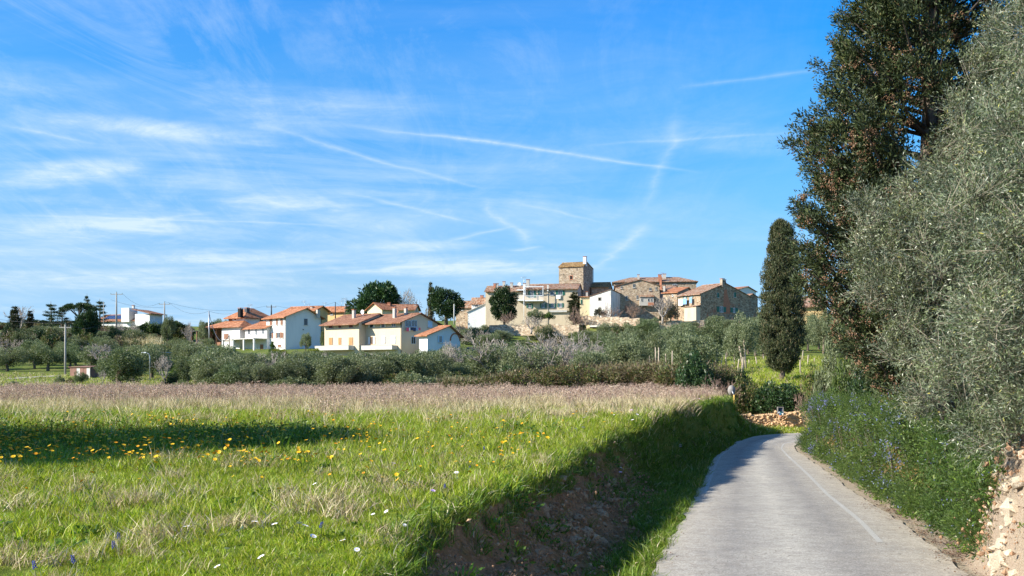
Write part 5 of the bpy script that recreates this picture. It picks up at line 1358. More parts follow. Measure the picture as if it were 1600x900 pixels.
spec('bush', 359, 176, 531, 22, 'green_bush', 'bright green bush in front of the porch below the veranda villa')
spec('bush', 397, 165, 549, 26, 'green_bush', 'bright green bush below the small white wing')
spec('round', 584, 238, 442, 78, 'holm_oak', 'large round dark oak on the skyline above the cream houses')
spec('bush', 548, 225, 478, 30, 'green_bush', 'green bush below the ochre house row')
spec('bare', 634, 235, 448, 36, 'bare_tree', 'leafless reddish-grey tree between the round oak and the slim cypress')
spec('cypress', 673, 236, 440, 13, 'cypress_tree', 'slim upright cypress standing alone right of the bare tree')
spec('round', 697, 202, 451, 50, 'evergreen_tree', 'dark ragged evergreen right of the slim cypress', base=508)
spec('brown_bush', 668, 215, 478, 30, 'brown_bush', 'dry brownish bush at the foot of the slim cypress')
spec('egg', 788, 221, 446, 48, 'clipped_tree', 'dense egg-shaped green tree against the left half of the village house', base=507)
spec('cypress', 897, 222, 456, 26, 'cypress_tree', 'bushy yellow-green conifer at the right end of the village house', base=505)
spec('bare_shrub', 900, 214, 472, 34, 'bare_bush', 'grey leafless bush under the bushy conifer by the village house', base=512)
spec('olive_bush', 836, 214, 479, 27, 'grey_bush', 'round grey-green bush below the white balcony', base=500)
spec('bush', 858, 214, 484, 24, 'green_bush', 'green bush in front of the green shutters of the village house', base=498)
spec('bare_shrub', 792, 207, 484, 30, 'bare_bush', 'leafless greyish bush below the egg-shaped tree', base=505)
spec('bare', 830, 200, 492, 44, 'bare_tree', 'low gnarled leafless tree before the village garden wall', base=520)
spec('bare_shrub', 990, 224, 468, 36, 'bare_bush', 'brown leafless bush against the shaded corner of the stone gable', base=495)
spec('brown_bush', 937, 224, 478, 20, 'brown_bush', 'small brown bush before the whitewashed shed', base=494)
spec('bare', 1035, 210, 460, 44, 'bare_tree', 'sparse olive-brown tree between the stone gable and the patched house', base=503)
spec('brown_bush', 1047, 212, 466, 30, 'brown_bush', 'yellowish-brown bush left of the sunlit laundry', base=500)
spec('bare_shrub', 955, 220, 472, 34, 'bare_bush', 'tangled grey bush on the rubble below the stone gable', base=500)

random.seed(23)
for i in range(58):
    px = random.uniform(705, 1185); Y = random.uniform(196, 216); g = HP(px, Y, -.1)
    if not clear(g.x, g.y, .6): continue
    k = random.choice(['olive', 'olive_bush', 'scrub_bush', 'bare_shrub', 'bush', 'bare', 'olive']); lim = float(np.interp(px, [700, 760, 830, 900, 960, 1050, 1100, 1190], [500, 503, 500, 502, 494, 498, 492, 488]))
    gy = HY+(HC-g.z)*F/Y; hh = max(1.1, min(3.6, (gy-lim)/F*Y*random.uniform(.5, 1)))
    plant(k, g, hh*random.uniform(1.1, 1.6), hh, {'olive': 'olive_tree', 'bare': 'bare_tree', 'bare_shrub': 'bare_bush'}.get(k, 'garden_bush'), 'x', None, 'trees and bushes at the foot of the village')
# canes
def canes():
    n = 1500; px = rng.uniform(195, 250, n); Y = rng.uniform(176, 196, n); X = (px-CX)/F*Y; z = Harr(X, Y)
    p = np.stack([X, Y, z], -1); d = rng.normal(size=(n, 3))*.16+np.array([0, 0, 1]); 
    V, Fq = kites(p, d, rng.uniform(1.8, 3.9, n), .10)
    p2 = np.repeat(p+unit(d)*rng.uniform(.5, 3.0, n)[:, None], 2, 0); d2 = rng.normal(size=(2*n, 3))+np.array([0, 0, .6]); V2, F2 = kites(p2, d2, .6, .07)
    me = npmesh('reed_bed', np.concatenate([V, V2]), np.concatenate([Fq, F2+len(V)]), [M['canes']]); o = link('reed_bed', me); tag(o, 'pale dry cane thicket on the slope below the solar panel villa', 'reeds', kind='stuff')
canes()

# ------------------------------------------------------------------ olive groves on the hillside
limit_top = lerp([-100, 0, 150, 200, 330, 350, 415, 500, 505, 690, 720, 760, 850, 900, 960, 1050, 1100, 1180, 1260], [500, 503, 512, 515, 528, 548, 548, 547, 547, 547, 512, 505, 502, 500, 494, 496, 492, 490, 510])
GLAB = [(330, 'grey-green olive tree of the grove on the left slope', 'olive trees on the left slope'),
        (720, 'grey-green olive tree in the grove below the white and cream houses', 'olive trees below the cream houses'),
        (1060, 'grey-green olive tree on the slope below the stone village', 'olive trees below the stone village'),
        (1700, 'grey-green olive tree on the grassy slope right of the village', 'olive trees on the right slope')]
n_ol = 0; placed = []
rows = []
Y = 88.0
while Y < 232:
    step = 5.0+.010*(Y-88)*2.2
    px_step = step*F/Y
    px = -70+random.uniform(0, px_step)
    while px < 1330:
        x = (px-CX)/F*Y+random.uniform(-1.5, 1.5); y = Y+random.uniform(-1.8, 1.8); p2 = x/y*F+CX; px += px_step
        g = Hs(x, y); gy = HY+(HC-g)*F/y
        hgt = random.uniform(3.2, 4.8); w_ = hgt*random.uniform(1.05, 1.35)
        if 0 < p2 < 330 and y < 128 and random.random() < .93: continue
        if 60 < p2 < 170 and y < 134: continue
        if p2 < 110 and y < 136: continue
        if p2 < 110 and 122 < y < 140: continue
        if p2 > 1085 and (y < 118 or (y < 150 and random.random() < .55)): continue
        if p2 > 1195 and y > 140 and random.random() < .3: continue
        if 205 < y and random.random() < .35: continue
        if not clear(x, y): continue
        top = gy-hgt*F/y; lim = float(limit_top(p2))
        if 716 < p2 < 756 and y < 174: lim = 553
        if y < 240 and top < lim-6:
            hgt = (gy-lim)/F*y*random.uniform(.9, 1.05); w_ = min(w_, hgt*1.5)
            if hgt < 1.5: continue
        if abs(p2-234) < 10 and y < 122: continue
        if 85 < p2 < 165 and 118 < y < 130: continue
        rnd = random.random(); lab = next(l for l in GLAB if p2 < l[0])
        loc = (x, y, g-.05)
        if rnd < .80 or p2 > 1085: plant('olive', loc, w_, hgt, 'olive_tree', lab[1], 'tree', lab[2]); n_ol += 1
        elif rnd < .88: plant('bare', loc, w_*.95, hgt, 'bare_tree', 'leafless grey tree scattered among the olives'+(' on the left slope' if p2 < 330 else ' below the houses'), 'tree', 'bare trees among the olives')
        elif rnd < .94: plant('scrub_bush', loc, w_*.8, hgt*.6, 'scrub_bush', 'olive-brown scrub bush among the olive trees of the slope', 'shrub', 'scrub among the olives')
        else: plant('dark_bush' if rnd < .97 else 'bush', loc, w_*.6, hgt*.6, 'green_bush', 'darker green bush growing among the grey-green olive trees', 'shrub', 'green bushes among the olives')
    Y += step*(.95 if Y < 125 else 1.25)
print('olives', n_ol)
random.seed(17)
for i in range(64):
    px = random.uniform(325, 720); Y = random.uniform(82, 94); g = HP(px, Y, -.05)
    k = random.choice(['olive_bush', 'olive_bush', 'scrub_bush', 'olive', 'olive']); h_ = random.uniform(1.3, 2.3) if k != 'olive' else random.uniform(2.6, 3.4)
    plant(k, g, random.uniform(2.6, 4.4), h_, {'olive': 'olive_tree', 'olive_bush': 'olive_shoots', 'scrub_bush': 'scrub_bush'}[k], {'olive': 'low olive tree in the front row of the dense grove behind the dry field', 'olive_bush': 'low grey-green growth filling the front of the dense grove', 'scrub_bush': 'olive-brown scrub in the front row of the dense grove'}[k], None, 'front row of the dense grove')
random.seed(18)
for i in range(46):
    px = random.uniform(-40, 335); Y = random.uniform(222, 262); g = HP(px, Y, -.2); gy = HY+(HC-g.z)*F/Y
    if 150 < px < 242: Y = 215; g = HP(px, Y, -.2)
    if not clear(g.x, g.y, 1): continue
    k = random.choice(['olive', 'dark_bush', 'scrub_bush', 'round', 'brown_bush', 'bare']); top = random.uniform(497, 506) if px < 150 else random.uniform(501, 508)
    if px > 150 and px < 242: top = 508
    plant(k, g, random.uniform(4, 7), max(1.2, min(7, (HY+(HC-g.z)*F/Y-top)/F*Y)), {'olive': 'olive_tree', 'bare': 'bare_tree', 'round': 'evergreen_tree'}.get(k, 'wild_bush'), {'olive': 'grey-green', 'bare': 'leafless', 'round': 'dark round', 'dark_bush': 'dark bushy', 'scrub_bush': 'brown-green bushy', 'brown_bush': 'brown bushy'}[k]+' growth along the left skyline', None, 'trees and bushes along the left skyline')
# dark and brownish wood on the far left slope
random.seed(5)
for i in range(46):
    px = random.uniform(-60, 190); Y = random.uniform(176, 212); g = HP(px, Y, -.1); gy = HY+(HC-g.z)*F/Y
    top = random.uniform(505, 522)+(3 if px > 130 else 0); hgt = max(1.6, (gy-top)/F*Y)
    k = random.choice(['brown_bush', 'scrub_bush', 'dark_bush', 'olive', 'bare', 'olive', 'brown_bush'])
    plant(k, g, random.uniform(3.5, 6), min(hgt, 6.5), {'olive': 'olive_tree', 'bare': 'bare_tree'}.get(k, 'wild_bush'),
          {'olive': 'grey-green tree in the dark wild wood on the far left slope', 'bare': 'leafless tree in the dark wild wood on the far left slope', 'brown_bush': 'brown wild bush in the wood on the far left slope', 'scrub_bush': 'mixed brown-green wild bush on the far left slope', 'dark_bush': 'dark green wild bush on the far left slope'}[k], None, 'wild wood on the far left slope')
# small shrubs on the open green slope at left
for px, Y, top, w_, k, lab in [(93,108,584,16,'olive_bush','small grey bush below the rusty shed, leftmost'),(110,106,588,14,'scrub_bush','small round scrub bush below the rusty shed'),(127,104,578,22,'olive','young olive in front of the rusty shed'),
        (160,103,575,16,'bare','dark gnarled stump-like tree right of the rusty shed'),(163,118,556,28,'olive','olive touching the right end of the rusty shed'),(208,108,588,16,'bare','tiny leafless sapling on the green slope'),
        (258,108,552,32,'bare','leafless tree right of the street lamp'),(293,106,555,36,'olive','olive second right of the street lamp'),(285,92,590,34,'olive_bush','grey bush at the edge of the dry field right of the lamp'),
        (210,122,560,26,'olive','olive left of the street lamp'),(193,124,566,22,'olive','small olive between the rusty shed and the street lamp'),(22,100,592,18,'olive_bush','small grey bush at the far left edge of the green slope'),(312,98,566,30,'olive','olive at the left edge of the dense grove')]:
    spec(k, px, Y, top, w_, 'small_tree' if k in ('olive', 'bare') else 'small_bush', lab)
# large spreading leafless trees in the middle
for px, Y, top, w_, lab in [(775, 93, 522, 110, 'large spreading leafless tree left of centre behind the brambles'), (868, 98, 512, 110, 'large spreading leafless tree below the village, centre'),
        (706, 100, 535, 50, 'leafless tree below the annexe wall, left of the parked car'), (825, 91, 540, 70, 'low leafless tree between the two large bare trees'), (355, 92, 556, 60, 'grey leafless bushy tree left end of the dense grove'), (700, 150, 530, 34, 'leafless tree in front of the annexe'), (915, 104, 520, 60, 'leafless tree right of the large central bare tree')]:
    spec('bare', px, Y, top, w_, 'bare_tree', lab)
for px, Y, top, w_, lab in [(1262, 150, 484, 44, 'olive in front of the ochre house behind the cypresses'), (1287, 140, 482, 48, 'olive touching the big cypress in front of the ochre house')]:
    spec('olive', px, Y, top, w_, 'olive_tree', lab)
# olives right of centre
for px, Y, top, w_, lab in [(1105, 118, 488, 62, 'dark full-crowned olive above the vineyard posts'), (1160, 96, 486, 62, 'olive tree with a pale split trunk beside the leaning posts'), (1060, 112, 500, 60, 'olive tree left of the dark full-crowned olive'),
        (1018, 108, 504, 60, 'olive tree below the stone gable house'), (975, 108, 508, 58, 'olive tree below the whitewashed shed'), (1192, 125, 490, 44, 'olive partly hidden by the single cypress')]:
    spec('olive', px, Y, top, w_, 'olive_tree', lab)
spec('dark_bush', 505, 92, 560, 34, 'dark_bush', 'dark yellowish-green bush in the middle of the dense grove')
spec('dark_bush', 580, 90, 590, 28, 'dark_bush', 'dark bush at the lower edge of the dense grove')

# ------------------------------------------------------------------ bramble thicket behind the dry field
random.seed(11)
def thicket(name, label, x0, x1, Y0, Y1, n_b, toppy, seed, mat='scrub', n=16000, L=.16, W=.10, brown=.3):
    global rng; rng = np.random.default_rng(seed); random.seed(seed)
    bl = []
    for i in range(n_b):
        px = random.uniform(x0, x1); Y = random.uniform(Y0, Y1); X = (px-CX)/F*Y; g = Hs(X, Y); zt = HC-(toppy(px)-HY)/F*Y
        r_ = random.uniform(.35, .7); z = g+r_*.5+(max(.1, zt-r_-g-r_*.5))*random.random()**.7
        bl.append((X, Y, z, r_))
    o0 = (bl[0][0], bl[0][1], Hs(bl[0][0], bl[0][1]))
    b = np.array(bl); b[:, :3] -= np.array(o0)
    root = empty(name, o0, 0, label, 'brambles')
    nb = int(n*brown)
    me = crown_mesh('foliage', b, n-nb, L, W, M[mat], .25, .35, .8); o = link('foliage', me, root); o['kind'] = 'stuff'
    me = crown_mesh('dead_stems', b, nb, .5, .03, M['brownscrub'], .3, .6, 1.0); o = link('dead_stems', me, root); o['kind'] = 'stuff'
th_top = lerp([690, 740, 800, 850, 900, 950, 1000, 1050, 1100, 1150], [598, 588, 578, 573, 568, 570, 564, 566, 568, 572])
thicket('bramble_thicket', 'left low end of the bramble thicket, tapering into the dry field', 690, 800, 74, 80, 90, lambda p: th_top(p)+2, 1)
thicket('bramble_thicket', 'dense green middle of the bramble thicket behind the dry field', 800, 930, 74, 81, 130, th_top, 2, n=20000)
thicket('bramble_thicket', 'brown tangled bramble thicket above the pale stones', 925, 1035, 75, 81, 110, th_top, 3, brown=.5, n=18000)
thicket('bramble_thicket', 'green right part of the bramble thicket left of the dark leafy bush', 1030, 1145, 73, 79, 110, th_top, 4, n=18000)
spec('dark_bush', 1081, 72.5, 540, 62, 'leafy_bush', 'tall glossy dark green bush rising out of the brambles')
spec('dark_bush', 1090, 72.0, 572, 60, 'leafy_bush', 'lower dark green bush at the foot of the tall glossy one')
spec('bare_shrub', 1118, 68.5, 582, 70, 'bare_bush', 'brown leafless bush behind the grassy end of the bank')
spec('bare_shrub', 1138, 69.5, 590, 50, 'bare_bush', 'brown leafless bush just left of the traffic mirror')
spec('scrub_bush', 1163, 69.5, 578, 48, 'scrub_bush', 'scrubby green bush right behind the traffic mirror')
spec('dark_bush', 1155, 74, 572, 40, 'leafy_bush', 'dark bush above the traffic mirror')
spec('bare_shrub', 1002, 73, 592, 90, 'bare_bush', 'grey-brown heap of dead canes over the pale stones')

# dense clipped shrub over the retaining wall
spec('dark_bush', 1211, 68.4, 590, 84, 'leafy_bush', 'dense dark green bush hanging over the stone retaining wall', base=646)
spec('dark_bush', 1240, 68.4, 594, 60, 'leafy_bush', 'dark green bush at the right end of the retaining wall', base=645)
spec('scrub_bush', 1190, 71.5, 600, 40, 'scrub_bush', 'yellowish scrub bush at the left end of the retaining wall')
for px, Y, top, w_, k, lab in [(1275, 68, 552, 56, 'scrub_bush', 'mixed green shrub right of the single cypress'), (1262, 66, 590, 50, 'bare_shrub', 'leafless shrub under the mixed green shrub right of the cypress'), (1300, 63, 520, 60, 'olive_bush', 'grey-green shrub under the brown cones of the big cypress'),
        (1330, 57, 505, 80, 'bush', 'light green shrub behind the far end of the rosemary'), (1345, 48, 560, 80, 'dark_bush', 'glossy dark shrub behind the far rosemary'), (1380, 43, 535, 110, 'dark_bush', 'tall glossy evergreen shrub behind the middle rosemary'),
        (1300, 52, 590, 70, 'bush', 'low green shrub right above the far rosemary'), (1440, 34, 560, 140, 'olive_bush', 'grey shrub in the shade behind the near rosemary'), (1330, 62, 470, 90, 'olive', 'olive behind the far rosemary under the big cypress'), (1400, 52, 450, 160, 'olive', 'olive behind the large cypress trunk'), (1500, 40, 400, 220, 'round', 'evergreen tree filling the gap behind the near olives'), (1590, 30, 500, 200, 'dark_bush', 'dark shrub at the right edge behind the near olive')]:
    b = P(px, top, Y); g = Hs(b.x, Y); plant(k, (b.x, Y, g-.1), w_/F*Y, b.z-g, 'shrub' if k not in ('olive', 'round') else ('olive_tree' if k == 'olive' else 'evergreen_tree'), lab)

# ------------------------------------------------------------------ the single cypress
def single_cypress():
    global rng; rng = np.random.default_rng(21); random.seed(21)
    Y = 80.0; b = P(1222, 590, Y); g = Hs(b.x, Y)
    root = empty('cypress_tree', (b.x, Y, g), 0, 'single dense dark column-shaped cypress standing right of the village', 'tree')
    prof = lerp([583, 572, 555, 530, 500, 470, 440, 415, 395, 375, 360, 350, 346], [9, 23, 32, 36.5, 38, 37, 35, 31, 26.5, 23, 19, 12, 3])
    s_ = Y/F; bl = []
    for i in range(620):
        py = random.uniform(347, 580); hw = float(prof(py))*s_; a = random.uniform(0, 6.28); q = (hw-.26)*random.uniform(.72, 1.0) if hw > .3 else .05
        bl.append((q*math.cos(a), q*math.sin(a), (590-py)*s_+(b.z-g), random.uniform(.20, .36)))
    for i in range(120):
        py = random.uniform(380, 570); hw = float(prof(py))*s_; a = random.uniform(0, 6.28); q = hw*.5*random.random(); bl.append((q*math.cos(a), q*math.sin(a), (590-py)*s_+(b.z-g), .5))
    bl = np.array(bl); n = 80000; p, dr, k = blob_points(bl, n, .55); p[:, 2] += 0
    d = dr*.6+np.array([0, 0, 1.2])+rng.normal(size=(n, 3))*.4
    V, Fq = kites(p, d, .15+.15*rng.random(n), .05)
    o = link('crown', npmesh('crown', V, Fq, [M['cypleaf']]), root); o['kind'] = 'stuff'
    mb = MB(); mb.tube([(0,0,-.4), (.05,0,.7), (0,0,2.5), (0,0,9)], [.3, .2, .17, .05], 8)
    for i in range(8): a = i*.8; mb.tube([(0,0,.5), (math.cos(a)*.35, math.sin(a)*.35, 1.3), (math.cos(a)*.7, math.sin(a)*.7, 2.6)], [.07, .05, .02], 5, cap=False)
    mb.build('trunk', M['bark'], root)
single_cypress()

# ------------------------------------------------------------------ big open cypress with brown cones
M['cypbig'] = leafmat('cypress_scales_near', [(0, (.016, .028, .010)), (.5, (.038, .056, .018)), (.9, (.07, .09, .028)), (1, (.13, .12, .05))], .05, .6, objvar=0, clump=.35, cscale=1.6)
M['cone'] = leafmat('rusty_cones', [(0, (.11, .055, .028)), (.5, (.21, .11, .06)), (.85, (.30, .17, .10)), (1, (.40, .33, .25))], 0, .8, objvar=0)
def big_cypress():
    global rng; rng = np.random.default_rng(31); random.seed(31)
    Y0 = 30.0; tx = (1452-CX)/F*Y0; g = Hs(tx, Y0); s_ = Y0/F
    root = empty('cypress_tree', (tx, Y0, g), 0, 'tall open-branched cypress covered in rust-brown cones, behind the near olives', 'tree')
    edge = lerp([-420, -250, -120, -50, 0, 15, 45, 90, 130, 180, 240, 262, 300, 330, 370, 400, 430, 470, 500, 540, 590, 620], [1440, 1400, 1372, 1362, 1358, 1335, 1340, 1305, 1300, 1282, 1242, 1292, 1318, 1262, 1255, 1240, 1262, 1290, 1300, 1340, 1400, 1440])
    tb = MB(); tb.tube([(0,0,-.5), (.1,0,3), (-.05,0,8), (.1,0,13), (0,0,19)], [.42, .34, .24, .14, .03], 9); tb.build('trunk', M['bark'], root)
    bb = MB(); bl = []
    nb = 460
    for i in range(nb):
        py = random.uniform(-380, 590); ez = HC-(py-HY)/F*Y0-g
        lim = (1475-float(edge(py)))*s_
        a = random.uniform(0, 6.28); left = math.cos(a) < 0
        rad = lim*(.80+.24*random.random()) if left else lim*random.uniform(.75, 1.0)
        # keep the far and near sides within a slightly smaller radius
        sx = math.copysign(abs(math.cos(a))**.55, math.cos(a)); sy_ = math.sin(a)*.75
        tip = Vector((sx*rad, sy_*rad, ez)); z0 = max(.8, ez-rad*random.uniform(.35, .8)); st = Vector((0, 0, z0)); mid = st.lerp(tip, .55)+Vector((0, 0, -.12*rad))
        bb.tube([st, mid, tip], [.07, .045, .012], 4, cap=False)
        m_ = max(4, int(rad*2.4))
        for q in range(m_):
            t_ = random.uniform(.28, 1.0); c_ = (st.lerp(mid, t_*2) if t_ < .5 else mid.lerp(tip, t_*2-1))
            c_ = c_+Vector((random.gauss(0, .16), random.gauss(0, .2), random.gauss(0, .14))); bl.append((*c_, random.uniform(.24, .44)*(1.2-.5*t_)))
        bl.append((*tip, .15)); 
        for q in range(3):   # short side fans near the tip
            c_ = tip.lerp(mid, random.uniform(.05, .5)); bl.append((c_.x+random.gauss(0, .22), c_.y+random.gauss(0, .22), c_.z+random.gauss(.02, .16), random.uniform(.12, .22)))
    o = bb.build('branches', M['bark_dark'], root); o['kind'] = 'stuff'
    bl = np.array(bl); n = 320000
    sb_ = []
    for b in bl:
        m9 = 7; dd9 = rdir(m9)*b[3]*(.5+.5*rng.random((m9, 1)))
        for v in dd9: sb_.append((*(b[:3]+v), .085+.05*rng.random()))
    sb_ = np.array(sb_); axs = unit(unit(sb_[:, :3]*np.array([1, 1, 0]))*.8+np.array([0, 0, .6])+rng.normal(size=(len(sb_), 3))*.45)
    k = rng.integers(0, len(sb_), n); dr = rdir(n); p = sb_[k, :3]+dr*sb_[k, 3:4]*.8+axs[k]*(rng.random((n, 1))*.26-.08)
    d = axs[k]*1.0+dr*.55+rng.normal(size=(n, 3))*.25
    V, Fq = kites(p, d, .08+.08*rng.random(n), .036)
    ni = 70000; bi = bl[np.hypot(bl[:, 0], bl[:, 1]) < 3.6]; p2, dr2, k2 = blob_points(bi, ni, .1); V2, F2 = kites(p2, dr2*.6+np.array([0, 0, .4])+rng.normal(size=(ni, 3))*.6, .16, .055)
    o = link('crown', npmesh('crown', np.concatenate([V, V2]), np.concatenate([Fq, F2+len(V)]), [M['cypbig']]), root); o['kind'] = 'stuff'
    # cones: rust clusters, stronger on lower left branches
    pc = 1/(1+np.exp(-(7.5-bl[:, 2])*.35)); sel = rng.random(len(bl)) < (.24+.62*pc*(bl[:, 0] < 1.5)); bc = bl[sel]; nc = 3900; n = nc*18
    pcn, dr, k = blob_points(bc, nc, .8); p = np.repeat(pcn, 18, 0)+rng.normal(size=(n, 3))*.055
    s1 = .012+.015*rng.random(n); T = np.array([[1,0,0],[0,1,0],[-1,0,0],[0,-1,0],[0,0,1],[0,0,-1]], float)
    V = (p[:, None, :]+T[None]*s1[:, None, None]).reshape(-1, 3); f0 = np.array([[0,1,4],[1,2,4],[2,3,4],[3,0,4],[1,0,5],[2,1,5],[3,2,5],[0,3,5]])
    Fq = (np.arange(n)*6)[:, None, None]+f0[None]; o = link('cones', npmesh('cones', V, Fq.reshape(-1, 3), [M['cone']]), root); o['kind'] = 'stuff'
big_cypress()

# ------------------------------------------------------------------ near olive trees
M['olive_near'] = leafmat('olive_leaves_near', [(0, (.022, .038, .014)), (.45, (.058, .085, .030)), (.78, (.130, .162, .070)), (.96, (.31, .35, .21)), (1, (.42, .36, .07))], .18, .38, under=(.17, .20, .13), spec=.45, objvar=0, clump=.38, cscale=2.2)
M['olive_twig'] = plain('olive_twigs', (.30, .26, .20), .9, .3, 8, bumps=0)
def near_olive(label, trunk, blobs, ntw, seed, lsc=1.0, dense=14):
    global rng; rng = np.random.default_rng(seed); random.seed(seed)
    tx, ty, tz = trunk; root = empty('olive_tree', (tx, ty, tz), 0, label, 'tree'); O = np.array([tx, ty, tz])
    bl = np.array([(*(np.array(P(a, b, c))-O), r_) for a, b, c, r_ in blobs])
    sub = []
    for b in bl:
        ns_ = int(12*(b[3]/.6)**1.6)+4; dd = rdir(ns_); qq = b[3]*(.45+.55*rng.random((ns_, 1)))
        for v, q in zip(b[:3]+dd*qq, rng.uniform(.12, .23, ns_)): sub.append((*v, q*(.7+.5*b[3])))
    sub = np.array(sub)
    tb = MB(); top = Vector((.1, .1, 1.3)); tb.tube([(0,0,-.6), (.08,-.03,.5), top], [.22, .17, .15], 9)
    for b in bl:
        t_ = Vector(b[:3]); m_ = top.lerp(t_, .5)+Vector((random.gauss(0, .15), random.gauss(0, .15), .25)); tb.tube([top, m_, t_], [.085, .05, .016], 5, cap=False)
    tb.build('trunk', M['bark_dark'], root)
    # twigs grow outward from the limb ends and arch a little
    cent = sub; k = rng.choice(len(sub), ntw, p=sub[:, 3]**2/(sub[:, 3]**2).sum()); dr = rdir(ntw); r_ = sub[k, 3:4]*(.1+.9*rng.random((ntw, 1))**.7); ax = rdir(len(sub))+np.array([-.2, -.2, .5])
    p0 = sub[k, :3]+dr*r_; d0 = unit(dr*.7+ax[k]*.9+rng.normal(size=(ntw, 3))*.3); TL = (.22+.26*rng.random(ntw))[:, None]*lsc
    # stems
    Vs, Fs = kites(p0-d0*TL*.3, d0, TL[:, 0]*1.3, .007*lsc)
    o = link('twigs', npmesh('twigs', Vs, Fs, [M['olive_twig']]), root); o['kind'] = 'stuff'
    sidev = unit(np.cross(d0, rdir(ntw)))
    t_ = np.linspace(.05, 1, dense); P_ = []; D_ = []
    for i, q in enumerate(t_):
        sgn = 1 if i % 2 else -1; sv = sidev if (i//2) % 2 else np.cross(d0, sidev)
        P_.append(p0+d0*TL*q); D_.append(d0*.75+sv*sgn*.75+rng.normal(size=(ntw, 3))*.22)
    P_ = np.concatenate(P_); D_ = np.concatenate(D_); n = len(P_)
    V, Fq = kites(P_, D_, (.050+.036*rng.random(n))*lsc, .0155*lsc)
    o = link('crown', npmesh('crown', V, Fq, [M['olive_near']]), root); o['kind'] = 'stuff'
gA = Hs((1592-CX)/F*13.4, 13.4)
near_olive('nearest olive tree at the right edge, its trunk above the crumbling stones', ((1609-CX)/F*14.2, 14.2, Hs((1609-CX)/F*14.2, 14.2)-.05),
  [(1540,330,14.2,.75),(1590,235,14.4,.75),(1565,440,13.8,.75),(1620,330,13.2,.8),(1505,545,14.6,.5),(1550,600,14.2,.5),(1605,520,13.2,.65),(1635,120,14.6,.75),(1650,20,15.2,.8),(1670,210,14,.9),(1675,420,13.5,.9),
   (1640,600,13.6,.6),(1530,650,14.6,.33),(1560,680,14.2,.30),(1510,440,15.0,.6),(1520,330,15.2,.6),(1690,-20,15,.9),(1720,80,15,1.0),(1720,-120,15,1.0),(1640,-60,15.6,.6),(1600,615,13.8,.4),(1690,650,13.4,.6),(1480,600,15.2,.35),(1545,520,15.0,.6),(1640,300,15.5,1.0),(1600,450,15.5,.9),(1590,650,14.6,.4),(1595,170,15.6,.6)], 13500, 41)
near_olive('second olive tree with silvery twigs, left of the nearest olive', ((1500-CX)/F*19.5, 19.5, Hs((1500-CX)/F*19.5, 19.5)),
  [(1385,365,20,.6),(1378,440,20,.6),(1440,330,20.2,.65),(1450,420,19.4,.8),(1430,505,19.6,.7),(1492,265,20.4,.6),(1530,180,20.6,.6),(1555,100,20.8,.55),(1400,540,20,.4),(1460,570,19,.6),(1362,330,20.6,.30),(1350,400,20.2,.36),(1500,340,20,.9),(1505,450,19.6,.95),(1550,270,20.4,.8),(1580,200,20.6,.8),(1590,320,20,1.0),(1590,450,20,1.0),(1440,620,19,.45),(1570,40,21,.5),(1600,120,21,.8),(1470,490,20.4,.85),(1520,580,19.5,.85),(1425,285,20.8,.36),(1590,560,20,.9),(1405,460,20.4,.6)], 13500, 42, 1.15, 12)

# ------------------------------------------------------------------ rosemary hedge
M['rosemary'] = leafmat('rosemary_needles', [(0, (.014, .030, .008)), (.4, (.042, .080, .016)), (.75, (.088, .145, .024)), (.94, (.17, .235, .035)), (1, (.22, .20, .10))], .25, .5, under=(.08, .13, .03), objvar=.14, clump=.5, cscale=3.2)
M['rosemary_flower'] = leafmat('rosemary_flowers', [(0, (.12, .13, .36)), (.5, (.22, .24, .50)), (1, (.38, .40, .66))], .25, .6, objvar=0)
RL = ['nearest rosemary bush beside the crumbling stones', 'second rosemary bush from the near end of the hedge', 'third rosemary bush of the hedge, bright green and bulging', 'fourth rosemary bush of the hedge, thick with blue flowers', 'fifth rosemary bush of the hedge, mid length',
      'sixth rosemary bush of the hedge, leaning to the road', 'seventh rosemary bush, dark green near the bend', 'eighth rosemary bush near the bend', 'ninth rosemary bush, pale with many blue flowers', 'farthest rosemary bush, at the road bend, crowded with blue flowers']
ry0 = [16.3, 19.0, 22.0, 25.4, 29.0, 33.0, 37.2, 41.6, 45.4, 48.6]; top_px = [648, 640, 628, 622, 625, 625, 626, 622, 617, 620]
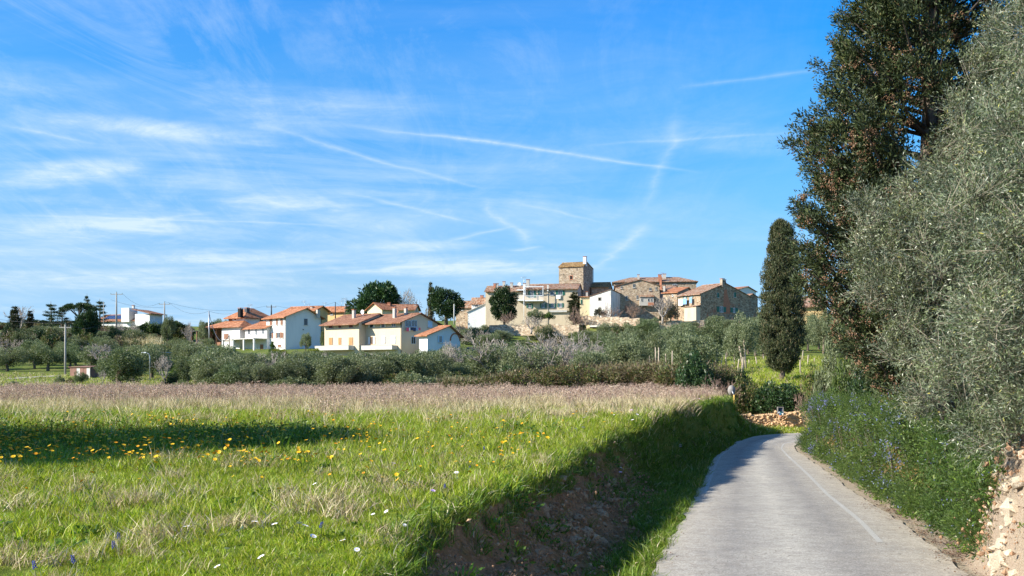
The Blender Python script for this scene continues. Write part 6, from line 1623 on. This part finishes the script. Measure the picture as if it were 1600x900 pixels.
for i, (Yc, lab) in enumerate(zip(ry0, RL)):
    rng = np.random.default_rng(200+i); random.seed(200+i)
    half = (ry0[min(i+1, 9)]-ry0[max(i-1, 0)])/2*.56 if 0 < i < 9 else 1.8
    Xc = float(rr(Yc))+1.25; g = Hs(Xc, Yc)
    root = empty('rosemary_bush', (Xc, Yc, g), 0, lab, 'shrub', 'rosemary bushes of the hedge along the road')
    bl = []; zr_ = float(zr(Yc)); hgt = HC-(top_px[i]-HY)/F*Yc-zr_
    if i == 0: hgt = 1.75
    for j in range(64):
        y = Yc+random.uniform(-half, half); ty = abs(y-Yc)/half; q = random.uniform(.30+.55*ty**2.5, 1.9); r_ = random.uniform(.22, .38)
        zt = hgt*(1-.42*ty**3)*min(1, .66+q*.45); z = zr_+r_*.75+max(0, zt-r_*1.6)*random.random()
        if random.random() < .45: z = zr_+max(r_, zt-r_*.9)
        bl.append((float(rr(y))+q-Xc+max(0, .15-.1*z), y-Yc, z-g, r_))
    for j in range(22):
        y = Yc+random.uniform(-half, half); q = random.uniform(.34, .62)+.3*(abs(y-Yc)/half)**2; bl.append((float(rr(y))+q-Xc, y-Yc, zr_-g+random.uniform(.12, .45), random.uniform(.18, .28)))
    bl = np.array(bl); sb_ = []
    for b in bl:
        d9 = rdir(9)*b[3]*(.6+.5*rng.random((9, 1))); sb_ += [(*(b[:3]+v), b[3]*.42) for v in d9]
    core = bl; bl = np.array(sb_); n = 34000 if i < 4 else 20000
    lf = 1.0 if i < 4 else 1.4
    # sprigs: several needles around a common stem direction
    ns = n//7; p, dr, k = blob_points(bl, ns, .45); axr = unit(unit(bl[:, :3]-np.array([1.0, 0, .2]))*np.array([.9, .9, .4])+np.array([-.15, 0, .95])+rng.normal(size=(len(bl), 3))*.28); p = p+axr[k]*(rng.random((ns, 1))-.35)*.16; d = unit(axr[k]*1.0+dr*.35+rng.normal(size=(ns, 3))*.16)
    P_ = []; D_ = []
    for q in range(13): P_.append(p+d*(.017*q*lf)); D_.append(d*1.0+rng.normal(size=(ns, 3))*.36)
    P_ = np.concatenate(P_); D_ = np.concatenate(D_); nn_ = len(P_); V, Fq = kites(P_, D_, (.030+.022*rng.random(nn_))*lf, .0078*lf)
    p2, dr2, k2 = blob_points(core, 9000, .2, 1); V2, F2 = kites(p2, dr2+rng.normal(size=(9000, 3)), .11, .03)   # inner shade foliage
    o = link('foliage', npmesh('foliage', np.concatenate([V, V2]), np.concatenate([Fq, F2+len(V)]), [M['rosemary']]), root); o['kind'] = 'stuff'
    nf = [220, 380, 300, 800, 420, 460, 340, 500, 1200, 1700][i]
    patch = rng.choice(ns, 34); fp = []
    pf = p[rng.choice(ns, nf)]+0; kk = rng.choice(patch, nf); clustered = p[kk]+rng.normal(size=(nf, 3))*.09
    usec = rng.random(nf) < .8; pf = np.where(usec[:, None], clustered, pf)+np.array([0, 0, .06])
    Vf, Ff = kites(np.repeat(pf, 3, 0), rdir(nf*3), .030*lf, .026*lf); o = link('flowers', npmesh('flowers', Vf, Ff, [M['rosemary_flower']]), root); o['kind'] = 'stuff'
    sb = MB()
    for j in range(9): y = random.uniform(-half, half); q = random.uniform(-.3, .6); sb.tube([(q, y, zr_-g), (q-.1, y, zr_-g+hgt*.4), (q-.3, y+.1, zr_-g+hgt*.75)], [.03, .02, .008], 4, cap=False)
    o = sb.build('stems', M['bark'], root); o['kind'] = 'stuff'
# tall rosemary with flowers rising behind the hedge
rng = np.random.default_rng(330); random.seed(330)

# ------------------------------------------------------------------ trees left of the frame whose shade falls on the field
for x, y, w_, h_, lab in [(-24.8, 17.8, 8.5, 11.3, 'evergreen tree left of the field whose long shade crosses the grass'), (-31.5, 16.5, 10, 12.0, 'second evergreen tree left of the field, outside the view'), (-31, 21.5, 8, 9.5, 'third evergreen tree left of the field, outside the view')]:
    plant('round', (x, y, Hs(x, y)), w_, h_, 'evergreen_tree', lab)
# ------------------------------------------------------------------ grass, weeds and flowers (instanced tufts)
M['grass'] = leafmat('grass_blades', [(0, (.10, .16, .010)), (.35, (.20, .285, .015)), (.75, (.33, .41, .025)), (.93, (.46, .46, .05)), (1, (.58, .50, .24))], .35, .45, objvar=.2)
M['grass_dark'] = leafmat('lush_grass_blades', [(0, (.05, .10, .010)), (.5, (.12, .20, .016)), (.9, (.21, .30, .03)), (1, (.4, .35, .14))], .35, .45, objvar=.2)
M['straw'] = leafmat('straw', [(0, (.24, .17, .10)), (.4, (.42, .33, .19)), (.8, (.58, .48, .30)), (1, (.68, .60, .42))], .2, .7, objvar=.2)
M['weedstalk'] = leafmat('dead_weed_stalks', [(0, (.20, .12, .095)), (.4, (.38, .255, .20)), (.8, (.54, .40, .32)), (1, (.66, .54, .42))], .15, .8, objvar=.2)
M['herb'] = leafmat('broad_weed_leaves', [(0, (.04, .08, .012)), (.5, (.085, .16, .02)), (1, (.16, .25, .03))], .3, .45, objvar=.2)
M['yellow'+'petal'] = plain('yellow_petals', (.80, .50, .015), .6, .12, 20, bumps=0)
M['orangepetal'] = plain('orange_petals', (.80, .34, .01), .6, .12, 20, bumps=0)
M['whitepetal'] = plain('white_petals', (.82, .80, .82), .6, .05, 20, bumps=0)
M['lilacpetal'] = plain('lilac_petals', (.62, .42, .66), .6, .12, 20, bumps=0)
M['bluepetal'] = plain('grape_hyacinth_blue', (.06, .07, .34), .6, .2, 20, bumps=0)
M['litter'] = leafmat('leaf_litter', [(0, (.05, .025, .015)), (.5, (.13, .07, .04)), (1, (.27, .19, .12))], 0, .8, objvar=.1)

def tuft(name, n, rad, h, w_, mat, lean=.45, droop=.25, seed=0, mat2=None, f2=0):
    r = np.random.default_rng(seed); a = r.random(n)*6.283; q = rad*np.sqrt(r.random(n))
    b = np.stack([q*np.cos(a), q*np.sin(a), np.zeros(n)-.02], -1); hh = h*(.45+.75*r.random(n))
    az = r.random(n)*6.283; le = lean*(.3+r.random(n)); d = np.stack([np.cos(az)*le, np.sin(az)*le, np.ones(n)], -1); d /= np.linalg.norm(d, axis=1)[:, None]
    s = np.stack([-np.sin(az), np.cos(az), np.zeros(n)], -1); rot = r.random(n)*6.283; s = s*np.cos(rot)[:, None]+np.cross(d, s)*np.sin(rot)[:, None]
    m_ = b+d*hh[:, None]*.55; dd = d+np.stack([np.cos(az), np.sin(az), np.zeros(n)-.4], -1)*droop*(r.random(n)[:, None]*1.6)
    t_ = m_+dd/np.linalg.norm(dd, axis=1)[:, None]*hh[:, None]*.5
    ww = w_*(.6+.8*r.random(n))[:, None]
    V = np.stack([b-s*ww*.45, b+s*ww*.45, m_+s*ww*.38, m_-s*ww*.38, t_], 1).reshape(-1, 3)
    i = np.arange(n)[:, None]*5; F4 = i+np.array([0, 1, 2, 3]); F3 = i+np.array([3, 2, 4])
    mi = (r.random(n) < f2).astype(int)
    me = npmesh(name, V, [F4, F3], [mat]+([mat2] if mat2 else []), midx=np.concatenate([mi, mi]))
    return bpy.data.objects.new(name, me)
def weedy(name, n, h, seed, mat):
    """dead stalk with little side branches"""
    r = np.random.default_rng(seed); mb = MB(); P_, D_, L_, W_ = [], [], [], []
    for i in range(n):
        b = np.array([r.normal()*.16, r.normal()*.16, -.02]); d = unit(np.array([[r.normal()*.16, r.normal()*.16, 1]]))[0]; hh = h*(.6+.6*r.random())
        P_.append(b); D_.append(d); L_.append(hh); W_.append(.014)
        for k in range(5):
            q = .4+.6*r.random(); e = unit(np.array([[r.normal()*.8, r.normal()*.8, .9]]))[0]; P_.append(b+d*hh*q); D_.append(e); L_.append(hh*.22*(1.4-q)); W_.append(.012)
            P_.append(b+d*hh*q+e*hh*.1); D_.append(unit(rdir(1)+[0, 0, .3])[0]); L_.append(.05); W_.append(.03)
    V, Fq = kites(np.array(P_), np.array(D_), np.array(L_), np.array(W_)); return bpy.data.objects.new(name, npmesh(name, V, Fq, [mat]))
def herb(name, n, rad, h, seed):
    r = np.random.default_rng(seed); a = r.random(n)*6.283; q = rad*np.sqrt(r.random(n)); p = np.stack([q*np.cos(a), q*np.sin(a), h*r.random(n)], -1)
    d = np.stack([np.cos(a), np.sin(a), .3+.5*r.random(n)], -1)+r.normal(size=(n, 3))*.4; V, Fq = kites(p, d, .05+.05*r.random(n), .035); return bpy.data.objects.new(name, npmesh(name, V, Fq, [M['herb']]))
def flower(name, pet, r_, h, npet=11, double=True, stem=True, cen=None):
    V = []; Fs = []; mi = []
    def k4(a, b, c, d, m_): i = len(V); V.extend([a, b, c, d]); Fs.append([i, i+1, i+2, i+3]); mi.append(m_)
    tilt = .18
    for k in range(npet):
        a = 6.283*k/npet; c, s = math.cos(a), math.sin(a); w_ = r_*.34
        k4((0,0,h), (c*r_*.6-s*w_, s*r_*.6+c*w_, h+tilt*r_), (c*r_, s*r_, h+tilt*r_*1.2), (c*r_*.6+s*w_, s*r_*.6-c*w_, h+tilt*r_), 0)
    for k in range(6):
        a = 6.283*k/6; b = 6.283*(k+1)/6; q = r_*.28; k4((0,0,h+.006+q*.25), (q*math.cos(a), q*math.sin(a), h+.004), (q*math.cos((a+b)/2), q*math.sin((a+b)/2), h+.004), (q*math.cos(b), q*math.sin(b), h+.004), 1)
    if stem:
        w_ = .003; k4((-w_,0,-.03), (w_,0,-.03), (w_,0,h-.002), (-w_,0,h-.002), 2); k4((0,-w_,-.03), (0,w_,-.03), (0,w_,h-.002), (0,-w_,h-.002), 2)
    me = npmesh(name, np.array(V), [np.array(Fs)], [pet, cen or M['orangepetal'], M['herb']], midx=mi); return me
def scatter(name, protos, X, Y, Z, scl, idx=None, tiltn=None, seed=0, structure_kind='stuff', label=None, cat=None, tilt=.0):
    """one object whose points carry instances of the prototype tufts"""
    n = len(X); r = np.random.default_rng(seed)
    if idx is None: idx = r.integers(0, len(protos), n)
    c = bpy.data.collections.new(name+'_source')
    for i, p in enumerate(protos): p.name = 'source_%03d_' % i+p.name.split('.')[0]; c.objects.link(p)
    me = bpy.data.meshes.new(name); me.vertices.add(n); me.vertices.foreach_set('co', np.stack([X, Y, Z], -1).astype(np.float32).ravel())
    a = me.attributes.new('tuft_scale', 'FLOAT', 'POINT'); a.data.foreach_set('value', np.asarray(scl, np.float32))
    a = me.attributes.new('tuft_index', 'INT', 'POINT'); a.data.foreach_set('value', np.asarray(idx, np.int32))
    rot = np.stack([r.normal(size=n)*tilt, r.normal(size=n)*tilt, r.random(n)*6.283], -1)
    a = me.attributes.new('tuft_turn', 'FLOAT_VECTOR', 'POINT'); a.data.foreach_set('vector', rot.astype(np.float32).ravel())
    me.update(); o = link(name, me)
    ng = bpy.data.node_groups.new(name, 'GeometryNodeTree'); ng.interface.new_socket('Geometry', in_out='INPUT', socket_type='NodeSocketGeometry'); ng.interface.new_socket('Geometry', in_out='OUTPUT', socket_type='NodeSocketGeometry')
    N = ng.nodes; L = ng.links; gi = N.new('NodeGroupInput'); go = N.new('NodeGroupOutput'); iop = N.new('GeometryNodeInstanceOnPoints'); ci = N.new('GeometryNodeCollectionInfo')
    ci.inputs['Collection'].default_value = c; ci.inputs['Separate Children'].default_value = True; ci.inputs['Reset Children'].default_value = True
    def na(nm, ty): q = N.new('GeometryNodeInputNamedAttribute'); q.data_type = ty; q.inputs['Name'].default_value = nm; return q.outputs[0]
    iop.inputs['Pick Instance'].default_value = True
    L.new(gi.outputs[0], iop.inputs['Points']); L.new(ci.outputs[0], iop.inputs['Instance']); L.new(na('tuft_index', 'INT'), iop.inputs['Instance Index'])
    L.new(na('tuft_turn', 'FLOAT_VECTOR'), iop.inputs['Rotation']); L.new(na('tuft_scale', 'FLOAT'), iop.inputs['Scale']); L.new(iop.outputs[0], go.inputs[0])
    md = o.modifiers.new('tufts', 'NODES'); md.node_group = ng
    tag(o, label, cat, kind=structure_kind); return o

rg = np.random.default_rng(77)
def sample(density, Y0, Y1, xl, xr, thin=None):
    """random points in X,Y with density per m2, between pixel-independent limits xl(Y), xr(Y)"""
    n = int(density*(Y1-Y0)*np.mean([xr(np.array([y]))-xl(np.array([y])) for y in np.linspace(Y0, Y1, 9)]))
    Y = rg.uniform(Y0, Y1, n*2); wd_ = xr(Y)-xl(Y); keep = rg.random(n*2) < wd_/wd_.max(); Y = Y[keep]; wd_ = wd_[keep]
    X = xl(Y)+wd_*rg.random(len(Y)); 
    if len(X) > n: X = X[:n]; Y = Y[:n]
    if thin is not None: k = rg.random(len(X)) < thin(X, Y); X = X[k]; Y = Y[k]
    return X, Y
LEFT = lambda Y: -.545*Y-1.0
bare = lambda X, Y: .55*fbm(X*.5, Y*.3, 3, 18)+.8*fbm(X*2.2, Y*1.3, 3, 19)           # the same patches the ground shows
short = [tuft('short_grass', 34, .11, .10, .0075, M['grass'], .7, .5, s, M['straw'], .09) for s in range(4)]
midg = [tuft('meadow_grass', 34, .17, .20, .010, M['grass'], .55, .45, 10+s, M['straw'], .10) for s in range(4)]
tall = [tuft('tall_grass', 30, .20, .42, .013, M['grass_dark'], .45, .5, 20+s, M['straw'], .10) for s in range(3)]
strw = [tuft('straw_tuft', 34, .16, .26, .009, M['straw'], .7, .5, 30+s, M['grass'], .12) for s in range(3)]
# short sward near the camera
X, Y = sample(95, 8.3, 20, LEFT, lambda Y: bt(Y)+.10)
k = bare(X, Y); idx = rg.integers(0, 4, len(X)); idx = np.where((k > .05) & (rg.random(len(X)) < np.clip(k*1.1, 0, .16)), 4+rg.integers(0, 3, len(X)), idx)
scatter('short_grass', short+strw, X, Y, Harr(X, Y), (.65+.6*rg.random(len(X)))*(1+.5*fbm(X*1.1, Y*1.1, 3, 61)*2), idx, seed=1, label='short sunlit grass of the near field', tilt=.15)
midg2 = [tuft('meadow_grass', 34, .17, .20, .010, M['grass'], .55, .45, 40+s, M['straw'], .10) for s in range(4)]; strw2 = [tuft('straw_tuft', 34, .18, .30, .011, M['straw'], .6, .4, 50+s) for s in range(3)]
X, Y = sample(20, 11, 50, LEFT, lambda Y: bt(Y)+.05)
k = bare(X, Y); idx = rg.integers(0, 4, len(X)); idx = np.where((rg.random(len(X)) < np.clip(k*1.1+(Y-33)/22, 0, .7)), 4+rg.integers(0, 3, len(X)), idx)
scatter('meadow_grass', midg2+strw2, X, Y, Harr(X, Y), (.7+.7*rg.random(len(X)))*(1+.6*fbm(X*.6, Y*.6, 3, 62)*2)*np.clip(.75+(Y-12)/30, .7, 1.35), idx, seed=2, label='meadow grass of the field, green with straw', tilt=.15)
# taller lush grass in a drift from the left edge
dens = lambda X, Y: np.clip(1.5*fbm(X*.35, Y*.35, 3, 63)+.50-.07*np.abs(Y-(24-.1*X))-.035*(X+15).clip(0, 99), 0, 1)
X, Y = sample(20, 13, 36, LEFT, lambda Y: bt(Y)-1, dens)
herbs = [herb('leafy_weed', 46, .18, .28, 70+s) for s in range(3)]
idx = rg.integers(0, 6, len(X)); scatter('tall_grass', tall+herbs, X, Y, Harr(X, Y), .7+.7*rg.random(len(X)), idx, seed=3, label='taller lush grass and leafy weeds on the left of the field', tilt=.15)
# leafy weeds dotted through the sward
X, Y = sample(2.2, 8.5, 26, LEFT, lambda Y: bt(Y)+.2, lambda X, Y: np.clip(.4+2.5*fbm(X*.7, Y*.7, 3, 64), 0, 1))
scatter('leafy_weeds', [herb('leafy_weed', 36, .13, .09, 80+s) for s in range(3)], X, Y, Harr(X, Y), .6+.8*rg.random(len(X)), seed=4, label='low leafy weeds in the sward', tilt=.1)
# dry weeds filling the back of the field
wd1 = [weedy('dead_weed', 9, .52, 90+s, M['weedstalk']) for s in range(4)]; wd2 = [tuft('dry_grass', 26, .22, .42, .015, M['straw'], .45, .4, 95+s, M['weedstalk'], .5) for s in range(3)]
dn = lambda X, Y: np.clip((Y-36+12*fbm(X*.15, Y*.15, 3, 65)*2-.35*(-X-8).clip(0, 14))/20, 0, 1)*np.clip((bt(np.minimum(Y, 60))-X-np.where(Y < 60, .5, -3))/3, 0, 1)
X, Y = sample(7.0, 24, 84, lambda Y: -.545*Y-1, lambda Y: np.interp(Y, [20, 55, 62, 84], [0, 0, 0, 2])+np.where(Y < 60, bt(Y), 13.0+(Y-60)*.05), dn)
px = CX+F*X/Y; k = ~((Y > 62) & (px > 1130)); X, Y = X[k], Y[k]
idx = rg.integers(0, 7, len(X)); scatter('dry_weeds', wd1+wd2, X, Y, Harr(X, Y), (.65+.65*rg.random(len(X)))*np.clip(1+.5*fbm(X*.3, Y*.3, 3, 66)*2, .5, 1.6), idx, seed=5, label='dry pinkish-brown weeds along the back of the field', tilt=.1)
# pale seed stalks standing out of the weeds
X, Y = sample(.5, 26, 60, LEFT, lambda Y: bt(Y)-2)
scatter('seed_stalks', [tuft('seed_stalk', 5, .12, .85, .016, M['straw'], .5, .9, 101+s) for s in range(3)], X, Y, Harr(X, Y), .7+.5*rg.random(len(X)), seed=6, label='pale arching seed stalks in the dry weeds', tilt=.1)

# bank: long grass over the lip, green growth where the earth is not bare
bg1 = [tuft('bank_grass', 34, .16, .26, .011, M['grass_dark'], .8, .9, 110+s, M['straw'], .07) for s in range(4)]
def soilness(X, Y):
    t = (X-bt(Y))/np.maximum(rl(Y)-.25-bt(Y), .4); nf = np.clip((31-Y)/9, 0, 1)
    return np.where((t > .1) & (t < .62), np.clip(2.6*(fbm(X*.9, Y*.45, 3, 55)+.12)*nf+.9*nf, 0, 1), 0)
X, Y = sample(46, 8.3, 34, lambda Y: bt(Y)-.15, lambda Y: rl(Y)-.02, lambda X, Y: 1-.93*soilness(X, Y))
scatter('bank_grass', bg1, X, Y, Harr(X, Y), (.55+.65*rg.random(len(X)))*(1+.7*fbm(X, Y, 3, 67)), seed=7, label='lush grass hanging over and below the earth bank', tilt=.3)
bg2 = [tuft('bank_grass', 34, .24, .34, .018, M['grass_dark'], .7, .8, 120+s, M['straw'], .05) for s in range(4)]
X, Y = sample(20, 30, 62, lambda Y: bt(Y)-.3, lambda Y: np.where(Y < 57, rl(Y)-.05, 15.5))
k = ~((Y > 57) & (X > rl(Y)-.3)); X, Y = X[k], Y[k]
scatter('far_bank_grass', bg2, X, Y, Harr(X, Y), (.55+.6*rg.random(len(X)))*(1+.7*fbm(X*.7, Y*.7, 3, 68)), seed=8, label='grass covering the far half of the bank', tilt=.3)
# verge beyond the bend
X, Y = sample(16, 60, 64.6, lambda Y: Y*0+10.5, lambda Y: Y*0+27)
ok = np.array([not (np.interp(x, _L[10:14, 0], _L[10:14, 1]) > y-.1) if x > 14.3 else True for x, y in zip(X, Y)]); X, Y = X[ok], Y[ok]
scatter('verge_grass', [tuft('verge_grass', 30, .24, .26, .02, M['grass'], .7, .7, 130+s, M['straw'], .2) for s in range(3)], X, Y, Harr(X, Y), .6+.6*rg.random(len(X)), seed=9, label='sunlit grass verge beyond the bend', tilt=.2)
# right slope behind the bend and open meadows on the hill
X, Y = sample(3.6, 70, 125, lambda Y: .19*Y, lambda Y: .36*Y)
scatter('slope_grass', [tuft('slope_grass', 30, .45, .42, .035, M['grass'], .7, .6, 140+s, M['straw'], .25) for s in range(3)], X, Y, Harr(X, Y), .6+.7*rg.random(len(X)), seed=10, label='rough grass on the slope with the vineyard posts', tilt=.2)
X, Y = sample(1.5, 84, 135, lambda Y: -.54*Y, lambda Y: -.28*Y)
scatter('left_slope_grass', [tuft('slope_grass', 30, .5, .36, .04, M['grass'], .7, .6, 150+s, M['straw'], .45) for s in range(3)], X, Y, Harr(X, Y), .5+.7*rg.random(len(X)), seed=11, label='rough grass on the open slope at the left', tilt=.2)
X, Y = sample(1.2, 115, 150, lambda Y: .2*Y, lambda Y: .34*Y, lambda X, Y: np.clip(.2+3*fbm(X*.12, Y*.2, 2, 71), 0, 1))
scatter('yellow_meadow_flowers', [bpy.data.objects.new('flower_patch', flower('flower_patch', M['yellow'+'petal'], .16, .35, 9, stem=False)) for s in range(1)], X, Y, Harr(X, Y), .6+.7*rg.random(len(X)), seed=12, label='yellow flowers in the meadow under the right-hand olives')
# right verge: weeds at the foot of the hedge, ivy and leaf litter
X, Y = sample(9, 12.5, 52, lambda Y: rr(Y)+.30, lambda Y: rr(Y)+.75, lambda X, Y: np.clip(.55+2*fbm(X, Y, 3, 72), 0, 1))
scatter('hedge_foot_weeds', [herb('leafy_weed', 30, .12, .08, 160+s) for s in range(3)]+[tuft('verge_grass', 20, .1, .14, .009, M['grass'], .7, .6, 170)], X, Y, Harr(X, Y), .5+.7*rg.random(len(X)), seed=13, label='small weeds along the foot of the rosemary hedge')
def litter(name, n, s_, seed):
    r = np.random.default_rng(seed); p = np.stack([r.normal(size=n)*.11, r.normal(size=n)*.11, .004+.02*r.random(n)], -1); d = r.normal(size=(n, 3))*np.array([1, 1, .25]); V, Fq = kites(p, d, s_*(.6+.8*r.random(n)), s_*.55, n3=np.tile([0, 0, 1.], (n, 1))+r.normal(size=(n, 3))*.3); return bpy.data.objects.new(name, npmesh(name, V, Fq, [M['litter']]))
X, Y = sample(26, 11.5, 36, lambda Y: rr(Y)-.28, lambda Y: rr(Y)+.7, lambda X, Y: np.clip(.55+3*fbm(X*1.2, Y*.6, 3, 73)+(18-Y)*.05, 0, 1)*np.where(X < rr(Y), .35, 1))
Z = np.where(X < rr(Y)+.1, np.maximum(Harr(X, Y), zr(Y)+.0), Harr(X, Y))
scatter('leaf_litter', [litter('fallen_leaves', 16, .045, s) for s in range(4)], X, Y, Z+.012, .6+.8*rg.random(len(X)), seed=14, label='brown fallen leaves along the right edge of the road')
X, Y = sample(10, 11.5, 34, lambda Y: rl(Y)-.15, lambda Y: rl(Y)+.22, lambda X, Y: np.clip(.3+3*fbm(X*1.2, Y*.6, 3, 74), 0, 1))
scatter('road_edge_crumbs', [litter('crumbs', 9, .03, 10+s) for s in range(3)], X, Y, zr(Y)+.02, .6+.8*rg.random(len(X)), seed=15, label='earth crumbs and leaves along the left edge of the road')

# crumbled earth, pebbles and roots on the bare cut
def clods(name, n, s_, mat, seed):
    r = np.random.default_rng(seed); T = np.array([[1,0,0],[0,1,0],[-1,0,0],[0,-1,0],[0,0,1],[0,0,-1]], float); f0 = np.array([[0,1,4],[1,2,4],[2,3,4],[3,0,4],[1,0,5],[2,1,5],[3,2,5],[0,3,5]])
    c = r.normal(size=(n, 3))*np.array([.13, .13, .02]); sc_ = s_*(.4+1.2*r.random((n, 1, 1))); V = (c[:, None, :]+T[None]*sc_*(.6+.8*r.random((n, 6, 1)))).reshape(-1, 3); Fq = (np.arange(n)*6)[:, None, None]+f0[None]
    return bpy.data.objects.new(name, npmesh(name, V, Fq.reshape(-1, 3), [mat]))
M['clod'] = plain('crumbled_earth', (.32, .19, .11), .95, .4, 5, bumps=.4)
X, Y = sample(34, 8.5, 30, lambda Y: bt(Y)+.05, lambda Y: rl(Y)-.5, lambda X, Y: np.clip(soilness(X, Y)*1.2, .05, .8))
scatter('crumbled_earth', [clods('clods', 16, .020, M['clod'], 200+s) for s in range(5)]+[clods('pebbles', 3, .026, M['bank_stone'], 210)], X, Y, Harr(X, Y), .6+1.0*rg.random(len(X))**2, seed=21, label='crumbled earth and pebbles on the cut bank', tilt=.6)
X, Y = sample(30, 12.2, 17, lambda Y: rr(Y)+.3, lambda Y: rr(Y)+1.3)
scatter('verge_rubble', [clods('clods', 12, .022, M['clod'], 220+s) for s in range(3)]+[clods('pebbles', 5, .025, M['rubble'], 230)], X, Y, Harr(X, Y), .6+1.0*rg.random(len(X))**2, seed=22, label='crumbs and pebbles on the right-hand earth face', tilt=.6)
X, Y = sample(1.3, 11.5, 40, lambda Y: rl(Y)+.1, lambda Y: rr(Y)-.1, lambda X, Y: np.clip(.3+1.4*np.abs((X-rl(Y))/(rr(Y)-rl(Y))-.5), 0, 1))
u_ = (X-rl(Y))/(rr(Y)-rl(Y))
scatter('road_debris', [litter('specks', 3, .028, 20+s) for s in range(3)], X, Y, zr(Y)+.035*(1-(2*u_-1)**2)+.004, .5+.7*rg.random(len(X)), seed=23, label='scattered leaf crumbs on the asphalt')
# creepers and green plants on the eroded earth
X, Y = sample(1.8, 9.5, 26, lambda Y: bt(Y)+.15, lambda Y: rl(Y)-.4, lambda X, Y: np.clip(.35+3*fbm(X*1.3, Y*1.3, 3, 75), 0, 1))
scatter('bank_creepers', [herb('creeper', 60, .20, .14, 180+s) for s in range(3)], X, Y, Harr(X, Y)+.03, .6+.8*rg.random(len(X)), seed=16, label='green creepers on the bare earth of the bank', tilt=.5)

# yellow marigolds by the hundred
yf = [bpy.data.objects.new('yellow_flower', flower('yellow_flower', M['yellow'+'petal'], .032, .26)), bpy.data.objects.new('yellow_flower', flower('yellow_flower', M['yellow'+'petal'], .028, .36)), bpy.data.objects.new('orange_flower', flower('orange_flower', M['orangepetal'], .028, .30))]
X, Y = sample(42, 11.5, 34, LEFT, lambda Y: bt(Y)-.5, lambda X, Y: np.clip(2.2*fbm(X*.45, Y*.45, 3, 76)+.42-.05*(X+11).clip(0, 99)-.04*np.abs(Y-19), 0.03, 1)*np.clip((Y-10)/8, .1, 1))
scatter('yellow_flowers', yf, X, Y, Harr(X, Y), .8+.7*rg.random(len(X)), seed=17, label='yellow and orange marigolds scattered through the grass', tilt=.35)
X, Y = sample(1.6, 20, 56, lambda Y: bt(Y)-1.2, lambda Y: bt(Y)+.6, lambda X, Y: np.clip(.4+2*fbm(X, Y*.5, 2, 78), 0, 1))
scatter('bank_flowers', [bpy.data.objects.new('yellow_flower', flower('yellow_flower', M['yellow'+'petal'], .045, .25)), bpy.data.objects.new('lilac_flower', flower('lilac_flower', M['lilacpetal'], .045, .25, 8)), bpy.data.objects.new('white_flower', flower('white_flower', M['whitepetal'], .04, .25, 8))], X, Y, Harr(X, Y), .8+.6*rg.random(len(X)), seed=18, label='yellow, lilac and white flowers along the crest of the bank', tilt=.3)

# daisies, anemones and grape hyacinths one can count
DM = flower('daisy', M['whitepetal'], .030, .11, 13, cen=M['yellow'+'petal']); AM = flower('lilac_anemone', M['lilacpetal'], .036, .15, 8, cen=M['bluepetal'])
hy_b = MB()
for i in range(16): a = i*2.4; z = .07+i*.0042; q = .011*(1-.4*i/16); hy_b.tube([(q*math.cos(a), q*math.sin(a), z), (q*1.7*math.cos(a), q*1.7*math.sin(a), z-.006)], [.007, .005], 5)
hy_b.mat(1).tube([(0,0,-.02), (0,0,.13)], .004, 4); HM = hy_b.mesh('grape_hyacinth', M['bluepetal'], M['herb'])
def groundhit(px, py): return on_ground_px(px, py, 8, 60)
def put(me, name, px, py, sc_, label, cat, group, tilt=.3):
    h_ = groundhit(px, py+8)
    if h_ is None: return
    o = link(name, me, None, h_); o.scale = (sc_,)*3; o.rotation_euler = (random.gauss(.25, tilt*.5), random.gauss(0, tilt), random.uniform(0, 6.28)); tag(o, label, cat, group); return o
random.seed(3)
for px, py in [(428,827),(434,829),(388,828),(396,828),(377,840),(353,848),(352,868),(420,883),(349,897),(470,834),(502,835),(540,857),(498,760),(482,849),(468,829),(467,834),(556,866),(605,731),(611,803),(482,804),(714,743),(629,827),(646,860),(587,808),(525,805),(557,727),(293,837)]:
    put(DM, 'daisy', px, py, random.uniform(.95, 1.4), 'white daisy open in the short grass at the near edge of the field', 'flower', 'white daisies in the near grass')
for px, py, lab in [(673,777,'lilac anemone in the grass left of the eroded lip'), (776,826,'pink-lilac anemone standing out against the bare brown earth'), (612,731,'pale lilac anemone further back in the short grass')]:
    put(AM, 'anemone', px, py, 1.35 if px == 776 else 1.15, lab, 'flower', 'lilac anemones')
for px, py in [(187,845),(179,861),(119,884),(57,894),(694,763),(732,733),(758,700),(788,690),(799,694),(849,672),(862,667),(679,733),(894,668),(498,827)]:
    put(HM, 'grape_hyacinth', px, py, 1.1, 'small deep blue grape hyacinth in the grass', 'flower', 'grape hyacinths in the grass', .1)

# ------------------------------------------------------------------ tell alike neighbours apart in their labels
ORD = ['leftmost', 'second', 'third', 'fourth', 'fifth', 'sixth', 'seventh', 'eighth', 'ninth', 'tenth', 'eleventh', 'twelfth', 'thirteenth', 'fourteenth', 'fifteenth', 'sixteenth']
bylab = {}
for o in bpy.data.objects:
    if o.parent is None and o.get('label') and o.get('category') not in ('flower',): bylab.setdefault(o['label'], []).append(o)
for lb_, os_ in bylab.items():
    if len(os_) < 2: continue
    os_.sort(key=lambda o: o.location.x/max(o.location.y, 1)); n = len(os_)
    for i, o in enumerate(os_):
        o['label'] = lb_+(', leftmost' if i == 0 else ', rightmost' if i == n-1 else ', %s from left' % ORD[min(i, 15)])
